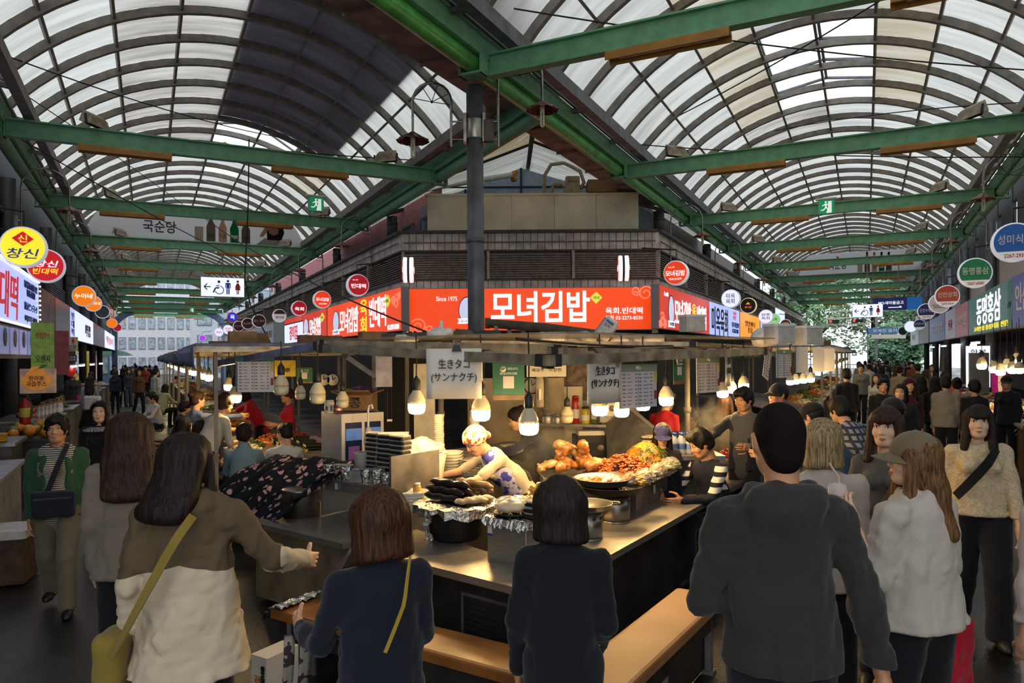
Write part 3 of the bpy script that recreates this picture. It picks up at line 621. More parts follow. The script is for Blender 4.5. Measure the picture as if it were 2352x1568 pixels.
def sgR(p0, p1, face, label, letters=(), z0=2.63, z1=3.7, **k): return shop_sign(CRc, RZR, xr(p0), xr(p1), z0, z1, face, label, [(t, mt, (xr(a)+xr(b))/2, z, abs(xr(b)-xr(a)), h, *r) for t, mt, a, b, z, h, *r in letters], **k)
B3 = dict(bold=.03)
o = sgL(753, 922, OR, 'orange backlit sign with yellow and white lettering left of the front sign corner', [('모녀김밥', TW, 782, 824, 3.12, .75, B3), ('육\n회', TY, 829, 845, 3.15, .95, B3), ('빈대떡', TW, 850, 888, 3.2, .8, B3), ('02-2273-8330', TW, 892, 918, 2.75, .13)])
emblem(o, xl(773), 3.12, .75, -.31, .8); diamond(o, xl(893), 3.42, .16, -.32, '모녀', .22); swirl(o, xl(913), 3.35, .2, -.32, -1)
o = sgL(697, 751, ORD2, 'smaller orange sign with white lettering, beside the white sign of the left arcade', [('모녀김밥', TW, 712, 738, 3.1, .7, B3)])
emblem(o, xl(704), 3.15, .7, -.31, .9); diamond(o, xl(742), 3.4, .16, -.32, '모녀', .35)
sgL(654, 696, WF, 'white sign with dark red lettering under a red strip, left arcade', [('장미집', TRG, 666, 684, 3.05, .6, B3)], z1=3.45); sgL(654, 696, ORD2, 'narrow red strip sign above the white sign with red lettering', (), z0=3.47, z1=3.7)
GRN = mat('pale_green_sign', 'a9b7ae', .5, var=.1); PALE = mat('pale_grey_sign', 'b7b5bd', .5, var=.1, emit=.12); PUR = glow('purple_face', '6a2ff0', .7)
sgL(630, 653, GRN, 'blank pale green panel sign on the left arcade building'); sgL(578, 629, PALE, 'pale grey sign with blue and purple lettering, left arcade', [('청진옥집', TBG, 583, 603, 3.2, .55), ('빈대떡 전문', TG, 606, 626, 3.2, .35)]); sgL(560, 577, PALE, 'narrow blank pale sign beside the purple sign')
sgL(537, 559, PUR, 'bright purple backlit sign with white lettering, left arcade', [('빈대떡\n육회', TW, 541, 555, 3.1, .5, B3)]); sgL(516, 536, PALE, 'pale sign with small red lettering far down the left arcade', [('맛집', TR, 520, 532, 3.15, .4)]); sgL(490, 515, GRN, 'greyish green sign far down the left arcade', [('육회', TK, 496, 508, 3.1, .4)]); sgL(470, 489, mat('steel_blue_sign', '8e9bb8', .5, emit=.1), 'steel blue sign at the far end of the left arcade building')
o = sgR(1515, 1629, ORD2, 'red orange backlit sign with white lettering right of the front sign corner', [('모녀김밥', TW, 1549, 1586, 3.1, .72, B3), ('육\n회', TY, 1589, 1597, 3.05, .8, B3), ('빈대떡', TW, 1600, 1621, 3.1, .7, B3), ('Since 1975', TW, 1525, 1534, 3.5, .1)]); emblem(o, xr(1541), 3.1, .8, -.31, .55); swirl(o, xr(1520), 2.85, .2, -.32, 1)
sgR(1630, 1698, WG, 'blue white backlit sign with large black lettering, right arcade', [('미옥육회', TK, 1634, 1671, 3.1, .95, B3), ('육회\n전문', TRG, 1683, 1690, 3.45, .3), ('육회 육회탕탕이\n02-2267-8330', TB, 1680, 1696, 3.0, .4)])
sgR(1700, 1745, glow('amber_face', 'ff9612', .9), 'amber backlit sign with small dark lettering, right arcade', [('영양센터\n통닭', TK, 1711, 1733, 3.15, .5)]); sgR(1747, 1771, WG, 'pale blue backlit sign with scribbled lettering beside the amber sign', [('진주육회', TBG, 1750, 1767, 3.1, .5)])
o = shop_sign(CRc, RZR, xr(1772), xr(1794), 2.2, 4.45, WF, 'tall narrow white sign column standing past the amber sign', [('육\n회', TB, (xr(1775)+xr(1791))/2, 2.95, .6, .9)], y=-.5)
# outer left signs: local x is the distance along the arcade
OL = PL(0, L0, 0); RZO = rad(117)
o = shop_sign(OL, RZO, 12.0, 19.9, 2.68, 3.80, WG, 'big blue white backlit sign with red brush lettering at the left edge', [('대떡', TRG, 15.9, 3.2, 2.0, .85, dict(bold=.02, shear=.15)), ('新昌信綠豆煎餅 専門\n韓国伝統料理', TB, 18.6, 3.5, 1.9, .32), ('緑豆ピンデトク', TB, 18.6, 3.13, 1.9, .17), ('02)2277-0240', TK, 18.6, 2.86, 1.8, .15)], y=-.02)
m = MB(); [m.ball((12.05+.13*k, -.06, z), .022, 6, 4) for k in range(60) for z in (2.7, 3.79)]; [m.ball((19.86, -.06, 2.72+.11*k), .022, 6, 4) for k in range(10)]; tag(m.build('edge_lights', glow('led_dot', 'ffffff', 2.2), o), kind='stuff')
o = thing('menu_rack', 'row of framed menu pictures under the big blue white sign', 'sign', OL, RZO); m = MB(); m.box((16.2, .03, 2.34), (7.2, .06, .62)); m.build('board', mat('brown_frame', '4c3b36', .6), o)
for k in range(6):
    m = MB(); m.box((13.3+1.08*k, -.01, 2.36), (.9, .02, .5)); f = m.build('picture', glow(f'menu_picture_{"abc"[k%3]}', ('8f93c8', '9a9ad0', '7f8fc4')[k % 3], .4), o); m = MB(); m.lathe([(.16, 0), (.18, .012), (.1, .016)], 14, M=MT((13.3+1.08*k, -.022, 2.42)) @ MR(PI/2, 4, 'X')); m.build('dish_print', mat(f'dish_print_{k%2}', ('5e5a70', '8a6a78')[k % 2], .5), f)
def sgO(p0, p1, face, label, letters=(), z0=2.68, z1=3.75, a=L0, **k):
    x = lambda px: min(60+(px-262)*.2, sL(px, a)) if px > 240 else sL(px, a); return shop_sign(OL, RZO, x(p0), x(p1), z0, z1, face, label, [(t, mt, (x(u)+x(v))/2, z, abs(x(v)-x(u)), h) for t, mt, u, v, z, h in letters], y=L0-a-.02, **k)
STL = mat('brushed_sign_panel', '8b8488', .35, .5, var=.2); sgO(88, 124, mat('rusty_sign_panel', '7a6660', .45, .3, var=.35, scale=2), 'blank rusty steel sign panel beside the big blue white sign'); sgO(125, 159, STL, 'blank brushed steel sign panel, second beyond the big blue white sign')
sgO(160, 170, WG, 'narrow blue white sign with vertical lettering, left arcade outer side', [('빈\n대\n떡', TB, 162, 168, 3.2, .8)]); sgO(171, 213, WF, 'white backlit sign with black lettering, left arcade outer side', [('마약김밥', TK, 194, 206, 3.2, .5)]); sgO(214, 239, STL, 'plain steel sign panel with glare, left arcade outer side'); sgO(240, 262, WF, 'white and yellow sign far down the left outer side', [('떡볶이', TRG, 243, 258, 3.2, .5)])
for k, (p, q) in enumerate(((263, 268), (269, 274))): sgO(p, q, WG, f'pale backlit sign near the far end of the left outer side, {ORD[k]} of two')
# outer right signs
OR_ = PR(0, R1, 0); RZ4 = rad(-116.4)
def sgQ(p0, p1, face, label, letters=(), z0=2.55, z1=3.7, **k):
    x = lambda px: max(-61+(px-2073)*.12, -sR(px, R1)) if px < 2112 else -sR(px, R1); return shop_sign(OR_, RZ4, x(p0), x(p1), z0, z1, face, label, [(t, mt, (x(u)+x(v))/2, z, abs(x(v)-x(u)), h, *r) for t, mt, u, v, z, h, *r in letters], y=-.02, **k)
TEAL = mat('teal_sign', '4f8f86', .4, emit=.12); sgQ(2228, 2328, TEAL, 'teal shop sign with white lettering on the right outer side', [('동명홍삼', TW, 2247, 2303, 3.2, .8, B3), ('고려인삼 홍삼제품 전문', TY, 2240, 2320, 2.7, .14)])
sgQ(2318, 2327.5, mat('cream_wave_strip', 'cdbfb4', .5), 'narrow cream strip sign with wavy mark at the end of the teal sign', [('~', TB, 2320, 2326, 3.1, .15)], z0=2.57, z1=3.72); sgQ(2330, 2500, mat('violet_sign', '5a5ca6', .4, emit=.12), 'violet blue shop sign cut by the right edge of the picture', [('인삼 홍삼', TWP, 2338, 2420, 3.2, .6)])
sgQ(2198, 2226, mat('rose_sign', 'c07a84', .4, emit=.1), 'rose pink shop sign beside the teal sign', [('신안상회', TWP, 2203, 2222, 3.1, .5)]); sgQ(2173, 2197, mat('pale_lilac_sign', 'b7b2c6', .4, emit=.1), 'pale lilac shop sign between the rose and the slate blue signs', [('한과', TR, 2181, 2190, 3.1, .4)]); sgQ(2137, 2172, mat('slate_blue_sign', '5e6f9c', .4, emit=.1), 'slate blue shop sign with white lettering', [('온양수예점', TWP, 2141, 2168, 3.15, .45)])
sgQ(2112, 2135, mat('dark_teal_sign', '2c4048', .4), 'dark teal shop sign far along the right outer side'); sgQ(2087, 2111, mat('pale_blue_sign', 'a7bcc4', .4, emit=.12), 'pale blue shop sign with dark symbol far along the right', [('자수', TK, 2094, 2104, 3.1, .4)]); sgQ(2073, 2086, mat('pale_lilac_sign'), 'small pale sign at the far end of the right outer side')
# ------------------------------------------------------------------ round blade signs
def disc_face(o, r, mt, y, z_lo=None, mt2=None):
    n = 32; pts = [(r*cos(2*PI*k/n), r*sin(2*PI*k/n)) for k in range(n)]
    if z_lo is None: m = MB(); m.prism(pts, y-.01, y); m.build('sign_face', mt, o)
    else:
        x = sqrt(r*r-z_lo*z_lo); a0 = math.asin(z_lo/r); up = [(r*cos(a0+(PI-2*a0)*k/24), r*sin(a0+(PI-2*a0)*k/24)) for k in range(25)]; a1 = PI-a0; dn = [(r*cos(a1+(PI+2*a0)*k/14), r*sin(a1+(PI+2*a0)*k/14)) for k in range(15)]
        m = MB(); m.prism(up, y-.01, y); m.build('sign_face', mt, o); m = MB(); m.prism(dn, y-.01, y); m.build('sign_face', mt2, o)
def blade(side, px, py, rpx, a, face, label, letters=(), rim=RIM, split=None, face2=None, wall=1, ring=None, dbl=False):
    P, u, s = (PL, uL, sL(px, a)) if side == 'L' else (PR, uR, sR(px, a)); p = P(s, a, 0); z = zat(p, py, px); r = rpx/F*p.y
    o = thing('round_sign', label, 'sign', (p.x, p.y, z), AL if side == 'L' else -AR); Q = MR(PI/2, 4, 'X')
    m = MB(); m.lathe([(r*.93, -.11), (r, -.09), (r*1.02, 0), (r, .09), (r*.93, .11)], 32, M=Q); m.build('sign_case', rim, o)
    disc_face(o, r*.92, face, -.105, None if split is None else split*r, face2)
    if ring: m = MB(); m.tube([(r*.8*cos(k*PI/12), -.13, r*.8*sin(k*PI/12)) for k in range(24)], r*.06, 6, closed=True); m.build('neon_ring', ring, o)
    for t, mt, x, zz, w, h, *q in letters: letter(o, t, mt, x*r, zz*r, w*r, h*r, -.125, **(q[0] if q else {}))
    m = MB(); m.tube([(0, 0, r), (0, 0, r+.25), (wall*.8, 0, r+.35)], .018, 6); m.box((wall*.2, 0, .0), (r*.1, .03, .03)); m.build('bracket', STEEL_B, o); return o
aA, aB, aC, aD = L1-.85, R0+.85, R1-.75, L0+.55
RED2 = glow('red_orange_round', 'e8401c', .7); BRN = mat('brown_round', '4a2a22', .5, emit=.1)
blade('L', 822, 655, 25, aA, CRM, 'crimson round sign with white lettering, nearest on the left arcade building', [('빈대떡', TW, 0, -.1, 1.35, .42, B3), ('Since 1975', TW, -.3, .45, .5, .1)])
blade('L', 740, 688, 20, aA, RED2, 'orange red round sign with white rim, second along the left arcade building', [('모녀김밥', TW, 0, 0, 1.5, .4, B3), ('육회.빈대떡', TW, 0, -.5, .9, .17)])
blade('L', 687, 708, 17, aA, CRM, 'crimson round sign with two white letters, third along the left arcade building', [('육회', TW, 0, -.1, 1.2, .5, B3)])
blade('L', 642, 725, 15, aA, BRN, 'unlit brown and white round sign, fourth along the left arcade building', [('장미집', TK, 0, -.25, 1.2, .36, B3)], split=.25, face2=glow('dim_white_round', 'cfc9c4', .4))
for px, py, r, k in ((595, 737, 15, 'nearest'), (569, 743, 13, 'middle'), (548, 749, 12, 'farthest')): blade('L', px, py, r, aA-.1, mat('dark_maroon_round', '55211e', .5, emit=.12), f'dark maroon round sign with white lettering, {k} of three in a row', [('창신육회', TWP, 0, 0, 1.5, .4)])
blade('L', 534, 728, 11, aA-.9, glow('royal_blue_round', '2430c8', .7), 'royal blue round sign with white squiggle and red rim', [('육', TW, 0, 0, .9, 1.0)], rim=mat('red_rim', 'd83028', .4, var=0, emit=.4))
blade('L', 524, 757, 11, aA-.4, WF, 'white round sign with red and gold lettering far along the left arcade', [('빈대떡\n육회', TRG, 0, 0, 1.2, .9, B3)]); blade('L', 503, 763, 10, aA-.4, WF, 'white round sign with small red lettering behind the gold lettered one', [('떡볶이', TRG, 0, 0, 1.2, .5, B3)]); blade('L', 465, 776, 7, aA-.5, glow('magenta_round', 'a23ad8', .7), 'small magenta round sign at the far end of the left arcade')
blade('L', 57, 568, 46, aD, YLF, 'big yellow round sign with blue lettering and red diamond at the left edge', [('창신', TBG, 0, -.35, 1.35, .5, dict(bold=.03, shear=.2))], wall=-1)
o = bpy.data.objects['round_sign'] if False else [x for x in COL.objects if x.name.startswith('round_sign')][-1]; R_ = 46/F*o.location.y
m = MB(); m.prism([(0, R_*.02), (R_*.46, R_*.38), (0, R_*.74), (-R_*.46, R_*.38)], -.13, -.11); m.build('diamond_badge', REDF, o); letter(o, '신', TY, 0, R_*.38, R_*.38, R_*.36, -.14)
blade('L', 108, 611, 38, aD, REDF, 'red round sign with white and yellow lettering behind the big yellow one', [('창신', TW, .05, .1, 1.2, .4, dict(bold=.03, shear=.2)), ('빈대떡', TY, 0, -.35, 1.3, .36, dict(bold=.02, shear=.2))], wall=-1)
ORF = glow('orange_round', 'f07a10', .85); blade('L', 194, 680, 24, aD, ORF, 'orange round sign with white lettering on the left outer side', [('누이네', TW, 0, 0, 1.5, .45, dict(bold=.03, shear=.15))], wall=-1); blade('L', 215, 697, 18, aD, ORF, 'second orange round sign half hidden behind the nearer orange one', [('누이네', TW, .2, 0, 1.2, .4, B3)], wall=-1)
GRR = mat('unlit_grey_round', '5c5c66', .5); blade('L', 236, 716, 15, aD, GRR, 'unlit grey round sign beyond the two orange ones', (), wall=-1); blade('L', 258, 742, 11, aD, ORF, 'small orange round sign far along the left outer side', (), wall=-1); blade('L', 270, 752, 9, aD, CRM, 'small red brown round sign at the far end of the left outer side', (), wall=-1)
blade('R', 1555, 627, 28, aB, RED2, 'orange red round sign with white rim, nearest on the right arcade building', [('모녀김밥', TW, 0, -.05, 1.6, .45, B3), ('육회.빈대떡', TW, 0, -.52, 1.0, .18), ('Since 1975', TW, -.3, .45, .5, .1)], wall=-1)
blade('R', 1680, 686, 21, aB, WF, 'white round sign with four black letters, right arcade building', [('미옥\n육회', TK, 0, 0, .95, 1.1)], wall=-1); blade('R', 1720, 702, 18, aB, mat('dark_brown_round', '2a1a14', .5), 'dark brown round sign with orange fish mark and cream rim', [('수산', glow('amber_letter', 'ff8a1c', .8), 0, -.2, .9, .3), ('▲', glow('amber_letter', 'ff8a1c', .8), 0, .3, .6, .3)], rim=glow('cream_rim', 'efd9a4', .6), wall=-1)
blade('R', 1760, 727, 16, aB, WF, 'white round sign with black brush lettering beside a green one', [('전주\n육회', TK, 0, 0, 1.2, .9)], wall=-1); blade('R', 1779, 733, 13, aB, glow('light_green_round', '8ed88a', .7), 'light green round sign behind the white brush lettered one', [('육회', TK, 0, 0, 1., .5)], wall=-1); blade('R', 1805, 745, 12, aB, BRN, 'red brown round sign with gold lettering beside the green neon ring', [('대왕\n김밥', glow('gold_letter', 'd89a2a', .6), 0, 0, 1.2, .8)], wall=-1)
blade('R', 1822, 750, 9, aB, mat('black_round', '15151a', .5), 'black round sign with a green neon ring', (), rim=BLACK, ring=glow('green_neon', '3fe08a', 2), wall=-1); blade('R', 1836, 757, 10, aB, mat('maroon_round', '4a1512', .5), 'maroon round sign with a red neon ring', (), rim=mat('maroon_rim', '6a1a14', .5), ring=glow('red_neon', 'ff3a22', 2.2), wall=-1)
for k, (px, py, r) in enumerate(((1850, 763, 8), (1860, 768, 8), (1870, 772, 8))): blade('R', px, py, r, aB, GRR, f'dark unlit round sign past the red neon ring, {ORD[k]} of three', (), rim=mat('dark_rim', '3a3a40', .5), wall=-1)
WLO = glow('white_lower', 'd8d2ce', .35)
for px, py, r, c, t, n_, lb in ((2330, 557, 44, '1d5aa8', '성미식품', '2267-2936', 'big blue and white round sign cut by the right edge'), (2240, 627, 34, '1f7a4c', '동명홍삼', '2267-6043', 'green and white round sign above the teal sign'), (2176, 680, 25, 'b5442e', '신안상회', '2279-7014', 'rust red and white round sign, right outer side'), (2128, 715, 18, '232a66', '온양수예점', '2267-2913', 'navy and white round sign, right outer side'), (2112, 745, 12, '232a66', '온양수예', '', 'smaller navy round sign beyond the first navy one')):
    blade('R', px, py, r, aC, mat('round_'+c, c, .4, emit=.18), lb, [(t, TWP, 0, .12, 1.5, .5, B3)]+([(n_, TR, 0, -.72, .95, .2, B3)] if n_ else []), split=-.5, face2=WLO, wall=1)
blade('R', 2158, 697, 22, aC-.05, mat('cream_round', 'c9bcb4', .4, emit=.2), 'cream round sign with black lettering behind the rust red one', [('KOREAN\nSNACK', TK, 0, -.3, 1.2, .4)]); blade('R', 2092, 750, 13, aC, WF, 'white backlit round sign seen far along the right outer side', ()); blade('R', 2074, 760, 10, aC, mat('dark_green_round', '2c4a34', .5), 'dark green round sign at the far end of the right outer side', ())
for px, py, nm, x in ((938, 620, 'left', -1), (1432, 616, 'right', 1)):       # the two pairs standing edge-on to the front
    o = thing('edge_sign', f'pair of white rimmed round signs seen edge-on at the {nm} end of the front', 'sign', W(px, py, 17.3)); Q = MR(PI/2, 4, 'Y')
    for sx in (-1, 1):
        m = MB(); m.lathe([(.27, -.05), (.31, -.04), (.31, .04), (.27, .05)], 28, M=MT((sx*.075, 0, 0)) @ Q); m.build('light_disc', glow('edge_rim', 'f2f0ee', .9), o)
        m = MB(); m.lathe([(.26, -.004), (.26, .004)], 28, M=MT((sx*.13, 0, 0)) @ Q); m.build('sign_face', RED2, o); link('lettering', text_mesh('모녀김밥', TW, .42, .13, bold=.03), o, (sx*.138, 0, 0), (0, 0, sx*PI/2))
    m = MB(); m.lathe([(.29, -.025), (.29, .025)], 24, M=Q); m.bar((0, .0, 0), (0, .6, 0), .03, .05); m.build('bracket', BLACK, o); o.rotation_euler = (0, 0, -x*.12)
# ------------------------------------------------------------------ hanging signs
def picto_man(o, x, z, h, mt, y, woman=False):
    m = MB(); Q = MT((x, y, z+h*.42)) @ MR(PI/2, 4, 'X'); m.lathe([(h*.085, -.005), (h*.085, .005)], 14, M=Q)
    if woman: P = [(-.06, .3), (-.2, -.02), (-.16, -.05), (-.09, .08), (-.19, -.18), (-.08, -.18), (-.08, -.48), (-.02, -.48), (-.02, -.18), (.02, -.18), (.02, -.48), (.08, -.48), (.08, -.18), (.19, -.18), (.09, .08), (.16, -.05), (.2, -.02), (.06, .3)]
    else: P = [(-.14, .3), (-.17, .25), (-.17, -.06), (-.12, -.06), (-.12, .2), (-.1, .2), (-.1, -.48), (-.02, -.48), (-.02, -.05), (.02, -.05), (.02, -.48), (.1, -.48), (.1, .2), (.12, .2), (.12, -.06), (.17, -.06), (.17, .25), (.14, .3)]
    m.prism([(x+a*h, z+b*h) for a, b in reversed(P)][::-1], y-.005, y+.005); m.build('pictogram', mt, o)
def toilet_sign(P, s, a, pxs, label, rz):
    px, py, w, h = pxs; p = P(s, a, 0); z = zat(p, py, px); k = p.y/F; w *= k*1.0; h *= k; o = thing('restroom_sign', label, 'sign', (p.x, p.y, z), rz)
    m = MB(); m.box((0, .05, 0), (w+.03, .1, h+.03)); m.build('sign_case', GREYP, o); m = MB(); m.box((0, -.005, 0), (w, .012, h)); m.build('sign_face', glow('picto_face', 'e6ecff', .95), o)
    NV, BL, RD = mat('picto_navy', '1c3560', .5, var=0), mat('picto_blue', '1c5ac8', .5, var=0), mat('picto_red', 'c8142c', .5, var=0); y = -.02
    m = MB(); m.bar((-w*.43, y, 0), (-w*.28, y, 0), .01, h*.05); m.bar((-w*.43, y, 0), (-w*.36, y, h*.16), .01, h*.05); m.bar((-w*.43, y, 0), (-w*.36, y, -h*.16), .01, h*.05); m.build('arrow', NV, o)
    m = MB(); x = -w*.1; Q = MT((x+w*.01, y, h*.28)) @ MR(PI/2, 4, 'X'); m.lathe([(h*.07, -.005), (h*.07, .005)], 12, M=Q); m.bar((x+w*.01, y, h*.18), (x+w*.01, y, -h*.08), .01, h*.1); m.bar((x+w*.01, y, -h*.05), (x-w*.07, y, -h*.05), .01, h*.07); m.bar((x-w*.07, y, -h*.05), (x-w*.12, y, -h*.3), .01, h*.07); m.bar((x, y, h*.06), (x-w*.06, y, h*.06), .01, h*.05)
    m.tube([(x+w*.02+h*.21*cos(t), y, -h*.16+h*.21*sin(t)) for t in [PI*(1.1+1.35*i/14) for i in range(15)]], h*.022, 5); m.build('pictogram', NV, o)
    picto_man(o, w*.12, 0, h*.78, BL, y); picto_man(o, w*.35, 0, h*.76, RD, y, True)
    m = MB(); m.tube([(0, .05, h/2), (0, .05, 5.9-z)], .02, 6); m.tube([(w*.2, .05, h/2), (w*.2, .05, 5.9-z)], .008, 5); m.build('hanger_rod', GREYP, o)
toilet_sign(PL, 23.5, sL and 2.05, (413, 660, 92, 43), 'hanging white restroom sign with pictograms and left arrow in the left arcade', AL)
toilet_sign(PR, 32.0, .05, (1924, 714, 62, 29), 'hanging white restroom sign with pictograms and left arrow in the right arcade', -AR)
def exit_sign(P, s, a, px, py, w, label, rz):
    p = P(s, a, 0); z = zat(p, py, px); k = p.y/F; h = w*k; o = thing('exit_sign', label, 'sign', (p.x, p.y, z), rz); G = glow('exit_green', '128a54', .45); Wt = glow('exit_white', 'dfe8e2', .6)
    m = MB(); m.box((0, .05, 0), (h*1.02, .09, h)); m.build('sign_case', GREYP, o); m = MB(); m.box((0, 0, 0), (h*.96, .012, h*.94)); m.build('sign_face', G, o); m = MB(); m.box((-h*.0, .05, h*.56), (h*1.3, .14, h*.1)); m.build('head_box', WHITE, o)
    y = -.012; m = MB(); m.prism([(h*.0, -h*.42), (h*.34, -h*.42), (h*.34, h*.36), (h*.12, h*.36), (h*.12, -.1*h)], y, y+.005); m.build('doorway', Wt, o)
    y = -.02; m = MB(); m.lathe([(h*.07, -.004), (h*.07, .004)], 12, M=MT((-h*.02, y, h*.3)) @ MR(PI/2, 4, 'X'))
    for a_, b_, t in (((-.04, .2), (.0, -.04), .11), ((-.04, .18), (-.24, .06), .06), ((-.04, .18), (.16, .1), .06), ((.0, -.04), (.12, -.2), .08), ((.12, -.2), (.1, -.4), .07), ((-.02, -.04), (-.16, -.22), .08), ((-.16, -.22), (-.34, -.22), .07)): m.bar((a_[0]*h, y, a_[1]*h), (b_[0]*h, y, b_[1]*h), .01, t*h)
    m.build('running_figure', Wt, o); m = MB(); [m.tube([(x*h, .05, h*.6), (x*h, .05, 5.85-z)], .006, 5) for x in (-.35, .35)]; m.build('hanger_rod', BLACK, o)
exit_sign(PL, 20.2, 4.2, 546, 470, 34, 'green running figure exit sign hung below the left vault', AL); exit_sign(PR, 20.0, -.9, 1873, 475, 34, 'green running figure exit sign hung below the right vault', -AR); exit_sign(PL, 44, 2.2, 398, 712, 11, 'tiny green exit sign far down the left arcade', AL); exit_sign(PR, 36, .9, 1953, 690, 13, 'small green exit sign beside the navy bank sign, right arcade', -AR)
# printed banner standing on the third beam of the left arcade
def banner(P, s, ac, hw, z0, z1, label, rz, full=True):
    o = thing('printed_banner', label, 'banner', P(s, ac, z0), rz); h = z1-z0; pts = [(-hw, 0), (hw, 0)]+[(hw*(1-.23*(k/6)**1.4), h*sin(k/6*PI/2)) for k in range(7)]+[(-hw*(1-.23*(k/6)**1.4), h*sin(k/6*PI/2)) for k in range(6, -1, -1)]
    m = MB(); m.prism(pts[2:][::-1], 0, .03); m.build('banner_sheet', tl('f2f2f4'), o); y = -.01; L = tl
    letter(o, '국순당', TK, -hw*.37, h*.42, hw*.29, h*.42, -.02, bold=.03); m = MB(); m.lathe([(.06, -.004), (.06, .004)], 12, M=MT((-hw*.37, -.02, h*.78)) @ MR(PI/2, 4, 'X')); m.build('orange_dot', L('e08a1e'), o)
    for k, (x, c, cap, hh, ww) in enumerate(((-.02, 'cfc2ac', None, .5, .075), (.09, '9a8a72', '5a4636', .95, .075), (.2, 'd8b49a', 'c86a1c', .9, .07), (.31, '159052', '14502e', .9, .075), (.42, '8e7c68', '26221f', .88, .075))):
        b = [(-1, 0), (1, 0), (1, .55), (.75, .66), (.42, .78), (.4, .88), (-.4, .88), (-.42, .78), (-.75, .66), (-1, .55)] if cap else [(-.9, 0), (.9, 0), (1, 1), (-1, 1)]
        f = MB(); f.prism([(hw*(x+u*ww*.55), h*(.02+v*hh)) for u, v in b], y-.004, y); f = f.build('bottle_print', L(c), o)
        if cap: q = MB(); q.prism([(hw*(x-ww*.22), h*(.02+.88*hh)), (hw*(x+ww*.22), h*(.02+.88*hh)), (hw*(x+ww*.22), h*(.02+hh)), (hw*(x-ww*.22), h*(.02+hh))], y-.006, y); q.build('cap_print', L(cap), f); letter(f, '막걸리', TK if k != 3 else TWP, hw*x, h*.22, hw*ww*.8, h*.13, y-.01)
    if full:
        x0 = hw*.68
        for nm, c, poly in (('sleeve_print', 'b9b4ae', [(-.16, .0), (.12, 0), (.1, .2), (.02, .3), (-.08, .25)]), ('hair_print', '241c1a', [(-.05, .2), (.09, .2), (.12, .5), (.1, .78), (.0, .86), (-.06, .7)]), ('hand_print', 'd0a890', [(-.13, .3), (-.09, .3), (-.03, .62), (-.05, .72), (-.08, .62)]), ('face_print', 'd8ae98', [(-.035, .45), (.01, .36), (.06, .46), (.06, .66), (.0, .72), (-.04, .62)]), ('hat_print', 'cbb394', [(-.09, .72), (.14, .74), (.1, .86), (.04, .96), (-.03, .92)])):
            m = MB(); y -= .004; m.prism([(x0+hw*u, h*v) for u, v in poly], y-.003, y); m.build(nm, L(c), o)
banner(PL, 27.5, 1.7, 3.55, 6.15, 7.15, 'wide printed banner of drink bottles and a waving woman under the left vault', AL); banner(PR, 39.7, -.2, 2.9, 6.05, 7.1, 'white printed banner of bottles half hidden by beams down the right arcade', -AR, False)
p = PR(34.5, 1.15, 0); o = thing('bank_sign', 'navy and bright blue hanging sign with white lettering in the right arcade', 'sign', (p.x, p.y, zat(p, 698, 1984)), -AR)
m = MB(); m.box((-.25, 0, 0), (1.3, .06, .52)); m.build('sign_face', mat('bank_navy', '15256e', .4, emit=.25), o); m = MB(); m.box((.68, 0, 0), (.56, .06, .52)); m.build('sign_face', mat('bank_blue', '1667b8', .4, emit=.3), o); letter(o, 'MG새마을금고', TW, -.2, .05, .95, .14, -.04); m = MB(); m.bar((-.3, -.04, -.15), (.2, -.04, -.15), .01, .03); m.bar((.2, -.04, -.15), (.12, -.04, -.1), .01, .03); m.build('arrow', TW, o); m = MB(); m.tube([(.1, 0, .26), (.1, 0, 5.9-o.location.z)], .02, 6); m.build('hanger_rod', GREYP, o)
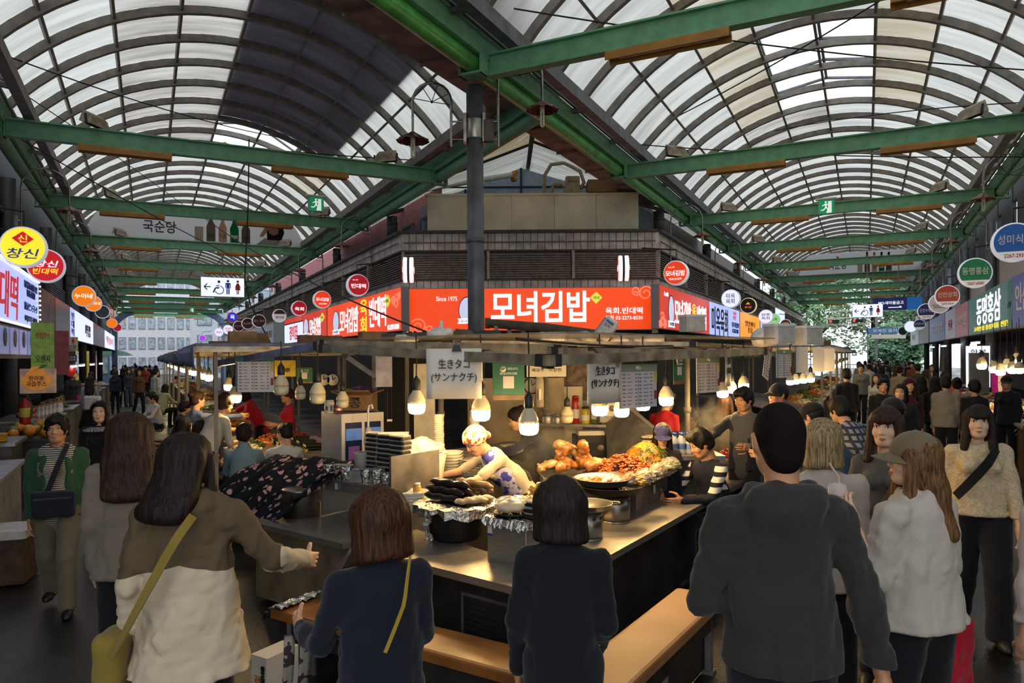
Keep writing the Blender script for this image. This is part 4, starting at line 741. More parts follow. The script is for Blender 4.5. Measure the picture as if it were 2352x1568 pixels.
# ------------------------------------------------------------------ gooseneck lamps
COPPER = mat('weathered_copper', '8a5a48', .35, .7, var=.3, scale=10); CHROME = mat('tarnished_chrome', '9a958c', .25, .9, var=.15); CFL = mat('ivory_lamp_tube', 'cfc3a6', .4, var=0)
def gooseneck(p, yaw, label, r=.28, drop=.3, arm=.25, up=.55):
    o = thing('gooseneck_lamp', label, 'lamp', p, yaw)          # arm leaves along +x
    m = MB(); m.tube([(arm, 0, -.25), (arm, 0, up)]+[(arm+r-r*cos(PI*k/10), 0, up+r*sin(PI*k/10)) for k in range(1, 11)]+[(arm+2*r, 0, up-drop)], .019, 8); m.build('neck', CHROME, o)
    m = MB(); m.tube([(0, 0, .1), (arm, 0, .1)], .014, 6); m.tube([(0, 0, -.15), (arm, 0, -.15)], .014, 6); m.box((0, 0, 0), (.05, .16, .4), ch=.01); m.build('wall_bracket', CHROME, o)
    m = MB(); c = (arm+r, 0, up); [m.tube([c, (arm+r+r*.95*cos(t), 0, up+r*.95*sin(t))], .006, 5) for t in (.2, 1.0, 1.9, 2.7, 3.3)]; m.ball(c, .02, 8, 5); m.build('spokes', STEEL_B, o)
    x = arm+2*r; z = up-drop; m = MB(); n = 24; vs = []; 
    prof = [(.03, .03), (.06, .01), (.15, -.05), (.225, -.10)]
    for q, (rr, zz) in enumerate(prof):
        for k in range(n): w = rr*(1+(.05 if k % 2 else -.02)*(q > 1)); vs.append((x+w*cos(2*PI*k/n), w*sin(2*PI*k/n), z+zz+(.012 if k % 2 and q == 3 else 0)))
    vs += [(v[0], v[1], v[2]-.008) for v in vs]; t = 4*n; fs = [(q*n+k, q*n+(k+1) % n, (q+1)*n+(k+1) % n, (q+1)*n+k) for q in range(3) for k in range(n)]; fs += [tuple(t+i for i in reversed(f)) for f in list(fs)]+[(3*n+k, 3*n+(k+1) % n, t+3*n+(k+1) % n, t+3*n+k) for k in range(n)]
    m.add(vs, fs); m.build('lamp_shade', COPPER, o)
    m = MB(); m.lathe([(.03, -.14), (.035, -.1), (.035, -.05), (.025, .02)], 12, (x, 0, z)); m.build('socket', CREAM, o); m = MB()
    for dx in (-.018, .018):
        for dy in (-.018, .018): m.tube([(x+dx, dy, z-.13), (x+dx, dy, z-.32)], .014, 7)
    m.tube([(x-.018, .0, z-.325), (x+.018, 0, z-.325)], .016, 6); m.build('lamp_tube', CFL, o); return o
m = MB(); o = thing('lamp_clamp', 'shiny steel clamp band round the tall grey post between two lamps', 'clamp', (CP.x, CP.y, 5.05)); m.lathe([(.125, 0), (.13, .01), (.13, .27), (.125, .28)], 18); m.build('band', INOX, o); m = MB(); m.box((.2, -.06, .1), (.14, .1, .3), ch=.01); m.build('ballast_box', mat('brown_box', '5d4a3e', .6), o)
gooseneck((CP.x-.13, CP.y-.02, 5.2), PI, 'gooseneck lamp with copper shade on the left of the tall grey post', .27, .45, .2, .38); gooseneck((CP.x+.13, CP.y-.02, 5.2), 0, 'gooseneck lamp with copper shade on the right of the tall grey post', .31, .4, .2, .75)
for k in range(5):
    gooseneck(PL(18.6+6.3*k+1.3, L1+.05, 4.75), PI+AL, f'gooseneck lamp on the parapet, left arcade building side, {ORD[k]} from the corner', .42, .35, .1, .8); gooseneck(PR(18.6+6.3*k+.4, R0-.05, 4.75), -AR, f'gooseneck lamp on the parapet, right arcade building side, {ORD[k]} from the corner', .42, .35, .1, .8)
    gooseneck(PL(17.6+6.3*k, L0-.1, 4.75), AL, f'gooseneck lamp on the outer side of the left arcade, {ORD[k]} from the front', .42, .35, .1, .8); gooseneck(PR(17.2+6.3*k, R1+.1, 4.75), PI-AR, f'gooseneck lamp on the outer side of the right arcade, {ORD[k]} from the front', .42, .35, .1, .8)
# ------------------------------------------------------------------ floodlights on the beams
FLB = mat('beige_floodlight', 'a39178', .6, var=.2)
def flood(p, yaw, label):
    o = thing('floodlight', label, 'light', p, yaw); m = MB(); m.add([(-.22, -.16, .1), (.22, -.16, .1), (.26, .1, .02), (-.26, .1, .02), (-.2, -.1, .3), (.2, -.1, .3), (.18, .06, .2), (-.18, .06, .2)], [(3, 2, 1, 0), (4, 5, 6, 7), (0, 1, 5, 4), (1, 2, 6, 5), (2, 3, 7, 6), (3, 0, 4, 7)]); m.build('lamp_housing', FLB, o)
    m = MB(); m.add([(-.2, -.165, .115), (.2, -.165, .115), (.18, -.115, .285), (-.18, -.115, .285)], [(0, 1, 2, 3)]); m.build('front_glass', mat('dusty_glass', '8f8a80', .2), o); m = MB(); m.box((0, .02, .03), (.5, .05, .03)); m.bar((-.26, .02, .03), (-.26, .0, .2), .03, .03); m.bar((.26, .02, .03), (.26, 0, .2), .03, .03); m.build('bracket', STEEL_B, o)
for k in range(5):
    flood(PL(14.7+6.3*k, L1-1.2, 6.105), AL+2.4, f'beige floodlight on the {ORD[k]} green beam of the left arcade, building side'); flood(PL(14.7+6.3*k, L0+1.5, 6.105), AL-2.2, f'beige floodlight on the {ORD[k]} green beam of the left arcade, outer side')
    flood(PR(14.9+6.3*k, R0+1.2, 6.105), -AR-2.3, f'beige floodlight on the {ORD[k+1]} green beam of the right arcade, building side'); flood(PR(14.9+6.3*k, R1-1.3, 6.105), -AR+2.2, f'beige floodlight on the {ORD[k+1]} green beam of the right arcade, outer side')
# ------------------------------------------------------------------ loose cables under the roofs
def sag(p, q, d, n=12):
    p, q = Vector(p), Vector(q); return [p.lerp(q, k/n)+V3(0, 0, -4*d*(k/n)*(1-k/n)) for k in range(n+1)]
def cable(pts, label, r=.012): m = MB(); m.tube(pts, r, 5); return solid(m, 'cable', CABLE, label, 'cable')
cable(sag(W(-60, 100, 11), W(640, 315, 19), .15), 'black cable slanting from the upper left corner to the middle of the left vault'); cable(sag(W(0, 290, 12), W(560, 600, 22), .1), 'black cable slanting down from the left edge past the printed banner')
cable([W(572, 320, 17), W(570, 470, 16.9), W(562, 640, 16.8), W(575, 700, 16.5), W(625, 795, 15.5)], 'thick black cable hanging down from the first green beam to the stalls', .016); cable(sag(W(1180, 20, 9.5), W(2420, 165, 11), .1), 'black cable crossing below the right vault near the top')
cable(sag(W(1560, 265, 14), W(2040, -10, 10), .05), 'straight black cable rising to the right across the skylight'); cable(sag(W(1780, 300, 18), W(2352, 235, 14), -.1)[:], 'black cable looped along the near ribs of the right vault'); cable(sag(W(240, 300, 14), W(1000, 370, 16), .08), 'thin dark cable strung under the left vault'); cable(sag(W(470, 500, 20), W(1000, 770, 9), .2), 'dark cable falling across the round signs to the stall roof'); cable(sag(W(1445, 330, 15), W(2352, 360, 14), .1), 'dark cable strung beneath the right vault above the second beam'); cable(sag(W(0, 180, 11), W(420, 470, 20), -.05), 'pale dusty cable at the left eave', .009)
# ================================================================== PEOPLE
SKIN = [mat('skin_a', 'c99a78', .55, var=.06, scale=25, spec=.35), mat('skin_b', 'b98561', .55, var=.06, scale=25, spec=.35), mat('skin_c', 'd8ae90', .55, var=.06, scale=25, spec=.35)]
def hairmat(k, c, c2): return mat('hair_'+k, c, .58, var=.35, scale=40, stretch=(3, 3, .25), bump=.4, dark=c2, spec=.22)
HBUZ = mat('hair_cropped', '1b1613', .9, var=.2, scale=200, bump=.3, spec=.08); HBLK = hairmat('black', '1d1714', '0b0908'); HBRN = hairmat('brown', '3c271b', '150d09'); HDBR = hairmat('dark_brown', '2a1c16', '0e0908'); HAUB = hairmat('auburn', '4e2c18', '140b07'); HBLD = hairmat('ash_blond', 'a58f68', '4a3c28'); HGRY = hairmat('grey', '6a6660', '3a3632'); HGOLD = hairmat('golden_brown', '7a5430', '2c1a10')
EYEW = mat('eye_white', 'd6cfc6', .3, var=0); IRIS = mat('eye_dark', '120c0a', .15, var=0); LIP = mat('lips', 'a8584c', .5, var=0); BROW = mat('brow', '1a1310', .8, var=0)
def rx(a): return np.array(MR(a, 3, 'X'))
def ry(a): return np.array(MR(a, 3, 'Y'))
CACHE = {}
def cached(k, f):
    if k not in CACHE: CACHE[k] = f()
    return CACHE[k]
def head_vq(h):
    def f():
        s = SDF(h); s.ell((0, .015, .025), (.074, .092, .088)); s.ell((0, -.022, -.035), (.059, .066, .078), k=.03); s.ell((0, -.058, -.088), (.026, .024, .020), k=.03)
        s.cap((-.042, .0, -.06), (-.022, -.05, -.087), .02, k=.03); s.cap((.042, .0, -.06), (.022, -.05, -.087), .02, k=.03)
        for x in (-1, 1): s.ell((x*.036, -.058, -.028), (.026, .024, .026), k=.02)
        s.cap((-.038, -.070, .032), (.038, -.070, .032), .008, k=.02)
        for x in (-1, 1): s.ell((x*.031, -.092, .012), (.017, .0145, .011), k=.012, sub=True)
        s.cap((0, -.078, .008), (0, -.095, -.024), .006, .0105, k=.014)
        for x in (-1, 1): s.ell((x*.012, -.092, -.028), (.008, .009, .007), k=.008); s.ell((x*.076, .012, -.005), (.010, .020, .033), R=ry(x*.15)@np.eye(3), k=.008); s.ell((x*.084, .008, -.002), (.007, .010, .017), k=.006, sub=True)
        s.ell((0, -.086, -.057), (.023, .009, .006), k=.006); s.ell((0, -.085, -.067), (.019, .009, .007), k=.006); s.cap((-.02, -.096, -.062), (.02, -.096, -.062), .0025, k=.004, sub=True)
        s.cap((0, .025, -.06), (0, .032, -.17), .051, .050, k=.035)
        return s.run()
    return cached(('head', h), f)
def hand_vq(curl, h):
    def f():
        s = SDF(h); s.box((0, 0, -.048), (.038, .0135, .045), rd=.013, k=.01); s.cap((0, 0, .03), (0, 0, -.03), .026, .027, k=.02, fwd=(0, 1, 0), q=.75)
        for x, L, r in ((-.029, .066, .0078), (-.010, .077, .0086), (.010, .083, .0088), (.029, .074, .0086)):
            p = np.array((x, 0, -.088)); a = curl*.7
            for j, q in enumerate((.45, .32, .23)):
                d = np.array((x*.6*(1-curl*.5), sin(a), -cos(a))); e = p+d/np.linalg.norm(d)*L*q; s.cap(p, e, r*(1-.08*j), r*(1-.08*(j+1)), k=.003); p = e; a += curl*.9
        p = np.array((.034, .004, -.03))
        for d, L, r in (((.75, .35, -.6), .036, .0125), ((.35, .35+.5*curl, -.85), .030, .0105), ((.05, .25+.7*curl, -.9), .024, .009)):
            d = np.array(d); e = p+d/np.linalg.norm(d)*L; s.cap(p, e, r, r*.9, k=.006); p = e
        return s.run()
    return cached(('hand', curl, h), f)
def eye_mesh():
    m = MB(); m.ball((0, 0, 0), (.0145, .007, .0062), 10, 6); m.mi = 1; m.ball((0, -.0035, 0), (.0062, .0045, .0058), 8, 6); m.tube([(-.016, -.004, -.001), (-.008, -.0065, .0058), (.002, -.007, .0068), (.012, -.005, .003), (.016, -.002, -.001)], .0016, 5); return m.mesh('eye', [EYEW, IRIS])
def brow_mesh(): m = MB(); m.tube([(-.019, .002, -.002), (-.008, -.003, .003), (.006, -.004, .004), (.019, .003, -.001)], [.0018, .0032, .0034, .0018], 6); return m.mesh('eyebrow', BROW)
def lip_mesh(): m = MB(); m.tube([(-.021, .006, 0), (-.01, -.001, .003), (0, -.003, .0018), (.01, -.001, .003), (.021, .006, 0)], [.001, .0035, .003, .0035, .001], 6); m.tube([(-.018, .005, -.004), (0, -.003, -.0075), (.018, .005, -.004)], [.001, .0048, .001], 6); return m.mesh('lips', LIP)
def hair_me(style, h):
    def f():
        s = SDF(h); st = style
        if st == 'buzz': s.ell((0, .017, .028), (.0775, .0955, .0945)); s.ell((0, .06, -.04), (.058, .05, .06), k=.03); s.ell((0, -.10, -.035), (.085, .085, .085), k=.01, sub=True); s.cut((0, 0, -.085), (0, -.35, -1)); [s.ell((x*.085, .0, -.03), (.022, .035, .045), k=.01, sub=True) for x in (-1, 1)]
        elif st in ('short_m', 'short_w', 'perm'):
            e = .006 if st == 'perm' else 0; s.ell((0, .02, .034), (.087+e, .106+e, .103+e)); s.ell((0, .045, -.02), (.078+e, .075+e, .08), k=.03); s.ell((0, -.05, .085), (.066, .055, .04), k=.03)
            s.ell((0, -.118, -.035), (.072, .08, .098), k=.012, sub=True); [s.ell((x*.095, -.01, -.035), (.028, .04, .045), k=.012, sub=True) for x in (-1, 1)]; s.cut((0, 0, -.085), (0, -.3, -1))
            s.noise(.016 if st == 'perm' else .010, 30 if st == 'perm' else 34, 30, 24 if st == 'perm' else 18)
        elif st in ('bob', 'bob_full', 'bob_bangs', 'bob_half'):
            w = .012 if st != 'bob' else 0; s.ell((0, .02, .034), (.094+w, .111+w, .106)); s.cap((0, .03, .0), (0, .028, -.12), .098+w, .106+w, k=.04, fwd=(0, 1, 0), q=.92)
            s.box((0, -.13, -.10), (.067, .105, .165), rd=.05, k=.02, sub=True); s.cut((0, 0, -.155), (0, .15, -1), k=.03)
            if st == 'bob_bangs': s.ell((0, -.074, .052), (.068, .032, .036), k=.015)
            if st == 'bob_half': s.ell((0, .04, .125), (.03, .04, .028), k=.02)
            s.noise(.005, 70, 70, 5).noise(.006, 22, 22, 3)
        elif st in ('long', 'long_bangs', 'medium', 'medium_bangs'):
            L = .40 if st.startswith('long') else .27; s.ell((0, .02, .034), (.094, .111, .106)); s.cap((0, .035, .0), (0, .075, -.15), .100, .105, k=.04, fwd=(0, 1, 0), q=.74); s.cap((0, .075, -.15), (0, .128, -L+.05), .105, .110, k=.03, fwd=(0, 1, 0), q=.52)
            s.box((0, -.13, -.14), (.060, .10, .20), rd=.05, k=.02, sub=True); s.cut((0, .05, -L), (0, .1, -1), k=.05)
            for x in (-1, 1): s.cap((x*.072, -.03, .02), (x*.088, -.04, -L*.72), .026, .030, k=.03)
            if 'bangs' in st: s.ell((0, -.076, .054), (.070, .030, .036), k=.015)
            s.noise(.006, 60, 60, 4).noise(.008, 18, 18, 3)
        elif st in ('bun', 'pony'):
            s.ell((0, .02, .032), (.085, .105, .100)); s.ell((0, .05, -.03), (.07, .065, .06), k=.03); s.ell((0, -.115, -.03), (.076, .082, .1), k=.012, sub=True); s.cut((0, 0, -.075), (0, -.4, -1))
            if st == 'bun': s.ell((0, .105, .075), (.048, .045, .045), k=.012)
            else: s.cap((0, .12, .03), (0, .15, -.22), .035, .03, k=.02)
            s.noise(.004, 50, 50, 20)
        elif st == 'undercap': s.ell((0, .02, .02), (.083, .102, .088)); s.ell((0, -.10, -.02), (.09, .09, .12), k=.01, sub=True); s.cut((0, 0, -.075), (0, -.4, -1)); s.cut((0, 0, .04), (0, 0, 1))
        V, Q = s.run(); return np_mesh('hair', [(V, Q)], HBLK)
    return cached((style, h), f)
def cap_me(kind):
    def f():
        s = SDF(.006)
        if kind == 'baseball': s.ell((0, .018, .035), (.094, .112, .098)); s.ell((0, .018, .02), (.084, .102, .088), k=.004, sub=True); s.cut((0, 0, .022), (0, .12, -1), k=.004); s.ell((0, .018, .134), (.008, .008, .006), k=.004)
        else: s.ell((0, .022, .038), (.097, .114, .102)); s.ell((0, -.10, -.06), (.10, .085, .10), k=.01, sub=True); s.cut((0, 0, -.02), (0, -.35, -1), k=.01); s.ell((.02, .125, -.02), (.03, .025, .03), k=.02); s.noise(.006, 25, 25, 20)
        V, Q = s.run(); return np_mesh('cap', [(V, Q)], HBLK)
    return cached(('cap', kind), f)
def brim_me():
    def f():
        m = MB()
        def fn(u, v): a = -1.15+2.3*u; r = v*.085; return ((.088+r*.25)*sin(a), .018-(.106+r)*cos(a), .030-.10*abs(sin(a))*.25-v*.018)
        m.sheet(fn, 14, 5, .005); return m.mesh('brim', HBLK)
    return cached('brim', f)
def unit(v): v = np.array(v, float); return v/np.linalg.norm(v)
ARM = dict(down=((.08, .03, -1), (.0, -.12, -1)), down2=((.16, .10, -1), (.05, -.06, -1)), bent=((.18, -.05, -1), (-.25, -1, .15)), phone=((.15, -.1, -1), (-.35, -.8, .6)), hold=((.2, -.15, -1), (-.55, -.8, .25)), reach=((.2, -.8, -.45), (.0, -1, -.12)), table=((.15, -.55, -.8), (-.35, -.9, -.05)), swing=((.14, -.25, -1), (.04, -.45, -1)), swingb=((.14, .3, -1), (.05, .1, -1)), strap=((.16, .0, -1), (-.6, -.6, .75)), lap=((.14, -.25, -1), (-.4, -.9, -.1)))
def person(label, loc, yaw, h=1.65, b=1., sex='f', pose='stand', lean=0., head=(0, 0, 0), L='down', R='down', skin=0, hair=('bob', HBLK), top=None, bot=None, shoes=None, hat=None, lod=1, z0=0., seat=.46, over=None, group=None, curl=(.35, .35), twist=0., glasses=None, face=True, name='person', neck=.0, hairs=(1, 1, 1)):
    S = h/1.70; sh = skin if not isinstance(skin, int) else SKIN[skin]; yw = rad(yaw)
    root = thing(name, label, 'person', (loc[0], loc[1], z0), yw, group); root['S'] = 1; del root['S']
    W_ = (1.0 if sex == 'f' else 1.09)*b; hb = [.024, .028, .034][lod]; ht = [.013, .02, .029][lod]
    pz = .93*S if pose != 'sit' else seat+.10*S; dz = pz-.93*S; th = rad(lean); tw = rad(twist)
    def T(x, y, z):                                    # upper body point (metres for 1.70 m), leaned about the hips
        x, y, z = x*S, y*S, z*S-.93*S; x, y = x*cos(tw)-y*sin(tw), x*sin(tw)+y*cos(tw)
        return np.array((x, y*cos(th)-z*sin(th), y*sin(th)+z*cos(th)+pz))
    fw = np.array((-sin(tw)*-1, -cos(tw)*cos(th), -sin(th)))
    shw = .158*W_; nb = T(0, .02, 1.43); hdir = T(0, -.012-neck, 1.575)
    hr = (MR(tw, 3, 'Z') @ MR(th*.75, 3, 'X') @ MR(rad(head[0]), 3, 'Z') @ MR(rad(head[1]), 3, 'X') @ MR(rad(head[2]), 3, 'Y'))
    hs = S*(.97 if sex == 'f' else 1.0); HM = MT(hdir) @ hr.to_4x4() @ Matrix.Scale(hs, 4)
    arms = {}
    for sd, spec in ((1, L), (-1, R)):
        u, f = ARM[spec] if isinstance(spec, str) else spec; m_ = np.array((sd, 1, 1)); u, f = unit(u)*m_, unit(f)*m_
        Rz = np.array(MR(tw, 3, 'Z')); u, f = Rz@u, Rz@f; s0 = T(sd*shw, .015, 1.352); e = s0+u*.285*S; w = e+f*.245*S; arms[sd] = (s0, e, w, f)
    legs = {}
    for sd in (1, -1):
        hp = np.array((sd*.085*S*b, 0, pz-.03*S))
        if pose == 'sit': k = np.array((sd*.11*S, -.42*S, seat+.07*S)); a = np.array((sd*.11*S, -.38*S, .08*S))
        elif pose == 'walk': y = sd*.16*S; k = np.array((sd*.09*S, -.06*S-y*.6, .49*S)); a = np.array((sd*.09*S, .04*S-y*1.3, (.08+(.05 if sd < 0 else 0))*S))
        else: k = np.array((sd*.095*S*b, -.015*S, .49*S)); a = np.array((sd*.10*S*b, .02*S, .08*S))
        legs[sd] = (hp, k, a)
    # body: trunk and limbs, then finer head and hands welded into the same mesh
    s = SDF(hb); s.cap(T(0, .01, 1.03), T(0, .01, 1.27), .110*S*W_, .115*S*W_, fwd=fw, q=.62); s.cap(T(-.11*W_, .015, 1.345), T(.11*W_, .015, 1.345), .04*S, k=.04); s.ell((0, 0, pz), (.14*S*b, .10*S, .12*S), k=.04); s.cap(T(0, .02, 1.37), T(0, .012, 1.47), .050*S, k=.02)
    for sd in (1, -1):
        a = arms[sd]; c_ = 1 if (top or {}).get('sleeve', 1) < .9 else .78; s.cap(a[0], a[1], .043*S*W_*c_, .037*S*W_*c_, k=.02); s.cap(a[1], a[2], .037*S*W_*c_, .026*S*W_, k=.012); g = legs[sd]; s.cap(g[0], g[1], .070*S, .048*S, k=.03); s.cap(g[1], g[2], .048*S, .034*S, k=.015)
    parts = [s.run()+(0,)]; hh = [.0066, .0095, .014][lod]; V, Q = head_vq(hh); M3 = np.array(HM.to_3x3()); parts.append((V@M3.T+np.array(HM.translation), Q, 0))
    for i, sd in enumerate((1, -1)):
        a = arms[sd]; V, Q = hand_vq(curl[i], [.0055, .0075, .0115][lod]); z = -a[3]; y = unit(np.array((-sd*.9, -.25, .1))-z*np.dot((-sd*.9, -.25, .1), z)); x = np.cross(y, z); Rm = np.stack([x, y, z], 1)
        V2 = V.copy()
        flip = np.dot(x, (0, -1, 0)) < 0
        if flip: V2[:, 0] *= -1; Q = Q[:, ::-1]
        parts.append((V2*S*(1.0 if sex == 'f' else 1.08)@Rm.T+a[2]-z*-.0, Q, 0))
    link('body', np_mesh('body', parts, sh), root)
    # top garment
    t = dict(mat=None, hem=.86, sleeve=1., loose=1., hood=False, collar=0., flare=1., open=False, fold=1.); t.update(top or {})
    if t['mat']:
        lo = t['loose']; s = SDF(ht); q = .70; wv = .146*S*W_*(.65+.35*lo); hz = (t['hem'])*S; base = min(1.05, 1.05)
        s.cap(T(0, .012, 1.08), T(0, .010, 1.285), wv*.98, .146*S*W_*(.78+.22*lo), fwd=fw, q=q); [s.cap(T(x*.03, .022, 1.392), T(x*.122*W_, .018, 1.348), .048*S, .048*S*(.85+.15*lo), k=.03) for x in (-1, 1)]; s.cap(T(0, .03, 1.35), T(0, .022, 1.42), .066*S, .058*S, k=.03)
        if sex == 'f': [s.ell(T(x*.068, -.085, 1.255), (.062*S, .055*S, .058*S), k=.05) for x in (-1, 1)]
        if hz < 1.08*S:
            if pose == 'sit': s.cap(T(0, .01, 1.08), np.array((0, .01, pz-.02*S)), wv*.98, .155*S*b*(.6+.4*lo), k=.05, fwd=(0, 1, 0), q=.8)
            elif th < .3: s.cap(T(0, .01, 1.08), np.array((0, .0, hz)), wv*.98, .184*S*b*(.68+.32*lo)*t['flare'], k=.05, fwd=(0, 1, 0), q=.76)
            else: s.cap(T(0, .01, 1.08), T(0, .0, max(.86, t['hem'])), wv*.98, .16*S*b*t['flare'], k=.05, fwd=(0, 1, 0), q=.8)
        for sd in (1, -1):
            a = arms[sd]; r0, r1, r2 = .052*S*W_*(.65+.35*lo), .045*S*W_*(.55+.45*lo), .038*S*W_*(.5+.5*lo); sl = t['sleeve']
            if sl >= .5: s.cap(a[0], a[1], r0, r1, k=.035); fr = (sl-.5)*2; e = a[1]+(a[2]-a[1])*fr; s.cap(a[1], e, r1, r1+(r2-r1)*fr, k=.02)
            elif sl > 0: s.cap(a[0], a[0]+(a[1]-a[0])*sl*2, r0, r1*1.12, k=.035)
        if t['hood']: hair_z = 0; s.cap(T(-.07, .055, 1.40), T(.07, .055, 1.40), .055*S, k=.03); s.ell(T(0, .095, 1.37), (.10*S, .05*S, .075*S), k=.03); s.cap(T(-.085, .0, 1.43), T(.0, -.07, 1.36), .03*S, k=.02); s.cap(T(.085, .0, 1.43), T(0, -.07, 1.36), .03*S, k=.02)
        if t['collar']: s.cap(T(0, .022, 1.42), T(0, .012, 1.42+t['collar']), .068*S, .070*S, k=.02)
        if t.get('vneck'): s.ell(T(0, -.12, 1.40), (.05*S, .07*S, .085*S), k=.01, sub=True)
        if t['open']: s.ell(T(0, -.17, 1.12), (.085*S, .13*S, .46*S), k=.02, sub=True)
        am = (.006 if lod == 0 else .007)*t['fold']*(.6+.6*lo)
        s.noise(am*.9, 9, 9, 5, yaw).noise(am*.8, 13, 13, -6, loc[0]*9).noise(am*.5, 24, 24, -22, 3)
        if pose != 'sit' and th < .3: s.cut((0, 0, hz), (0, 0, -1), k=.008)
        if not t['hood'] and not t['collar']: s.ell(T(0, -.008, 1.472), (.07*S, .078*S, .055*S), k=.012, sub=True)
        link(t.get('name', 'top'), np_mesh('top', [s.run()], t['mat']), root)
    if over:                                           # inner shirt seen in an open jacket, or an apron
        s = SDF(ht); s.cap(T(0, .0, 1.02), T(0, .0, 1.32), .150*S*W_, .140*S*W_, fwd=fw, q=.66)
        if over.get('front'): s.cap(T(0, -.02, .80), T(0, -.02, 1.25), .155*S*W_, .13*S*W_, fwd=fw, q=.74); s.cut(T(0, -.03, 1), (0, 1, 0))
        else: s.cap(T(-.09, .01, 1.37), T(.09, .01, 1.37), .05*S, k=.04); s.ell(T(0, -.03, 1.47), (.065*S, .07*S, .06*S), k=.015, sub=True); s.cap(T(0, .01, 1.02), (0, 0, pz-.06*S), .15*S*W_, .15*S*b, fwd=(0, 1, 0), q=.72)
        if sex == 'f': [s.ell(T(x*.066, -.078, 1.25), (.058*S, .05*S, .055*S), k=.05) for x in (-1, 1)]
        link(over.get('name', 'shirt'), np_mesh('shirt', [s.run()], over['mat']), root)
    # trousers or skirt
    t = dict(mat=None, loose=1., kind='trousers', hem=.07); t.update(bot or {})
    if t['mat']:
        lo = t['loose']; s = SDF(ht*1.15)
        if t['kind'] == 'trousers':
            s.ell((0, .0, pz-.01*S), (.150*S*b, .106*S*b, .12*S), k=.03)
            if pose != 'sit': s.cap((0, 0, pz), (0, .0, pz+.09*S), .130*S*b, .118*S*b, k=.03, fwd=(0, 1, 0), q=.72)
            for sd in (1, -1): g = legs[sd]; s.cap(g[0], g[1], .088*S*b*(.7+.3*lo), .062*S*(.5+.5*lo), k=.03); e = g[2]+np.array((0, 0, t['hem']*S-.07*S)); s.cap(g[1], e, .062*S*(.5+.5*lo), .054*S*(.35+.65*lo), k=.02)
            s.noise(.006, 14, 14, 8, 2.).noise(.004, 26, 26, 18, 5.)
            if pose != 'sit': s.cut((0, 0, max(.035, t['hem']*S*.6)), (0, 0, -1))
        else:
            s.cap((0, 0, pz+.06*S), (0, 0, t['hem']*S), .135*S*b, .24*S*lo, k=.02, fwd=(0, 1, 0), q=.8); s.noise(.014, 14, 14, 1.5, 2.); s.cut((0, 0, t['hem']*S), (0, 0, -1))
        link(t.get('name', t['kind']), np_mesh('trousers', [s.run()], t['mat']), root)
    for sd in (1, -1):
        a = legs[sd][2]; s = SDF([.014, .018, .026][lod]); g = max(0, a[2]-.08*S); s.cap((a[0], a[1]+.03*S, g+.04*S), (a[0]+sd*.012, a[1]-.10*S, g+.028*S), .042*S, .040*S); s.cap((a[0], a[1]+.012, g+.05*S), (a[0], a[1]+.012, g+.10*S), .042*S, .04*S, k=.02); s.cap((a[0]+sd*.01, a[1]-.1*S, g+.026*S), (a[0]+sd*.014, a[1]-.145*S, g+.024*S), .040*S, .032*S, k=.02); s.cut((0, 0, g+.002), (0, 0, -1)); link('shoe', np_mesh('shoe', [s.run()], shoes or mat('dark_shoe', '1c1a1a', .5)), root)
    # head details
    def hang(nm, me, m, loc=(0, 0, 0), rot=(0, 0, 0), sc=(1, 1, 1)):
        o = link(nm, me, root); o.matrix_local = HM @ MT(loc) @ MR(rot[2], 4, 'Z') @ MR(rot[0], 4, 'X') @ Matrix.Diagonal((*sc, 1))
        if m: setmat(o, m)
        return o
    if face and lod < 2 or face == 2:
        for x in (-1, 1): hang('eye', cached('eye', eye_mesh), None, (x*.0305, -.0745, .0125), (0, 0, x*.22), (1.15, 1.1, 1.25)); hang('eyebrow', cached('brow', brow_mesh), None, (x*.031, -.0755, .039), (0, 0, x*.25), (-x, 1, .7))
        hang('lips', cached('lips', lip_mesh), None, (0, -.0935, -.061))
    if hair: hang('hair', hair_me(hair[0], [.0072, .0105, .015][lod]), hair[1], sc=hairs)
    if hat:
        kind, hm = hat[0], hat[1]; hang('cap' if kind == 'baseball' else 'headscarf', cap_me(kind), hm)
        if kind == 'baseball': hang('brim', brim_me(), hm)
    if glasses: m = MB(); [m.tube([(x*.032+.02*cos(t_), -.098, .012+.017*sin(t_)) for t_ in [k*PI/8 for k in range(16)]], .0022, 5, closed=True) for x in (-1, 1)]; m.tube([(-.012, -.099, .014), (.012, -.099, .014)], .002, 5); [m.tube([(x*.052, -.096, .016), (x*.08, -.02, .014), (x*.08, .02, .008)], .0018, 5) for x in (-1, 1)]; g = hang('glasses', m.mesh('glasses', mat('glasses_frame', '2a2422', .3)), None, (0, -.0 if glasses == 1 else .02, 0 if glasses == 1 else .085), (0 if glasses == 1 else -.35, 0, 0))
    root['h'] = 1; del root['h']; PEOPLE[label] = dict(root=root, T=T, arms=arms, HM=HM, S=S, yaw=yw, W=lambda p: MT(root.location) @ MR(yw, 4, 'Z') @ Vector(p)); return PEOPLE[label]
PEOPLE = {}
def strap(P, pts, w, m, name='strap', parent=None, t=.006):
    """flat band through points given in the person's own frame"""
    pts = [Vector(p) for p in pts]; mb = MB(); vs = []
    for i, p in enumerate(pts):
        d = (pts[min(i+1, len(pts)-1)]-pts[max(i-1, 0)]).normalized(); out = Vector((p.x, p.y, 0)); out = out.normalized() if out.length > .01 else Vector((0, -1, 0)); x = d.cross(out).normalized()*w/2; o = x.cross(d).normalized()*t
        vs += [p-x, p+x, p+x+o, p-x+o]
    n = len(pts); fs = [(i*4+k, i*4+(k+1) % 4, i*4+4+(k+1) % 4, i*4+4+k) for i in range(n-1) for k in range(4)]+[(0, 1, 2, 3)]; mb.add(vs, fs); ob = mb.build(name, m, parent); return ob
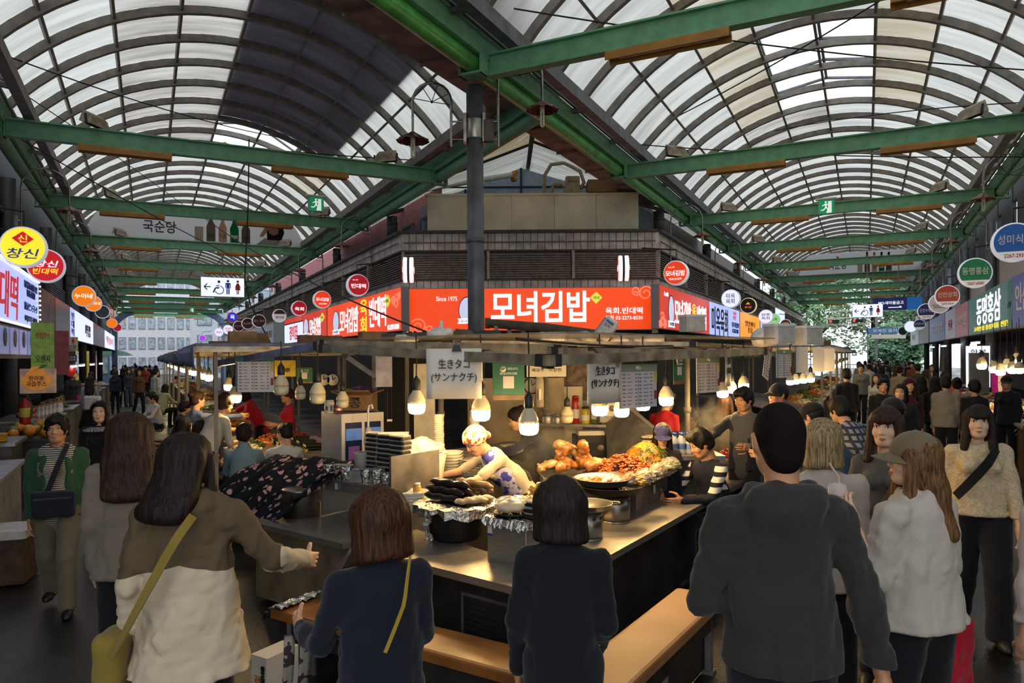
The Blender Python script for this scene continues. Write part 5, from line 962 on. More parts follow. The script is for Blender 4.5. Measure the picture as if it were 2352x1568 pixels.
def loop(P, a, bt, rad=(.17, .125), n=14, z_off=0, lift=.01, half=None):
    """points of a strap from shoulder a round the torso to the point bt, front (half=-1) or back (half=1); the band hugs an elliptical trunk"""
    S = P['S']; out = []
    for i in range(n+1):
        t = i/n; x = a[0]+(bt[0]-a[0])*t; z = a[2]+(bt[2]-a[2])*t; e = max(0, 1-(x/(rad[0]*S))**2); y = half*rad[1]*S*sqrt(e)*min(1, (1.0-.75*max(0, (z/S-1.30)/.16))); out.append((x, y+half*lift, z))
    return out
# ================================================================== THE FRONT STALL
R2 = RG(11)
FOIL = mat('crumpled_foil', 'd9d6d0', .22, 1., var=.1, scale=20, bump=.9, bscale=38); WOOD = mat('varnished_wood', 'a0662e', .4, var=.3, scale=3, bump=.05, coat=.1, dark='6a4020'); WOODL = mat('plywood_vinyl', 'a8764a', .55, var=.18, scale=2.5, bump=.04, dark='9c6b3a'); DKMET = mat('dark_counter_panel', '4a4642', .42, .55, var=.3, scale=3, bump=.05); ALU = mat('aluminium_frame', 'b4a48c', .38, .65, var=.3, scale=6, bump=.06); ALUB = mat('bluish_frame', '8a90b4', .4, .6, var=.2)
PAPER = mat('white_paper', 'd8cfc1', .55, var=.03, scale=3); PLASTIC = mat('cloudy_plastic', 'cfcac2', .25, var=.1, trans=.25, bump=.25, scale=14); BAGW = mat('white_bag', 'dcd8d4', .4, var=.08, bump=.5, scale=9); CLEARP = mat('clear_plastic', 'e8e4da', .12, var=0, alpha=.45); INK = mat('ink', '1d1a1c', .6, var=0)
C0 = Vector((.143, 3.85, 0)); RZr, RZl = rad(57), rad(-38.5); CT = .72
o = thing('stall_counter', 'stainless steel bar counter meeting in a corner at the front of the food stall', 'counter', C0)
def fr(m, rz): m.M = MR(rz, 4, 'Z'); return m
_r = lambda x, y: MR(RZr, 2) @ Vector((x, y)); _l = lambda x, y: MR(RZl, 2) @ Vector((x, y))
_k = (MR(RZr, 2) @ Vector((1, 0))), (MR(RZl, 2) @ Vector((1, 0))); _in = Vector((-.12, .62))
m = MB(); m.flat([(0, 0), _r(4.7, 0), _r(4.7, .6), _in], CT-.045, CT); m.build('worktop', INOX, o); m = MB(); m.flat([(-.0005, 0), (_in.x-.0005, _in.y), _l(-1.58, .6), _l(-1.58, 0)], CT-.045, CT); m.build('worktop', INOX, o)
m = fr(MB(), RZr); m.box((2.42, .34, .36), (4.4, .40, .62)); m.box((2.4, .36, .03), (4.5, .3, .06)); m.build('front_panel', DKMET, o); m = fr(MB(), RZl); m.box((-.80, .34, .36), (1.4, .40, .62)); m.build('front_panel', DKMET, o)
for k in range(9): m = fr(MB(), RZl); m.box((-.50, .145, .22+.035*k), (.34, .02, .012)); m.build('grille_slat', STEEL_B, o)
m = fr(MB(), RZl); m.box((-.5, .15, .545), (.4, .02, .02)); m.box((-.5, .15, .185), (.4, .02, .02)); m.box((-.7, .15, .365), (.02, .02, .38)); m.box((-.3, .15, .365), (.02, .02, .38)); m.build('grille_frame', STEEL_D, o)
m = fr(MB(), RZl); m.box((-.12, .15, .57), (.06, .03, .1)); m.build('socket_box', CREAM, o)
m = fr(MB(), RZr); m.box((.62, .07, CT+.006), (.4, .2, .008)); m.build('loose_sheet', INOX, o)
# raised back shelf on the right arm
o = thing('display_cabinet', 'low stainless display ledge behind the bar on the right arm of the counter', 'counter', C0+Vector((0, 0, CT)), RZr); m = MB(); m.box((3.05, .62, .125), (1.75, .5, .25), ch=.006); m.build('cabinet_body', INOXD, o); m = MB(); m.box((2.55, .365, .12), (.035, .008, .075)); m.box((2.55, .362, .12), (.022, .01, .055)); m.build('flame_mark', mat('grey_decal', 'c6c2ba', .5), o); m = MB(); m.box((3.05, .62, .258), (1.8, .54, .012)); m.build('ledge_top', INOX, o)
# left section of the counter, its shelf and divider
A0 = Vector((-1.16, 4.9, 0)); o = thing('side_counter', 'stainless side counter with a foil bowl shelf, left of the dark divider panel', 'counter', A0); dl = (Vector((-2.25, 5.75, 0))-A0); RZs = atan2(-dl.y, -dl.x)
m = fr(MB(), RZs); m.box((-.72, .42, CT-.02), (1.40, .84, .04)); m.build('worktop', INOX, o); m = fr(MB(), RZs); m.box((-.72, .50, .35), (1.34, .60, .62)); m.build('front_panel', mat('wood_print_panel', '8f7a5e', .5, var=.25, scale=4), o)
m = fr(MB(), RZs); m.box((-.42, .62, CT+.30), (.86, .34, .02)); m.box((-.42, .78, CT+.15), (.86, .02, .30)); m.box((-.84, .62, CT+.15), (.02, .34, .28)); m.box((-.42, .47, CT+.255), (.86, .012, .07)); m.build('shelf', INOX, o); m = fr(MB(), RZs); m.box((-.66, .455, CT+.26), (.03, .006, .05)); m.build('flame_mark', mat('grey_decal'), o); m = fr(MB(), RZs); m.box((.06, .62, CT+.26), (.018, .50, .6)); m.build('end_panel', INOXD, o)
o = thing('divider_panel', 'dark steel divider panel with a sloping bright edge between the two counters', 'panel', (-1.05, 4.72, 0), rad(52)); m = MB(); P_ = [(-.30, .0), (.16, .0), (.16, .74), (-.02, .74), (-.30, .42)]; m.prism(P_, -.012, .012); m.build('plate', DKMET, o); m = MB(); m.bar((-.305, 0, .42), (-.02, 0, .745), .03, .008, (0, 1, 0)); m.build('edge_strip', mat('bright_steel_edge', 'c9ccd6', .2, .9, var=0), o)
# benches
def bench(p, q, w, label, nm='bench', mt=WOOD, box=None):
    p, q = Vector(p), Vector(q); L = (q-p).length; o = thing('bench', label, 'bench', (p.x, p.y, 0), atan2(q.y-p.y, q.x-p.x)); m = MB(); prof = [(0, .40), (w, .40), (w, .455), (w-.02, .46), (.02, .46), (.004, .455), (0, .445)]
    M = Matrix(((0, 1, 0, 0), (1, 0, 0, 0), (0, 0, 1, 0), (0, 0, 0, 1))); m.prism(prof, 0, L, M=M); m.build('seat', mt, o); m = MB(); m.box((L/2, w/2, .33), (L-.06, w-.08, .12)); m.build('apron', DKMET, o)
    for x in (.12, L/2, L-.12):
        for y in (.06, w-.06): m = MB(); m.box((x, y, .2), (.04, .04, .4)); m.box((x, y, .01), (.07, .07, .02)); m.build('leg', STEEL_D, o)
    return o
bl = bench((-1.50, 4.40), (.10, 3.40), .30, 'glossy wooden bench along the left arm of the counter'); br = bench((.37, 3.08), (1.34, 4.56), .31, 'wood topped bench along the right arm of the counter', mt=WOODL)
m = MB(); m.box((.98, .10, .20), (1.5, .02, .36)); m.build('side_panel', mat('dark_brown_side', '3c352e', .45, var=.2), br); m = MB(); m.sheet(lambda u, v: (.05+.22*u+.03*v, .0-.012+.012*sin(9*u)-.004, .30+.165*v), 8, 4, .004); m.build('tape_wrap', mat('yellow_tape', 'b59a3c', .15, var=.3, coat=.5), br)
# foil wrapped end of the left bench and the white carton beneath
m = MB(); rr = RG(4); m.sheet(lambda u, v: (-.06+.17*u+rr.uniform(-.01, .01), -.02+.34*v, .475+.0*u+rr.uniform(-.008, .012)-(.10*(1-u)**4)), 9, 14, .004, False); solid(m, 'foil_sheet', FOIL, 'crumpled foil wrapped over the left end of the wooden bench', 'foil'); fo = [x for x in COL.objects if x.name.startswith('foil_sheet')][-1]; fo.location = bl.location+Vector((.06, -.03, 0)) if False else (MT(bl.location) @ MR(bl.rotation_euler.z, 4, 'Z')) @ Vector((.03, .15, .375)); fo.rotation_euler = (0, 0, bl.rotation_euler.z)
o = thing('carton', 'tall white drink carton with orange and green print beside the bench end', 'box', W(632, 1480, 3.95).xy.to_3d(), -.55); m = MB(); m.box((0, 0, .2), (.13, .22, .38), ch=.004); m.build('carton_body', PAPER, o); letter(o, '국산', mat('orange_print', 'd06a1c', .6, var=0), -.01, .26, .05, .05, -.113); letter(o, '쌀\n음\n료', TK, .035, .28, .03, .13, -.113); m = MB(); m.prism([(.02+.03*cos(t), .1+.075*sin(t)) for t in [k*PI/8 for k in range(16)]], -.114, -.108); m.build('green_bottle_print', mat('green_print', '2c7a34', .6, var=0), o)
# ------------------------------------------------------------------ overhead frame
def frame_bar(p, q, w, h, mt, label): 
    p, q = Vector(p), Vector(q); c = (p+q)/2; o = thing('canopy_bar', label, 'bar', c); m = MB(); m.bar(p-c, q-c, w, h); m.build('tube', mt, o)
    for t in (.02, .98): m = MB(); k = (p-c).lerp(q-c, t); m.bar(k-(q-p).normalized()*.03, k+(q-p).normalized()*.03, w+.012, h+.012); m.build('end_cap', STEEL_B, o)
    return o
K0 = W(1259, 828, 4.55); KL = W(735, 800, 6.6); KR = W(1760, 806, 7.6)
frame_bar(KL, K0, .05, .07, ALU, 'lower front canopy bar over the left arm of the counter'); frame_bar(K0, KR, .05, .07, ALU, 'lower front canopy bar over the right arm of the counter')
frame_bar(W(735, 790, 6.7), W(1300, 803, 5.1), .05, .075, ALU, 'thick cream canopy bar across the stall front'); frame_bar(W(1040, 787, 6.2), W(1600, 790, 6.4), .04, .04, ALU, 'upper thin canopy bar at the back of the stall front'); frame_bar(W(1260, 806, 5.0), W(1620, 808, 6.6), .04, .05, ALU, 'second canopy bar above the right arm of the counter'); frame_bar(W(1110, 815, 5.4), W(1262, 832, 4.7), .05, .07, ALU, 'short brown canopy bar behind the front corner')
frame_bar(W(500, 835, 8.6), W(735, 793, 6.75), .05, .07, ALUB, 'bluish canopy bar over the side counter at the left'); frame_bar(W(560, 822, 8.9), W(740, 800, 7.2), .05, .05, ALUB, 'second bluish canopy bar behind the first at the left')
for k, (px, Y) in enumerate(((1010, 6.6), (1130, 6.5), (1330, 6.3), (1450, 6.6), (1560, 7.0))): frame_bar(W(px, 790, Y), W(px+(15 if px > 1200 else -10), 792, Y+1.9), .03, .04, ALU, f'cross rail of the stall canopy, {ORD[k]} from the left')
for px, Y, lab in ((860, 8.2, 'grey steel stall post behind the fridge'), (1012, 7.9, 'dark stall post behind the stacked cups'), (1252, 8.6, 'rusty brown stall post with a paper clip'), (1578, 8.3, 'stall post behind the bottled water')):
    p = W(px, 800, Y); post((p.x, p.y, 0), .03, 2.15, lab, STEEL_D, 'stall_post')
frame_bar(W(790, 815, 7.5), W(870, 870, 7.6), .04, .05, STEEL_M, 'slanting grey brace under the stall canopy at the left')
# canopy sheet with clutter on top
m = MB(); P4 = [W(745, 788, 6.8), W(1300, 800, 5.25), W(1780, 800, 7.7), W(1600, 797, 10.2), W(1000, 797, 9.6)]; m.flat([(p.x, p.y) for p in P4][::1], 2.165, 2.18); solid(m, 'canopy_sheet', mat('clear_grey_canopy', '8a857c', .4, var=.2, alpha=.55), 'cloudy plastic canopy sheet over the front stall', 'canopy')
p = [W(1120, 742, 8.6), W(1250, 752, 8.2), W(1420, 775, 7.6), W(1560, 782, 7.9), W(1720, 790, 8.3)]
m = MB(); m.tube(p, .055, 10); m.tube([W(1120, 742, 8.6)-V3(.03, 0, 0), W(1126, 742, 8.6)], .066, 10); o = solid(m, 'awning_roller', mat('rolled_dark_awning', '54493f', .8, var=.2, bump=.3), 'rolled dark awning pole lying across the stall roof', 'awning')
for k, px in enumerate((1140, 1170, 1202)): m = MB(); m.bar(W(px, 750, 8.5), W(px, 772, 8.45), .05, .05); solid(m, 'awning_bracket', STEEL_D, f'dark bracket holding the rolled awning pole, {ORD[k]} from the left', 'bracket')
m = MB(); m.tube([W(880, 775, 8.0), W(990, 772, 7.8), W(1150, 774, 7.6)], .05, 10); solid(m, 'awning_roller', mat('rolled_dark_awning'), 'short rolled dark awning behind the plastic bags on the stall roof', 'awning')
def bag(px, py, w, h, Y, label, mt=BAGW, name='plastic_bag', knot=False, seed=0, zb=None):
    c = W(px, py, Y); k = Y/F; s = SDF(.018); a, b_ = w*k/2, h*k/2; s.ell((0, 0, b_), (a, a*.8, b_)); s.ell((-a*.4, 0, b_*.8), (a*.55, a*.6, b_*.75), k=.03)
    if knot: s.cap((0, 0, b_*1.8), (a*.15, 0, b_*2.5), .012, .035, k=.02)
    s.noise(.02, 13, 13, 11, seed*3.1).noise(.012, 25, 25, -22, seed); s.cut((0, 0, .005), (0, 0, -1)); o = link(name, np_mesh('bag', [s.run()], mt), None, (c.x, c.y, c.z-b_)); return tag(o, label, 'bag')
bag(1010, 765, 60, 30, 7.0, 'knotted white plastic bag on the stall roof below the orange sign', knot=True, seed=1); bag(935, 780, 60, 20, 7.0, 'flat bluish plastic bag at the left of the stall roof', seed=2); bag(1335, 778, 70, 34, 7.0, 'cloudy plastic bag beside the tilted container on the stall roof', PLASTIC, seed=3); bag(1295, 778, 34, 26, 7.2, 'black plastic bag between the white bundles on the stall roof', mat('black_bag', '161618', .3, bump=.5), seed=4); bag(1425, 782, 40, 26, 7.0, 'crumpled white plastic bag right of the tilted container', seed=5); bag(1062, 768, 50, 24, 7.6, 'brown net sack on the stall roof beside the grey post', mat('brown_net', '6a5a44', .9, bump=.6), seed=6); bag(1760, 775, 70, 46, 8.5, 'white plastic bag heap on the right part of the stall roof', seed=7)
def roll(px, py, L, r, Y, label, yaw, mt=BAGW):
    c = W(px, py, Y); o = thing('cup_sleeve', label, 'cups', c, yaw); m = MB(); k = Y/F; m.lathe([(r*k*.92, -L*k/2), (r*k, L*k/2), (r*k*.9, L*k/2), (r*k*.8, -L*k*.4)], 18, M=MR(PI/2, 4, 'Y')); m.build('cups', mt, o); m = MB(); [m.lathe([(r*k*(1.0), z*k), (r*k*1.05, z*k+.006), (r*k, z*k+.012)], 18, M=MR(PI/2, 4, 'Y'), caps=False) for z in (-L*.35, -L*.1, L*.15, L*.4)]; m.build('rims', mt, o)
roll(1270, 776, 60, 14, 7.0, 'sleeve of white paper cups lying at the left of the black bag', PI+.2); roll(1450, 782, 50, 13, 7.1, 'sleeve of white paper cups lying near the right of the stall roof', .3+PI); roll(1497, 782, 55, 14, 7.2, 'sleeve of cream paper cups lying at the right end of the row', PI-.25)
o = thing('plastic_tub', 'tilted translucent container with blue and red label on the stall roof', 'container', W(1378, 775, 6.9), .1, rot=(0, .65, .1)); m = MB(); m.box((0, 0, .09), (.15, .12, .20), ch=.02); m.build('tub_body', PLASTIC, o); m = MB(); m.box((0, 0, .20), (.12, .1, .03), ch=.02); m.build('lid', WHITE, o); m = MB(); m.box((-.02, -.062, .12), (.09, .004, .12)); m.build('label', mat('tub_label', 'b9c4c8', .5), o); m = MB(); m.box((-.02, -.066, .165), (.085, .003, .02)); m.build('label_band', mat('blue_band', '2a5aa8', .5), o); letter(o, '김치', TR, -.025, .125, .06, .03, -.067)
carton(W(1120, 785, 7.2), (.25, .16, .1), 'small black carton on the stall roof in front of the grey post', open_=False, m=mat('black_carton', '2a2826', .6), nm='carton')
for px, py, Y, lab in ((1790, 790, 8.0, 'translucent white storage box on the right stall roof'), (1855, 792, 8.4, 'second translucent storage box behind the first on the right stall roof'), (1590, 762, 9.5, 'round topped white tub below the red orange sign')):
    o = thing('storage_box', lab, 'box', W(px, py, Y), .4); m = MB(); m.box((0, 0, .1), (.3, .22, .2), ch=.03); m.build('box_body', PLASTIC, o); m = MB(); m.box((0, 0, .21), (.32, .24, .03), ch=.03); m.build('lid', WHITE, o)
def flatcard(px, py, Y, w, d, label, mt, tilt=.1): c = W(px, py, Y); m = MB(); m.box((0, 0, 0), (w, d, .008)); o = link('cardboard_sheet', m.mesh('sheet', mt), None, c, (tilt, tilt*.6, .4)); return tag(o, label, 'cardboard')
flatcard(1600, 798, 7.6, .5, .4, 'flattened cardboard sheet on the right stall roof', CARD, .06); flatcard(1660, 790, 8.0, .7, .4, 'pale foam sheet on the right stall roof', PAPER, .08)
# ------------------------------------------------------------------ bulbs
SHELLB = mat('bulb_shell', 'cbbf9e', .45, var=.05); FIN = mat('bulb_fins', 'a89c80', .4, .3, var=.1); LIT = glow('warm_bulb', 'ffd28a', 180.); DUST = mat('dusty_bulb', 'd6ccae', .35, var=.15)
def bulb(px, py, w, Y, label, on=True, kind='t', cord=None, group=None, lit=None):
    c = W(px, py, Y); r = w/2*Y/F; o = thing('pendant_bulb', label, 'light bulb', c, group=group); q = r/.07          # c is the bottom of the glass
    m = MB(); m.lathe([(.0, .0), (.035*q, .002), (.058*q, .012*q), (.068*q, .035*q), (.07*q, .085*q)], 18); m.build('diffuser', (lit or LIT) if on else DUST, o)
    m = MB(); m.lathe([(.07*q, .086*q), (.069*q, .115*q), (.055*q, .15*q), (.034*q, .185*q), (.026*q, .2*q)], 18); m.build('lamp_body', SHELLB, o)
    m = MB(); [m.bar((.068*q*cos(a), .068*q*sin(a), .09*q), (.05*q*cos(a), .05*q*sin(a), .152*q), .004, .006) for a in [k*PI/7 for k in range(14)]]; tag(m.build('fins', FIN, o), kind='stuff')
    m = MB(); m.lathe([(.032*q, .195*q), (.035*q, .21*q), (.033*q, .27*q), (.012*q, .3*q), (.008, .31*q)], 12); m.build('socket', BLACK, o); zt = (cord if cord else 2.17)-c.z
    if zt > .32*q: m = MB(); m.tube([(0, 0, .3*q), (.004, 0, (.3*q+zt)/2), (0, 0, zt)], .006, 5); m.build('cord', CABLE, o)
    return o
for px, py, w, Y, lab in ((957, 951, 40, 5.7, 'lit bulb hanging left of the first white paper sign'), (1105, 967, 43, 5.6, 'lit bulb hanging beneath the first white paper sign'), (1215, 999, 45, 5.05, 'lit bulb hanging lowest at the middle of the front stall'), (1378, 955, 38, 5.6, 'lit bulb below the second white paper sign'), (1428, 958, 35, 5.9, 'lit bulb below the large menu board'), (1477, 943, 33, 6.2, 'lit bulb behind the large menu board'), (1530, 932, 33, 6.6, 'lit bulb hanging clear right of the large menu board'), (1660, 913, 26, 7.6, 'lit bulb below the middle menu board'), (1682, 903, 20, 8.0, 'lit bulb behind the middle paper sign'), (1708, 895, 23, 7.8, 'lit bulb above the young man in the dark jacket'), (540, 925, 28, 8.4, 'lit bulb below the menu board of the left stall'), (526, 897, 22, 9.2, 'cool lit bulb left of the menu board of the left stall')): bulb(px, py, w, Y, lab)
for k, (px, Y) in enumerate(((1815, 9.6), (1828, 10.0), (1845, 10.4), (1862, 10.8))): bulb(px, 884-k*2, 17, Y, f'lit bulb in a row of four beyond the young man, {ORD[k]} from the left')
for px, py, w, Y, lab in ((646, 908, 34, 7.2, 'unlit dusty bulb right of the left menu board'), (730, 928, 36, 6.8, 'large unlit stained bulb hanging over the fridge'), (690, 918, 24, 8.2, 'small unlit bulb between the two dusty bulbs'), (787, 937, 28, 7.0, 'unlit bulb with black cap over the white cabinet'), (1303, 972, 28, 7.2, 'reflector bulb hanging over the metal cups')): bulb(px, py, w, Y, lab, False)
# ------------------------------------------------------------------ papers, menus and pay signs on the canopy edge
def clip(o, x, z, s=1.): 
    m = MB(); m.prism([(x-.035*s, z-.02*s), (x+.035*s, z-.02*s), (x+.02*s, z+.025*s), (x-.02*s, z+.025*s)], -.014, .014); m.build('bulldog_clip', BLACK, o); m = MB(); [m.tube([(x+dx*s+.012*s*cos(t), 0, z+.04*s+.02*s*sin(t)) for t in [k*PI/5 for k in range(10)]], .0035, 5, closed=True) for dx in (-.014, .014)]; m.build('clip_wire', STEEL_D, o)
def paper_sign(px, py, w, h, Y, yaw, label, clipx=.02):
    c = W(px, py, Y); o = thing('paper_sign', label, 'sign', c, yaw); m = MB(); m.sheet(lambda u, v: ((u-.5)*w, .008*sin(u*5), (v-.5)*h), 8, 3, .002); m.build('sheet', PAPER, o); letter(o, '生きタコ', INK, 0, h*.20, w*.56, h*.19, -.012, bold=.015); letter(o, '(サンナクチ)', INK, 0, -h*.08, w*.82, h*.20, -.012, bold=.015); clip(o, clipx, h*.5)
    m = MB(); [m.tube([(w*(.33+.03*k)+.008*cos(t), -.012, h*(.3+.02*(k % 2))+.02*sin(t)) for t in [q*PI/4 for q in range(8)]], .0012, 4, closed=True) for k in range(4)]; m.build('bottle_sketch', mat('grey_ink', '8d878a', .6, var=0), o)
paper_sign(1043, 858, .395, .36, 5.1, .02, 'white paper sign with black Japanese lettering hung at the front left'); paper_sign(1388, 872, .36, .34, 5.2, .72, 'white paper sign with black Japanese lettering turned along the right arm'); paper_sign(1672, 845, .33, .36, 7.0, 1.15, 'white paper sign with black Japanese lettering, farthest along the right arm')
MTEAL = mat('menu_teal', '3f6468', .5, var=.05); MSAGE = mat('menu_sage', '7f8f7c', .5, var=.05); MLINE = mat('menu_print', '6e6a6c', .6, var=0)
def menu(px, py, w, h, Y, yaw, label, head=MTEAL, roll_=0.):
    c = W(px, py, Y); o = thing('menu_board', label, 'menu', c, yaw, rot=(0, roll_, yaw)); m = MB(); m.box((0, 0, 0), (w, .008, h), ch=.003); m.build('board', mat('menu_board_white', 'cdc8cc', .4, var=.03), o); m = MB(); m.box((0, -.006, h*.415), (w, .004, h*.17)); m.build('header_band', head, o); letter(o, '메뉴', TWP, 0, h*.42, w*.14, h*.09, -.012); m = MB(); m.box((-w*.47, -.006, -h*.09), (w*.05, .004, h*.8)); m.build('side_band', head, o)
    m = MB(); rr = RG(int(px))
    for k in range(9):
        z = h*(.27-.085*k)
        for x0, ww in ((-.40, .07), (-.28, .05+.1*rr.random()), (-.08, .05), (.02, .06), (.14, .06+.1*rr.random()), (.32, .05)): m.box((w*(x0+ww/2), -.006, z), (w*ww, .003, h*(.026 if x0 in (-.40, -.08, .32, .02) else .016)))
    m.box((0, -.006, -h*.09), (.002, .003, h*.76)); tag(m.build('printed_lines', MLINE, o), kind='stuff')
    for z, c_ in ((.2, 'c4b44a'), (-.22, '96383c')): m = MB(); m.box((w*.455, -.007, h*z), (w*.075, .004, h*(.26 if z > 0 else .2))); m.build('sticker', mat('sticker_'+c_, c_, .5), o)
    m = MB(); [m.tube([(x*w*.4, 0, h*.5), (x*w*.4, 0, h*.5+.09)], .003, 4) for x in (-1, 1)]; m.build('hook_wire', STEEL_B, o); return o
menu(585, 858, .42, .41, 8.0, .08, 'teal headed menu board hung over the left stall'); menu(1465, 886, .50, .36, 5.9, .72, 'large sage headed menu board facing the right arm of the counter', MSAGE); menu(1626, 860, .40, .36, 7.2, .72, 'middle menu board with sage header along the right arm', MSAGE); menu(1800, 835, .32, .36, 9.2, .6, 'farthest menu board with sage header', MSAGE); menu(1762, 830, .2, .42, 8.6, .9, 'tilted laminated menu strip with a red top', mat('menu_red', '8a2a2c', .5), .35)
PAYG = mat('pay_green', '2c6a44', .4, var=.08)
def pay(px, py, w, h, Y, yaw, label):
    c = W(px, py, Y); o = thing('pay_sign', label, 'sign', c, yaw); m = MB(); m.box((0, 0, 0), (w, .006, h), ch=.002); m.build('board', PAYG, o); m = MB(); m.box((0, -.005, -h*.43), (w, .003, h*.13)); m.build('kraft_band', mat('kraft_band', '8a6a48', .6), o); m = MB(); m.box((0, -.005, -.02*h), (w*.34, .003, w*.38)); m.build('white_square', PAPER, o); m = MB(); m.lathe([(w*.1, -.003), (w*.1, .003)], 14, M=MT((-w*.17, -.006, h*.34)) @ MR(PI/2, 4, 'X')); m.build('check_badge', PAPER, o); m = MB(); m.bar((-w*.23, -.011, h*.345), (-w*.18, -.011, h*.32), .002, .008); m.bar((-w*.18, -.011, h*.32), (-w*.11, -.011, h*.37), .002, .008); m.build('check_mark', PAYG, o); letter(o, '微信支付', TWP, w*.13, h*.35, w*.32, h*.07, -.008); letter(o, '微信扫码付款', TWP, 0, h*.22, w*.55, h*.07, -.008); m = MB(); [m.tube([(x*w*.4, 0, h*.5), (x*w*.4, 0, h*.5+.07)], .003, 4) for x in (-1, 1)]; m.build('hook_wire', STEEL_B, o)
pay(1168, 876, .25, .29, 5.6, .06, 'green pay sign with white square hung beside the first paper sign'); pay(1560, 850, .2, .26, 6.6, .8, 'faded green pay sign hung along the right arm'); pay(700, 862, .2, .2, 9.0, 0, 'dark green pay sign hung behind the dusty bulbs')
def sheet_sign(px, py, w, h, Y, yaw, label, lines, mt=PAPER): 
    c = W(px, py, Y); o = thing('notice', label, 'sign', c, yaw); m = MB(); m.box((0, 0, 0), (w, .006, h)); m.build('sheet', mt, o); m = MB(); [m.tube([(x*w*.4, 0, h/2), (x*w*.4, 0, 2.165-c.z)], .003, 4) for x in (-1, 1)]; m.build('hook_wire', STEEL_B, o)
    for t, mt2, z, ww, hh in lines: letter(o, t, mt2, 0, z*h, ww*w, hh*h, -.008)
sheet_sign(1255, 852, .42, .12, 7.6, 0, 'white notice with handwritten Korean hung at the back of the stall', [('예금주 : 이창현', INK, .1, .75, .3)]); sheet_sign(882, 853, .16, .3, 7.0, 0, 'plastic sleeve with printed portrait pages hung by the stall post', [], mat('sleeve_page', 'a8a0a4', .3)); sheet_sign(655, 846, .26, .2, 8.8, 0, 'yellow and white notice behind the dusty bulb', [('90원', INK, -.1, .4, .25)], mat('yellow_notice', 'c9b040', .5)); sheet_sign(1095, 862, .1, .4, 6.2, 0, 'narrow receipt sheet hung beside the first paper sign', []); sheet_sign(895, 965, .05, .02, 7.0, 0, 'small white tag on the stall post', [])
for k, (px, Y) in enumerate(((1842, 9.5), (1880, 10.0), (1905, 10.6))): sheet_sign(px, 826, .15, .34, Y, -.3, f'pale hanging plastic menu sheet beyond the four bulbs, {ORD[k]} from the left', [])
cable(sag(K0+V3(-.2, 0, .14), W(1590, 792, 6.7), .03), 'black cable tangled along the right canopy bar'); cable(sag(W(760, 790, 6.6), W(1130, 808, 5.4), .02), 'black cable lying along the left canopy bar'); cable([W(1330, 806, 5.3), W(1345, 800, 5.3), W(1365, 803, 5.3), W(1372, 812, 5.3)], 'short loop of black cable at the front corner of the canopy')
# ================================================================== FOOD, KITCHEN AND THE OTHER STALLS
STOVE = mat('scratched_steel', '9a948a', .3, .85, var=.25, scale=7); POTD = mat('sooty_basin', '26221f', .6, .3, var=.3); CER = mat('white_crockery', 'd8d2c4', .3, var=.05)
def put(name, me, label, cat, loc, rot=(0, 0, 0), group=None, scale=None, kind=None): return tag(link(name, me, None, loc, rot, scale), label, cat, group, kind)
def heap_pts(n, rx_, ry_, h, seed):
    r = RG(seed); out = []
    for i in range(n):
        t = sqrt(r.random()); a = r.random()*2*PI; out.append(Vector((rx_*t*cos(a), ry_*t*sin(a), h*(1-t*t)*r.uniform(.55, 1))))
    return out
def foil_disc(r, seed, skirt=.06):
    rr = RG(seed); m = MB(); n = 36; ph = [rr.uniform(-1, 1) for _ in range(n)]
    def fn(u, v): k = int(u*n) % n; w = r*min(1, v*1.35)*(1+.05*ph[k]*v); d = 0 if v < .74 else (v-.74)/.26; return (w*cos(2*PI*u), w*sin(2*PI*u), rr.uniform(-.006, .010)-skirt*d*(1+.5*ph[k]))
    m.grid(fn, n, 9, False); return m
c = WZ(1048, 1235, CT); o = thing('basin_pot', 'big sooty basin pot standing on the left arm of the counter', 'pot', c); m = MB(); m.lathe([(.15, 0), (.185, .03), (.205, .2), (.215, .235), (.20, .235), (.19, .2), (.02, .19)], 28); m.build('pot', POTD, o); m = MB(); m.lathe([(.215, .225), (.225, .235), (.215, .245)], 28, caps=False); m.build('rim', STOVE, o)
tb = c+V3(0, 0, .25); o = put('foil_tray', foil_disc(.30, 3).mesh('foil', FOIL), 'wide foil covered tray on the sooty basin pot', 'tray', tb+V3(0, 0, .01)); m = MB(); m.sheet(lambda u, v: (-.19-.05*u+.02*sin(9*v), -.13+.03*u+.02*sin(14*v+u*5), -.03-.2*v), 4, 10, .003, False); solid(m, 'foil_strip', FOIL, 'loose foil strip hanging down from the foil covered tray', 'foil'); f = [x for x in COL.objects if x.name.startswith('foil_strip')][-1]; f.location = tb+V3(-.19, -.12, -.24)
SOON = mat('blood_sausage', '2f2019', .3, var=.35, scale=30, coat=.35, dark='120b08'); SOONL = mat('light_sausage', '8a6236', .3, var=.25, scale=25, coat=.35)
def saus(L, r, bend, seed):
    rr = RG(seed); m = MB(); n = 14; pts = [(L*(k/n-.5), bend*sin(PI*k/n), .004*sin(k*1.3)) for k in range(n+1)]; m.tube(pts, [r*(.35 if k in (0, n) else .8 if k in (1, n-1) else rr.uniform(.94, 1.06)) for k in range(n+1)], 10); return m
ax = atan2(-.6225, .783); DX = Vector((.783, -.6225, 0)); DN = Vector((.6225, .783, 0))
k = 0
for lv, ys in enumerate(((-.10, -.035, .03), (-.085, -.02), (-.06,))):
    for y in ys:
        p = tb+DX*(-.03+.012*((k*7) % 3))+DN*y+V3(0, 0, .05+lv*.046); put('sausage', saus(.36, .026, .01*(k % 2), k).mesh('sausage', SOON), ('thick dark blood sausage stacked on the foil covered tray'), 'sausage', p, (0, 0, ax+.03*(k % 3)), 'dark blood sausages on the foil tray'); k += 1
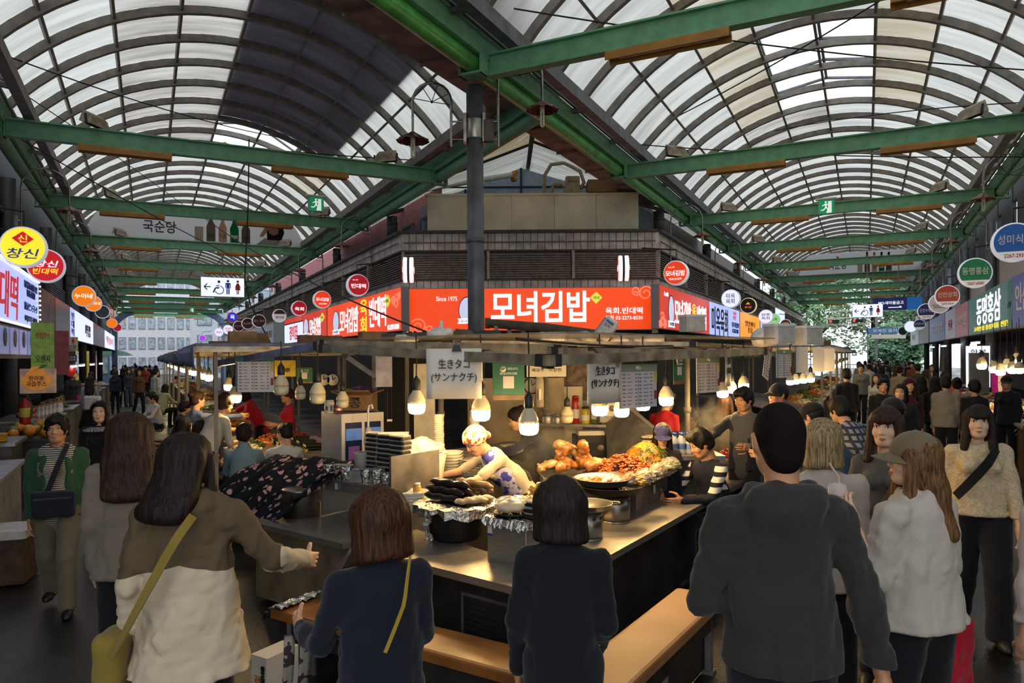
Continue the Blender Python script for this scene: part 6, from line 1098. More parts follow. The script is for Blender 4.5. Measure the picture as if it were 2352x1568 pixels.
for k in range(5): p = tb+DX*(-.02+.03*k)+DN*(.09+.03*(k % 2))+V3(0, 0, .06+.035*(k // 2)); put('sausage', saus(.27, .024, .03, k+20).mesh('sausage', SOONL), 'glossy light brown sausage on the foil covered tray, behind the dark ones', 'sausage', p, (0, .05*k, ax+.35+.1*k), 'light brown sausages on the foil tray')
for k in range(2): p = tb+DX*(.20)+DN*(-.06+.07*k)+V3(0, 0, .045); put('sausage', saus(.24, .022, .01, 40+k).mesh('sausage', mat('pale_sausage', 'c9ae84', .3, var=.2, coat=.3)), ('pale sausage half wrapped in plastic, nearer the noodles' if k == 0 else 'pale sausage half wrapped in plastic, nearer the cook'), 'sausage', p, (0, 0, .35+.15*k))
# stainless box with foil rim
bx = Vector((.077, 4.33, CT)); o = thing('steel_box', 'brushed stainless box at the corner of the counter under foil, noodles and dumplings', 'box', bx, RZl); m = MB(); m.box((-.155, .27, .128), (.31, .54, .256), ch=.004); m.build('box_body', INOX, o); m = MB(); m.box((-.285, -.003, .19), (.035, .004, .07)); m.build('sticker', PAPER, o); m = MB(); m.box((-.285, -.005, .16), (.036, .004, .012)); m.build('sticker_band', TB, o)
rr = RG(8); m = MB()
def fbox(u, v): x = -.33+.35*u; y = -.02+.60*v; e = (v < .12 or u > .9 or u < .08); return (x+rr.uniform(-.004, .004), y-.012*(v < .05), .268+rr.uniform(-.006, .008)-(.03+rr.uniform(0, .03) if v < .04 or u > .97 else 0))
m.sheet(fbox, 22, 22, .003, False); m.v = [tuple(MT(bx) @ MR(RZl, 4, 'Z') @ Vector(v)) for v in m.v]; solid(m, 'foil_sheet', FOIL, 'crumpled foil over the top of the stainless box', 'foil')
NOOD = mat('yellow_noodles', 'd8b468', .4, var=.15, coat=.3); MANDU = mat('dumpling_skin', 'd9b26a', .35, var=.12, scale=20, coat=.35)
def noodles(n, R, h, mt, name, seed, parent, r=.0035, loc=(0, 0, 0)):
    q = RG(seed); m = MB()
    for i in range(n):
        a = q.random()*6.28; t = q.random()**.5*R*.8; x, y = t*cos(a), t*sin(a); b = q.random()*6.28; L = R*q.uniform(.5, .9); z = h*(1-(t/R)**2)
        m.tube([(x+L*s_*cos(b+s_*1.5), y+L*s_*sin(b+s_*1.5), max(.003, h*(1-min(1, ((x+L*s_*cos(b+s_*1.5))**2+(y+L*s_*sin(b+s_*1.5))**2)/R**2))*q.uniform(.93, 1.06)+.004)) for s_ in (-.5, -.25, 0, .25, .5)], r, 5, cap=False)
    o = link(name, m.mesh(name, mt), parent, loc); o['kind'] = 'stuff'; return o
lb = MT(bx) @ MR(RZl, 4, 'Z')
def onbox(x, y, z=.275): return lb @ Vector((x, y, z))
o = thing('noodle_bag', 'clear bag of yellow noodles on a black dish at the front of the stainless box', 'bag', onbox(-.20, .13)); m = MB(); m.lathe([(.10, 0), (.13, .012), (.125, .018), (.02, .01)], 24); m.build('black_dish', BLACK, o); s = SDF(.012); s.ell((0, 0, .06), (.125, .12, .055)); s.noise(.008, 22, 22, -20, 2); s.cut((0, 0, .012), (0, 0, -1)); blob(s, 'bag_film', CLEARP, o); s = SDF(.014); s.ell((0, 0, .05), (.105, .10, .042)); s.cut((0, 0, .015), (0, 0, -1)); blob(s, 'noodle_mass', NOOD, o); noodles(90, .105, .09, NOOD, 'noodle_strands', 5, o, .0042, (0, 0, .006))
s = SDF(.007); s.ell((0, 0, 0), (.036, .02, .014)); s.cap((-.03, -.012, .004), (.03, -.012, .004), .007, k=.01); s.cap((-.028, .0, .012), (.028, .0, .012), .004, k=.01); s.noise(.004, 60, 60, 60, 1); mandu = np_mesh('dumpling', [s.run()], MANDU)
for i, p in enumerate(heap_pts(60, .16, .19, .15, 12)): put('dumpling', mandu, 'yellow boiled dumpling in the heap beside the noodle bag', 'dumpling', onbox(-.17, .40)+p+V3(0, 0, .01), (R2.uniform(-.7, .7), R2.uniform(-.6, .6), R2.uniform(0, 6)), 'dumplings on the stainless box')
LIDM = mat('clear_lid', 'dedad2', .15, var=0, alpha=.35); PACKB = mat('black_pack_base', '1b1a19', .4); ROLLM = mat('packed_rolls', '6b5c44', .7, var=.5, scale=60, dark='1d1a16')
def pack_me(fill):
    def f():
        m = MB(); m.box((0, 0, .009), (.15, .105, .018), ch=.012); m.mi = 1; m.box((0, 0, .021), (.135, .09, .014), ch=.008); m.mi = 2; m.box((0, 0, .030), (.15, .105, .010), ch=.014); return m.mesh('food_pack', [PACKB, fill, LIDM])
    return cached(('pack', fill.name), f)
def packs(base, cols, n, yaw, label, group, fill=ROLLM):
    for cx, cy in cols:
        for k in range(n): put('food_pack', pack_me(fill), label, 'food pack', Vector(base)+MR(yaw, 3, 'Z') @ V3(cx+R2.uniform(-.006, .006), cy+R2.uniform(-.006, .006), k*.0355), (0, 0, yaw+R2.uniform(-.06, .06)), group)
packs(onbox(-.02, .14), ((0, 0),), 3, RZl, 'small clear lidded pack at the edge of the stainless box behind the bobbed head', 'packs at the edge of the stainless box')
# wok on its stove ring, second pan, ledge foods
def stove(c, r, h, label): o = thing('stove_ring', label, 'stove', c); m = MB(); m.lathe([(r, 0), (r, h), (r*.9, h), (r*.9, .01)], 26); m.build('drum', STOVE, o); m = MB(); [m.lathe([(.013, -.004), (.013, .004)], 8, M=MR(a, 4, 'Z') @ MT((r, 0, h*.82)) @ MR(PI/2, 4, 'Y')) for a in [k*PI/5 for k in range(10)]]; tag(m.build('vent_holes', BLACK, o), kind='stuff'); m = MB(); m.lathe([(r*1.0, 0), (r*1.04, .006), (r, .012)], 26, caps=False); m.build('foot_rim', STOVE, o); return o
s1 = WZ(1413, 1196, CT); stove(s1, .115, .20, 'stainless stove drum under the wide pan on the right arm'); s2 = WZ(1362, 1238, CT); stove(s2+V3(-.03, .03, 0), .10, .19, 'smaller stainless stove drum beside the steel box, partly behind the bobbed head')
def pan(c, r, d, label, mt=STOVE, hand=True): o = thing('pan', label, 'pan', c); m = MB(); m.lathe([(r*.55, 0), (r*.85, d*.35), (r, d), (r*1.03, d), (r*.97, d*.9), (r*.8, d*.4), (.01, d*.15)], 30); m.build('pan_body', mt, o); m = MB(); [m.tube([(sx*r*.98, -.05, d*.9), (sx*(r+.05), -.03, d*.95), (sx*(r+.05), .03, d*.95), (sx*r*.98, .05, d*.9)], .007, 6) for sx in (-1, 1)]; m.build('handle', mt, o) if hand else None; return o
pw = s1+V3(-.02, .04, .20); pan(pw, .25, .075, 'wide dark pan of simmering food on the stove drum', POTD); o = thing('steel_tray', 'round steel tray of eggs and red sauce set on the wide pan', 'tray', pw+V3(-.06, .03, .078)); m = MB(); m.lathe([(.20, 0), (.225, .05), (.235, .05), (.215, .045), (.20, .02), (.01, .015)], 30); m.build('tray', INOX, o); m = MB(); m.lathe([(.0, .03), (.205, .028)], 26, caps=False); m.build('red_sauce', mat('red_sauce', 'b2481c', .2, var=.4, scale=25, coat=.4, dark='d8a24a'), o)
for i, p in enumerate(heap_pts(22, .15, .15, .02, 5)): m = MB(); m.ball((0, 0, 0), (.024, .021, .019), 10, 6); put('egg', cached('egg', lambda: m.mesh('egg', mat('boiled_egg', 'e6dcc2', .25, var=.05))), 'pale boiled egg simmering in the round steel tray', 'egg', pw+V3(-.06, .03, .115)+p, (0, 0, i), 'boiled eggs in the steel tray')
for i in range(5): m = MB(); m.tube([(-.14, 0, 0), (.14, 0, .05)], .0035, 5); m.mi = 1; [m.box((-.11+.045*k, 0, .008+.008*k), (.035, .03, .022), ch=.006) for k in range(3)]; put('skewer', cached('skew', lambda: m.mesh('skewer', [WOOD, mat('fish_cake', 'd39a3c', .35, var=.2, coat=.3)])), 'fish cake skewer leaning over the rim of the wide pan', 'skewer', pw+V3(.12+.02*i, -.02+.04*i, .10), (0, -.1, 2.6+.25*i), 'fish cake skewers in the wide pan')
pan(s2+V3(-.03, .03, .19), .17, .06, 'steel pan behind the bobbed head next to the foil'); lr = MT(C0+V3(0, 0, CT)) @ MR(RZr, 4, 'Z')
def onR(x, y, z=.265): return lr @ Vector((x, y, z))
m = MB(); rr = RG(21); m.sheet(lambda u, v: (1.75+2.2*u, .30+.56*v+rr.uniform(-.008, .008), .268+rr.uniform(-.004, .008)-(.05*(v < .06))), 40, 14, .003, False); m.v = [tuple(lr @ Vector(v)) for v in m.v]; solid(m, 'foil_sheet', FOIL, 'foil lining the low ledge on the right arm of the counter', 'foil')
# tray of pork, chicken heap, noodle heap
PORK = mat('glazed_pork', 'a56c38', .32, var=.35, scale=14, coat=.3, dark='603a1e'); c = WZ(1322, 1083, 1.0); o = thing('pork_tray', 'square steel tray under the glazed pork pieces', 'tray', c+V3(0, 0, -.04), .1); m = MB(); m.sheet(lambda u, v: ((u-.5)*.62, (v-.5)*.44, .03*(max(abs(u-.5), abs(v-.5)) > .46)), 20, 20, .006); m.build('tray', INOX, o); m = MB(); [m.tube([(sx*.31, -.21, .03), (sx*.31, .21, .03)], .006, 6) for sx in (-1, 1)]; m.build('rim', INOX, o)
m = MB(); m.box((0, 0, .0), (.6, .45, .22), ch=.01); solid(m, 'steel_stand', INOXD, 'steel stand hidden in steam under the pork tray', 'stand'); f = [x for x in COL.objects if x.name.startswith('steel_stand')][-1]; f.location = c+V3(0, 0, -.27)
for i, (dx, dy, dz, a, L, r) in enumerate(((-.20, -.05, .05, .3, .16, .055), (-.07, -.08, .05, 1.0, .20, .06), (.08, -.06, .05, 2.2, .18, .06), (.22, -.02, .05, .4, .14, .055), (-.12, .10, .06, 1.8, .20, .06), (.10, .10, .06, .9, .2, .06), (-.02, .02, .14, .2, .24, .06), (.09, .0, .15, 1.2, .2, .055), (-.10, -.02, .14, 2.4, .18, .055))):
    s = SDF(.013); r *= .78; L *= 1.2; s.cap((-L/2, 0, 0), (0, .02, .02), r, r*.9, k=.03); s.cap((0, .02, .02), (L/2, -.02, 0), r*.9, r*.7, k=.03); s.ell((-L*.3, .02, 0), (r*1.1, r*1.25, r*.8), k=.03); s.ell((L*.5, .0, .02), (r*.5, r*.7, r*.5), k=.02, sub=(i % 2 == 0)); s.noise(.018, 16, 16, 14, i*2.3).noise(.01, 26, 26, -24, i); o2 = blob(s, 'pork_piece', PORK if i % 3 else mat('pale_pork', 'c99a62', .3, var=.3, scale=12, coat=.4), None, c+V3(dx, dy, dz+.01)); o2.rotation_euler = (.2*(i % 3), .1*i, a); tag(o2, 'glazed braised pork piece steaming on the square steel tray', 'meat', 'glazed pork pieces on the steel tray')
CHK = mat('sauced_chicken', 'bb5a20', .35, var=.5, scale=30, coat=.25, dark='6a2509'); m = MB(); rr = RG(2)
for p in heap_pts(560, .34, .24, .155, 31): m.ball(p, (rr.uniform(.016, .034), rr.uniform(.007, .013), rr.uniform(.006, .012)), 7, 4, R=(MR(rr.uniform(0, 6), 3, 'Z') @ MR(rr.uniform(-1, 1), 3, 'X')))
put('chicken_heap', m.mesh('chicken', CHK), 'big heap of red sauced fried chicken bits on the foil ledge', 'food', WZ(1428, 1083, 1.0)+V3(0, .05, -.01), (0, 0, .5), kind='stuff')
CARN = mat('orange_noodles', 'dc9a34', .35, var=.25, coat=.35); GREENS = mat('green_chives', '4c6a1c', .45, var=.4, scale=30, coat=.2); nh = WZ(1488, 1066, 1.02)+V3(0, .1, 0); o = thing('noodle_heap', 'tall heap of orange noodles over green chives next to the chicken heap', 'food', nh, .3); s = SDF(.02); s.ell((0, 0, .02), (.20, .19, .15)); s.cut((0, 0, 0), (0, 0, -1)); s.noise(.015, 20, 20, 20, 1); blob(s, 'noodle_mass', mat('noodle_core', 'b0741c', .5, var=.4, scale=20), o); noodles(260, .21, .18, CARN, 'noodle_strands', 9, o, .0036)
m = MB(); rr = RG(6)
for k in range(170): a = rr.uniform(-2.6, .6); t = rr.uniform(.10, .20); z = .17*(1-(t/.215)**2)+.01; b = rr.random()*6; m.tube([(t*cos(a), t*sin(a), z), (t*cos(a)+.03*cos(b), t*sin(a)+.03*sin(b), z+.012), (t*cos(a)+.05*cos(b), t*sin(a)+.05*sin(b), z-.008)], .004, 4, cap=False)
tag(m.build('chives', GREENS, o), kind='stuff')
for i, (px, py, r, cm, lb_) in enumerate(((1482, 1108, .085, 'd2bf8c', 'wrapped bowl of pale salad at the front of the foil ledge'), (1512, 1094, .075, 'c9b47a', 'wrapped bowl of beige salad behind the first wrapped bowl'), (1540, 1080, .09, 'a9a860', 'wrapped bowl of cucumber slices near the lidded packs'), (1448, 1118, .06, 'c28a3c', 'small bowl of orange pickles beside the wide pan'))):
    p = WZ(px, py, .985); o = thing('salad_bowl', lb_, 'bowl', p); m = MB(); m.lathe([(r*.5, 0), (r*.9, .03), (r, .06), (r*.95, .06), (r*.5, .012)], 20); m.build('bowl', INOX, o); m = MB(); rr = RG(i); [m.lathe([(.018, -.002), (.02, .002)], 8, M=MT(q+V3(0, 0, .03)) @ MR(rr.uniform(-1, 1), 4, 'X') @ MR(rr.uniform(0, 6), 4, 'Z')) for q in heap_pts(70, r*.9, r*.9, .07, i)]; tag(m.build('slices', mat('salad_'+cm, cm, .35, var=.25, coat=.4), o), kind='stuff'); s = SDF(.012); s.ell((0, 0, .055), (r, r, .065)); s.noise(.006, 25, 25, -20, i); s.cut((0, 0, .05), (0, 0, -1)); blob(s, 'cling_film', mat('cling_film', 'e8e2d6', .1, var=0, alpha=.16), o)
packs(onR(3.35, .62, .27), ((0, 0), (.16, .0), (.0, .12), (.16, .12)), 6, RZr, 'clear lidded food pack stacked at the far end of the foil ledge', 'lidded packs at the end of the foil ledge', mat('packed_egg', '9a8544', .6, var=.5, scale=50, dark='38301a'))
# side counter shelf: foil wrapped bowls and stacks of packs
As = MT(A0) @ MR(RZs, 4, 'Z')
for i in range(8):
    x = -.86+.115*i; r = (.045, .05, .055, .05, .045, .06, .05, .075)[i]; rr = RG(i); m = MB(); n = 22; m.grid(lambda u, v: (r*(.75+.25*min(1, v*2))*(1 if v < .8 else 1-(v-.8)*4.6)*(1+rr.uniform(-.05, .05))*cos(6.2832*u), r*(.75+.25*min(1, v*2))*(1 if v < .8 else 1-(v-.8)*4.6)*(1+rr.uniform(-.05, .05))*sin(6.2832*u), min(v/.8, 1)*(.095+.01*(i % 3))+rr.uniform(-.002, .002)), n, 10, False); put('foil_bowl', m.mesh('foil_bowl', FOIL), f'foil wrapped bowl on the side counter shelf, {ORD[i]} from the left', 'bowl', As @ V3(x+.02, .52+.02*(i % 2), CT+.312))
packs(As @ V3(-.30, .66, CT+.40), ((-.13, 0), (.03, -.01), (.18, -.02)), 8, RZs, 'clear pack of seaweed rolls in the stacks above the foil wrapped bowls', 'packs of seaweed rolls above the foil bowls'); m = MB(); m.box((0, 0, 0), (.62, .16, .09)); o = solid(m, 'steel_stand', INOXD, 'low steel stand carrying the stacks of seaweed roll packs', 'stand'); o.location = As @ V3(-.27, .68, CT+.312)
o = thing('tub', 'tall cup of puffed grain left of the seaweed roll packs', 'cup', As @ V3(-.53, .60, CT+.40)); m = MB(); m.lathe([(.05, 0), (.06, .12), (.062, .125), (.055, .12)], 18); m.build('cup', PLASTIC, o); m = MB(); [m.ball(p+V3(0, 0, .1), .01, 6, 4) for p in heap_pts(30, .05, .05, .03, 3)]; tag(m.build('grains', mat('grains', 'b8a684', .8, var=.3), o), kind='stuff')
# kitchen behind: white box, foil carton, basket, cups, plates, shelf
carton(W(905, 1042, 6.2), (.34, .16, .07), 'long white foil carton with red lettering behind the roll packs', open_=False, m=PAPER, nm='foil_carton'); o = [x for x in COL.objects if x.name.startswith('foil_carton')][-1]; letter(o, 'COOKING FOIL', TR, .03, .035, .26, .035, -.09)
m = MB(); m.box((0, 0, .11), (.36, .04, .2)); o = put('white_board', m.mesh('white_board', PAPER), 'blank cream board standing behind the roll packs', 'board', W(893, 1045, 6.5), (-.15, 0, .05)); bag(970, 1040, 110, 70, 6.0, 'cloudy plastic bag of bread behind the basket', PLASTIC, seed=12)
o = thing('basket', 'white plastic basket with printed dish pictures beside the tall steel panel', 'basket', W(985, 1098, 5.7), -.3); m = MB(); m.add([(-.09, -.07, 0), (.09, -.07, 0), (.09, .07, 0), (-.09, .07, 0), (-.12, -.09, .2), (.12, -.09, .2), (.12, .09, .2), (-.12, .09, .2)], [(3, 2, 1, 0), (0, 1, 5, 4), (1, 2, 6, 5), (2, 3, 7, 6), (3, 0, 4, 7)]); m.build('basket_body', PAPER, o); m = MB(); m.tube([(-.12, -.09, .2), (.12, -.09, .2), (.12, .09, .2), (-.12, .09, .2)], .007, 5, closed=True); m.build('rim', PAPER, o)
for i, (x, z) in enumerate(((-.045, .06), (.045, .06), (-.05, .13), (.05, .13))): m = MB(); m.lathe([(.026, -.003), (.026, .003)], 14, M=MT((x, -.083-.02*(z-.06)/.1-.003, z)) @ MR(PI/2+.1, 4, 'X')); m.build('dish_print', mat(f'dish_colour{i%2}', ('9a4a1c', '5a3a2a')[i % 2], .5, var=.3, scale=60), o)
def stack(px, py, Y, n, dz, prof, label, group, mt=CER, name='plate'):
    c = W(px, py, Y); me = cached((name, label), lambda: MB().lathe(prof, 20).mesh(name, mt))
    for k in range(n): put(name, me, label, name, c+V3(R2.uniform(-.003, .003), R2.uniform(-.003, .003), k*dz), (0, 0, k), group)
CUP = [(.035, 0), (.045, .09), (.049, .092), (.049, .098), (.043, .095), (.033, .004)]; PLT = [(.06, 0), (.10, .014), (.118, .02), (.116, .024), (.09, .016), (.01, .006)]; BWL = [(.05, 0), (.085, .03), (.115, .058), (.111, .058), (.08, .03), (.01, .008)]
stack(1008, 1046, 6.4, 17, .017, CUP, 'white cup nested in the tall stack by the side of the cook', 'tall cup stack', name='cup'); stack(1090, 1008, 6.9, 12, .016, CUP, 'white cup nested in the short stack behind the cook', 'short cup stack', name='cup')
stack(1035, 1092, 6.3, 7, .026, BWL, 'white bowl nested in the stack left of the plates', 'white bowl stack', name='bowl'); stack(1082, 1096, 6.3, 12, .013, PLT, 'patterned grey plate in the left plate stack behind the cook', 'left plate stack', mat('grey_rim_plate', 'a8a49a', .3, var=.2)); stack(1122, 1094, 6.4, 10, .013, PLT, 'patterned grey plate in the right plate stack behind the cook', 'right plate stack', mat('grey_rim_plate')); stack(1176, 1040, 7.2, 6, .012, PLT, 'white plate in the stack beside the bandana of the cook', 'white plate stack'); stack(948, 1180, 5.2, 6, .022, BWL, 'white bowl nested beside the dark sausages', 'white bowls beside the sausages', name='bowl')
def shelf(p, q, d, label, mt=INOXD): p, q = Vector(p), Vector(q); c = (p+q)/2; o = thing('shelf', label, 'shelf', c, atan2(q.y-p.y, q.x-p.x)); L = (q-p).length; m = MB(); m.box((0, d/2, 0), (L, d, .03)); m.build('board', mt, o); m = MB(); [m.bar((x, d*.9, -.01), (x, d*.9, -c.z), .03, .03) for x in (-L*.45, L*.45)]; m.build('support', STEEL_D, o)
shelf(W(995, 1048, 6.3), W(1230, 1030, 7.4), .35, 'steel shelf carrying the cups behind the cook'); shelf(W(1000, 1098, 6.2), W(1150, 1100, 6.3), .35, 'lower steel shelf carrying bowls and plates'); shelf(W(1225, 985, 8.2), W(1420, 968, 7.9), .3, 'stainless wall shelf carrying metal cups and cans'); shelf(W(1330, 1030, 8.2), W(1440, 1030, 7.8), .3, 'lower wall shelf under the small white appliance')
def jar(px, py, Y, r, h, label, mt, lid=None, name='jar', cat='jar'):
    o = thing(name, label, cat, W(px, py, Y)); m = MB(); m.lathe([(r*.9, 0), (r, .01), (r, h*.85), (r*.8, h)], 16); m.build('body', mt, o); m = MB(); m.lathe([(r*.85, h), (r*.85, h*1.1), (r*.3, h*1.12)], 14); m.build('lid', lid or mt, o); m = MB(); m.lathe([(r*1.01, h*.25), (r*1.01, h*.6)], 16, caps=False); m.build('label_band', PAPER if lid else INOX, o)
jar(1258, 983, 8.3, .07, .16, 'steel cup of chopsticks at the left of the wall shelf', INOX); jar(1280, 982, 8.25, .06, .14, 'second steel cup on the wall shelf', INOX); jar(1322, 975, 8.2, .045, .3, 'red bottle standing on the wall shelf', mat('red_plastic', 'a8201c', .35), mat('red_plastic')); jar(1345, 974, 8.15, .05, .18, 'yellow can on the wall shelf', mat('yellow_can', 'd0b42a', .35), BLACK); jar(1370, 972, 8.1, .06, .2, 'green and cream jar on the wall shelf', mat('green_jar', '6a7a3a', .4), CREAM); jar(1240, 935, 8.5, .05, .36, 'tall cream cup dispenser on the stall post', CREAM); jar(958, 1150, 5.25, .03, .12, 'yellow capped sauce bottle beside the dark sausages', mat('sauce_yellow', 'c99a34', .35), WHITE)
for px, py, Y, d, lb_, mt in ((1392, 968, 8.0, (.2, .15, .28), 'steel canister box at the right end of the wall shelf', INOXD), (1355, 1020, 8.1, (.3, .2, .16), 'small white appliance on the lower wall shelf', PAPER), (1355, 1058, 8.1, (.36, .3, .3), 'dark oven box below the small white appliance', BLACK)):
    o = thing('appliance', lb_, 'appliance', W(px, py, Y), .1); x, y, z = d; m = MB(); m.box((0, 0, z/2), d, ch=.012); m.build('casing', mt, o); m = MB(); m.box((0, -y/2-.003, z*.5), (x*.7, .006, z*.5)); m.build('front_plate', DARKW if mt is BLACK else CREAM, o); m = MB(); m.lathe([(z*.12, -.006), (z*.12, .006)], 12, M=MT((x*.25, -y/2-.008, z*.55)) @ MR(PI/2, 4, 'X')); m.build('dial', BLACK if mt is PAPER else STEEL_D, o)
def clock(px, py, Y, r, label): o = thing('wall_clock', label, 'clock', W(px, py, Y)); Q = MR(PI/2, 4, 'X'); m = MB(); m.lathe([(r, -.03), (r*1.05, 0), (r, .012), (r*.9, .012)], 24, M=Q); m.build('case', BLACK, o); m = MB(); m.lathe([(r*.9, -.002), (r*.9, .014)], 24, M=Q); m.build('dial', PAPER, o); m = MB(); m.bar((0, -.02, 0), (r*.5, -.02, r*.35), .006, .01); m.bar((0, -.02, 0), (-r*.1, -.02, r*.7), .006, .008); m.build('hands', BLACK, o)
clock(1222, 885, 8.7, .1, 'round wall clock behind the green pay sign'); clock(745, 872, 9.0, .08, 'left one of two small clocks behind the dusty bulbs'); clock(765, 872, 9.0, .08, 'right one of two small clocks behind the dusty bulbs')
# slanted stainless panel and stall back walls
m = MB(); P4 = [W(1392, 972, 7.9), W(1446, 936, 7.6), W(1572, 1042, 6.9), W(1520, 1062, 6.8), W(1395, 1075, 7.6)]; n_ = len(P4); m.add(P4+[p+V3(.03, .05, 0) for p in P4], [tuple(range(n_-1, -1, -1)), tuple(range(n_, 2*n_))]+[(i, (i+1) % n_, n_+(i+1) % n_, n_+i) for i in range(n_)]); solid(m, 'hood_panel', INOXD, 'slanted stainless partition panel behind the vendor in the navy cap', 'panel'); m = MB(); m.bar(P4[1], P4[2], .03, .03); solid(m, 'panel_rail', INOX, 'bright rail along the sloping top of the stainless partition', 'rail')
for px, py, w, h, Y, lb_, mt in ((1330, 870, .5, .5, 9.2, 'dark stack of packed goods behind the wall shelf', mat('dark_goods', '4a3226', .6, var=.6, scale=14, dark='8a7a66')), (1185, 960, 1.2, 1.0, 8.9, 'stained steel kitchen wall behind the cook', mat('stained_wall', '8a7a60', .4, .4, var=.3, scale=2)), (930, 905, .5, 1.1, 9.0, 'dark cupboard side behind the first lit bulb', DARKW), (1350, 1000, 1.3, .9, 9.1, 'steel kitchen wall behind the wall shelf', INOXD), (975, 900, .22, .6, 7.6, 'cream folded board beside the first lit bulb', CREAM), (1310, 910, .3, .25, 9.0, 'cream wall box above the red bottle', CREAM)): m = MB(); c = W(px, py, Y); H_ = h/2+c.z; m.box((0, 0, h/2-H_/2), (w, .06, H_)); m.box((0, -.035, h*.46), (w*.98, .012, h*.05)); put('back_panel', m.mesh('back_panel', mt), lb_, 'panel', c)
# fridge, its load and the umbrella
o = thing('drinks_fridge', 'grey drinks fridge with glass doors behind the draped cloth', 'fridge', V3(-1.70, 7.55, 0), .62); FRG = mat('fridge_grey', '93969e', .4, var=.04); m = MB(); m.box((0, .0, .72), (.46, .56, 1.42), ch=.01); m.build('cabinet', FRG, o); m = MB(); m.box((0, -.285, .72), (.46, .012, 1.42)); m.build('door_frame', PAPER, o)
for x in (-.105, .105): m = MB(); m.box((x, -.295, .74), (.175, .012, 1.2)); d = m.build('door', mat('dark_fridge_glass', '1c2c50', .1, var=0), o); m = MB(); m.box((x, -.303, 1.22), (.17, .004, .12)); m.build('sky_band', mat('ad_blue', '4a78c0', .4, emit=.25), d); m = MB(); m.box((x, -.303, .7), (.12, .004, .8)); m.build('bottle_glow', mat(f'ad_{"purple" if x<0 else "cyan"}', '6a3a78' if x < 0 else '3a6a9a', .4, emit=.2), d)
carton(W(822, 940, 7.6), (.34, .26, .16), 'brown carton with black letter on top of the fridge', nm='carton'); o = [x for x in COL.objects if x.name.startswith('carton')][-1]; letter(o, '콩', INK, .0, .08, .12, .11, -.14); bag(833, 905, 60, 44, 7.8, 'purple plastic bag on the carton above the fridge', mat('purple_bag', '5a2058', .4, var=.3, bump=.5), seed=15); jar(757, 948, 7.4, .05, .12, 'white paper roll on the fridge', PAPER); jar(776, 945, 7.3, .05, .06, 'red tin on the fridge', mat('red_plastic'))
o = thing('umbrella', 'folded clear umbrella hung at the side of the fridge', 'umbrella', W(846, 990, 7.0)); m = MB(); m.lathe([(.008, -.28), (.045, -.1), (.03, .02), (.012, .05)], 9); m.build('folded_canopy', PLASTIC, o); m = MB(); m.tube([(0, 0, .02), (0, 0, .2), (.01, 0, .25), (.035, 0, .26), (.045, 0, .22)], .011, 6); m.build('handle', WHITE, o)
# draped floral cloth
def floral(N, K, sp, tc):
    v = N.new('ShaderNodeTexVoronoi'); v.inputs['Scale'].default_value = 15; no = N.new('ShaderNodeTexNoise'); no.inputs['Scale'].default_value = 22; K.new(tc.outputs['Object'], no.inputs['Vector']); ad = N.new('ShaderNodeMix'); ad.data_type = 'VECTOR'; ad.inputs[0].default_value = .06; K.new(tc.outputs['Object'], ad.inputs[4]); K.new(no.outputs[1], ad.inputs[5]); K.new(ad.outputs[1], v.inputs['Vector']); return mth(N, K, 'LESS_THAN', v.outputs[0], .33)
FLOR = mask_mat('floral_cloth', '15161f', 'b08a88', floral); m = MB()
TOP = [W(628, 1046, 6.6), W(700, 1050, 6.3), W(800, 1056, 5.9), W(860, 1052, 5.85)]; BOT = [W(455, 1160, 6.3), W(520, 1205, 5.9), W(590, 1225, 5.6), W(735, 1105, 5.55)]
def pl(P, u): u *= len(P)-1; i = min(int(u), len(P)-2); return P[i].lerp(P[i+1], u-i)
def cl(u, v): p = pl(TOP, u).lerp(pl(BOT, u), v); return p+V3(.012*sin(u*40+v*3), .03*sin(u*55+v*6)*(.25+v), .05*sin(PI*v)*(1-.5*u)+.018*sin(u*48+v*4)*(.3+v)+.01*sin(u*17-v*9))
m.sheet(cl, 70, 30, .006); solid(m, 'draped_cloth', FLOR, 'dark floral cloth draped over a pot beside the side counter', 'cloth'); o = thing('stock_pot', 'tall steel pot under the draped floral cloth', 'pot', WZ(688, 1185, CT)+V3(0, .05, 0)); m = MB(); m.lathe([(.15, 0), (.15, .20), (.16, .21), (.14, .22), (.02, .23)], 26); m.build('pot', STOVE, o); m = MB(); m.tube([(.15, -.05, .12), (.19, -.03, .13), (.19, .03, .13), (.15, .05, .12)], .008, 6); m.build('handle', STEEL_D, o)
# bottled water pack and the next stall on the right
BOT_ = mat('clear_bottle', 'c4ccd8', .1, var=0, alpha=.45); CAPB = mat('blue_cap', '24358c', .4, var=0)
def bottle_me(): m = MB(); m.lathe([(.03, 0), (.032, .02), (.032, .13), (.014, .165), (.014, .18)], 12); m.mi = 1; m.lathe([(.016, .175), (.016, .2), (.002, .201)], 10); m.mi = 2; m.lathe([(.0325, .05), (.0325, .1)], 12, caps=False); return m.mesh('water_bottle', [BOT_, CAPB, mat('blue_label', '5a78b8', .4)])
wb = W(1582, 1042, 6.7)
for i in range(5):
    for j in range(2):
        for l in range(1): put('water_bottle', cached('wb', bottle_me), 'blue capped water bottle in the pack beside the slanted steel partition', 'bottle', wb+V3((i-2)*.066, j*.066-.02, 0), (0, 0, i), 'pack of blue capped water bottles')
o = thing('stall_table', 'low steel stand carrying the pack of water bottles', 'table', wb+V3(0, .05, -wb.z)); m = MB(); m.box((0, 0, wb.z-.02), (.6, .4, .04)); m.build('top', INOXD, o); m = MB(); m.box((0, 0, (wb.z-.04)/2), (.5, .34, wb.z-.04)); m.build('body', DKMET, o)
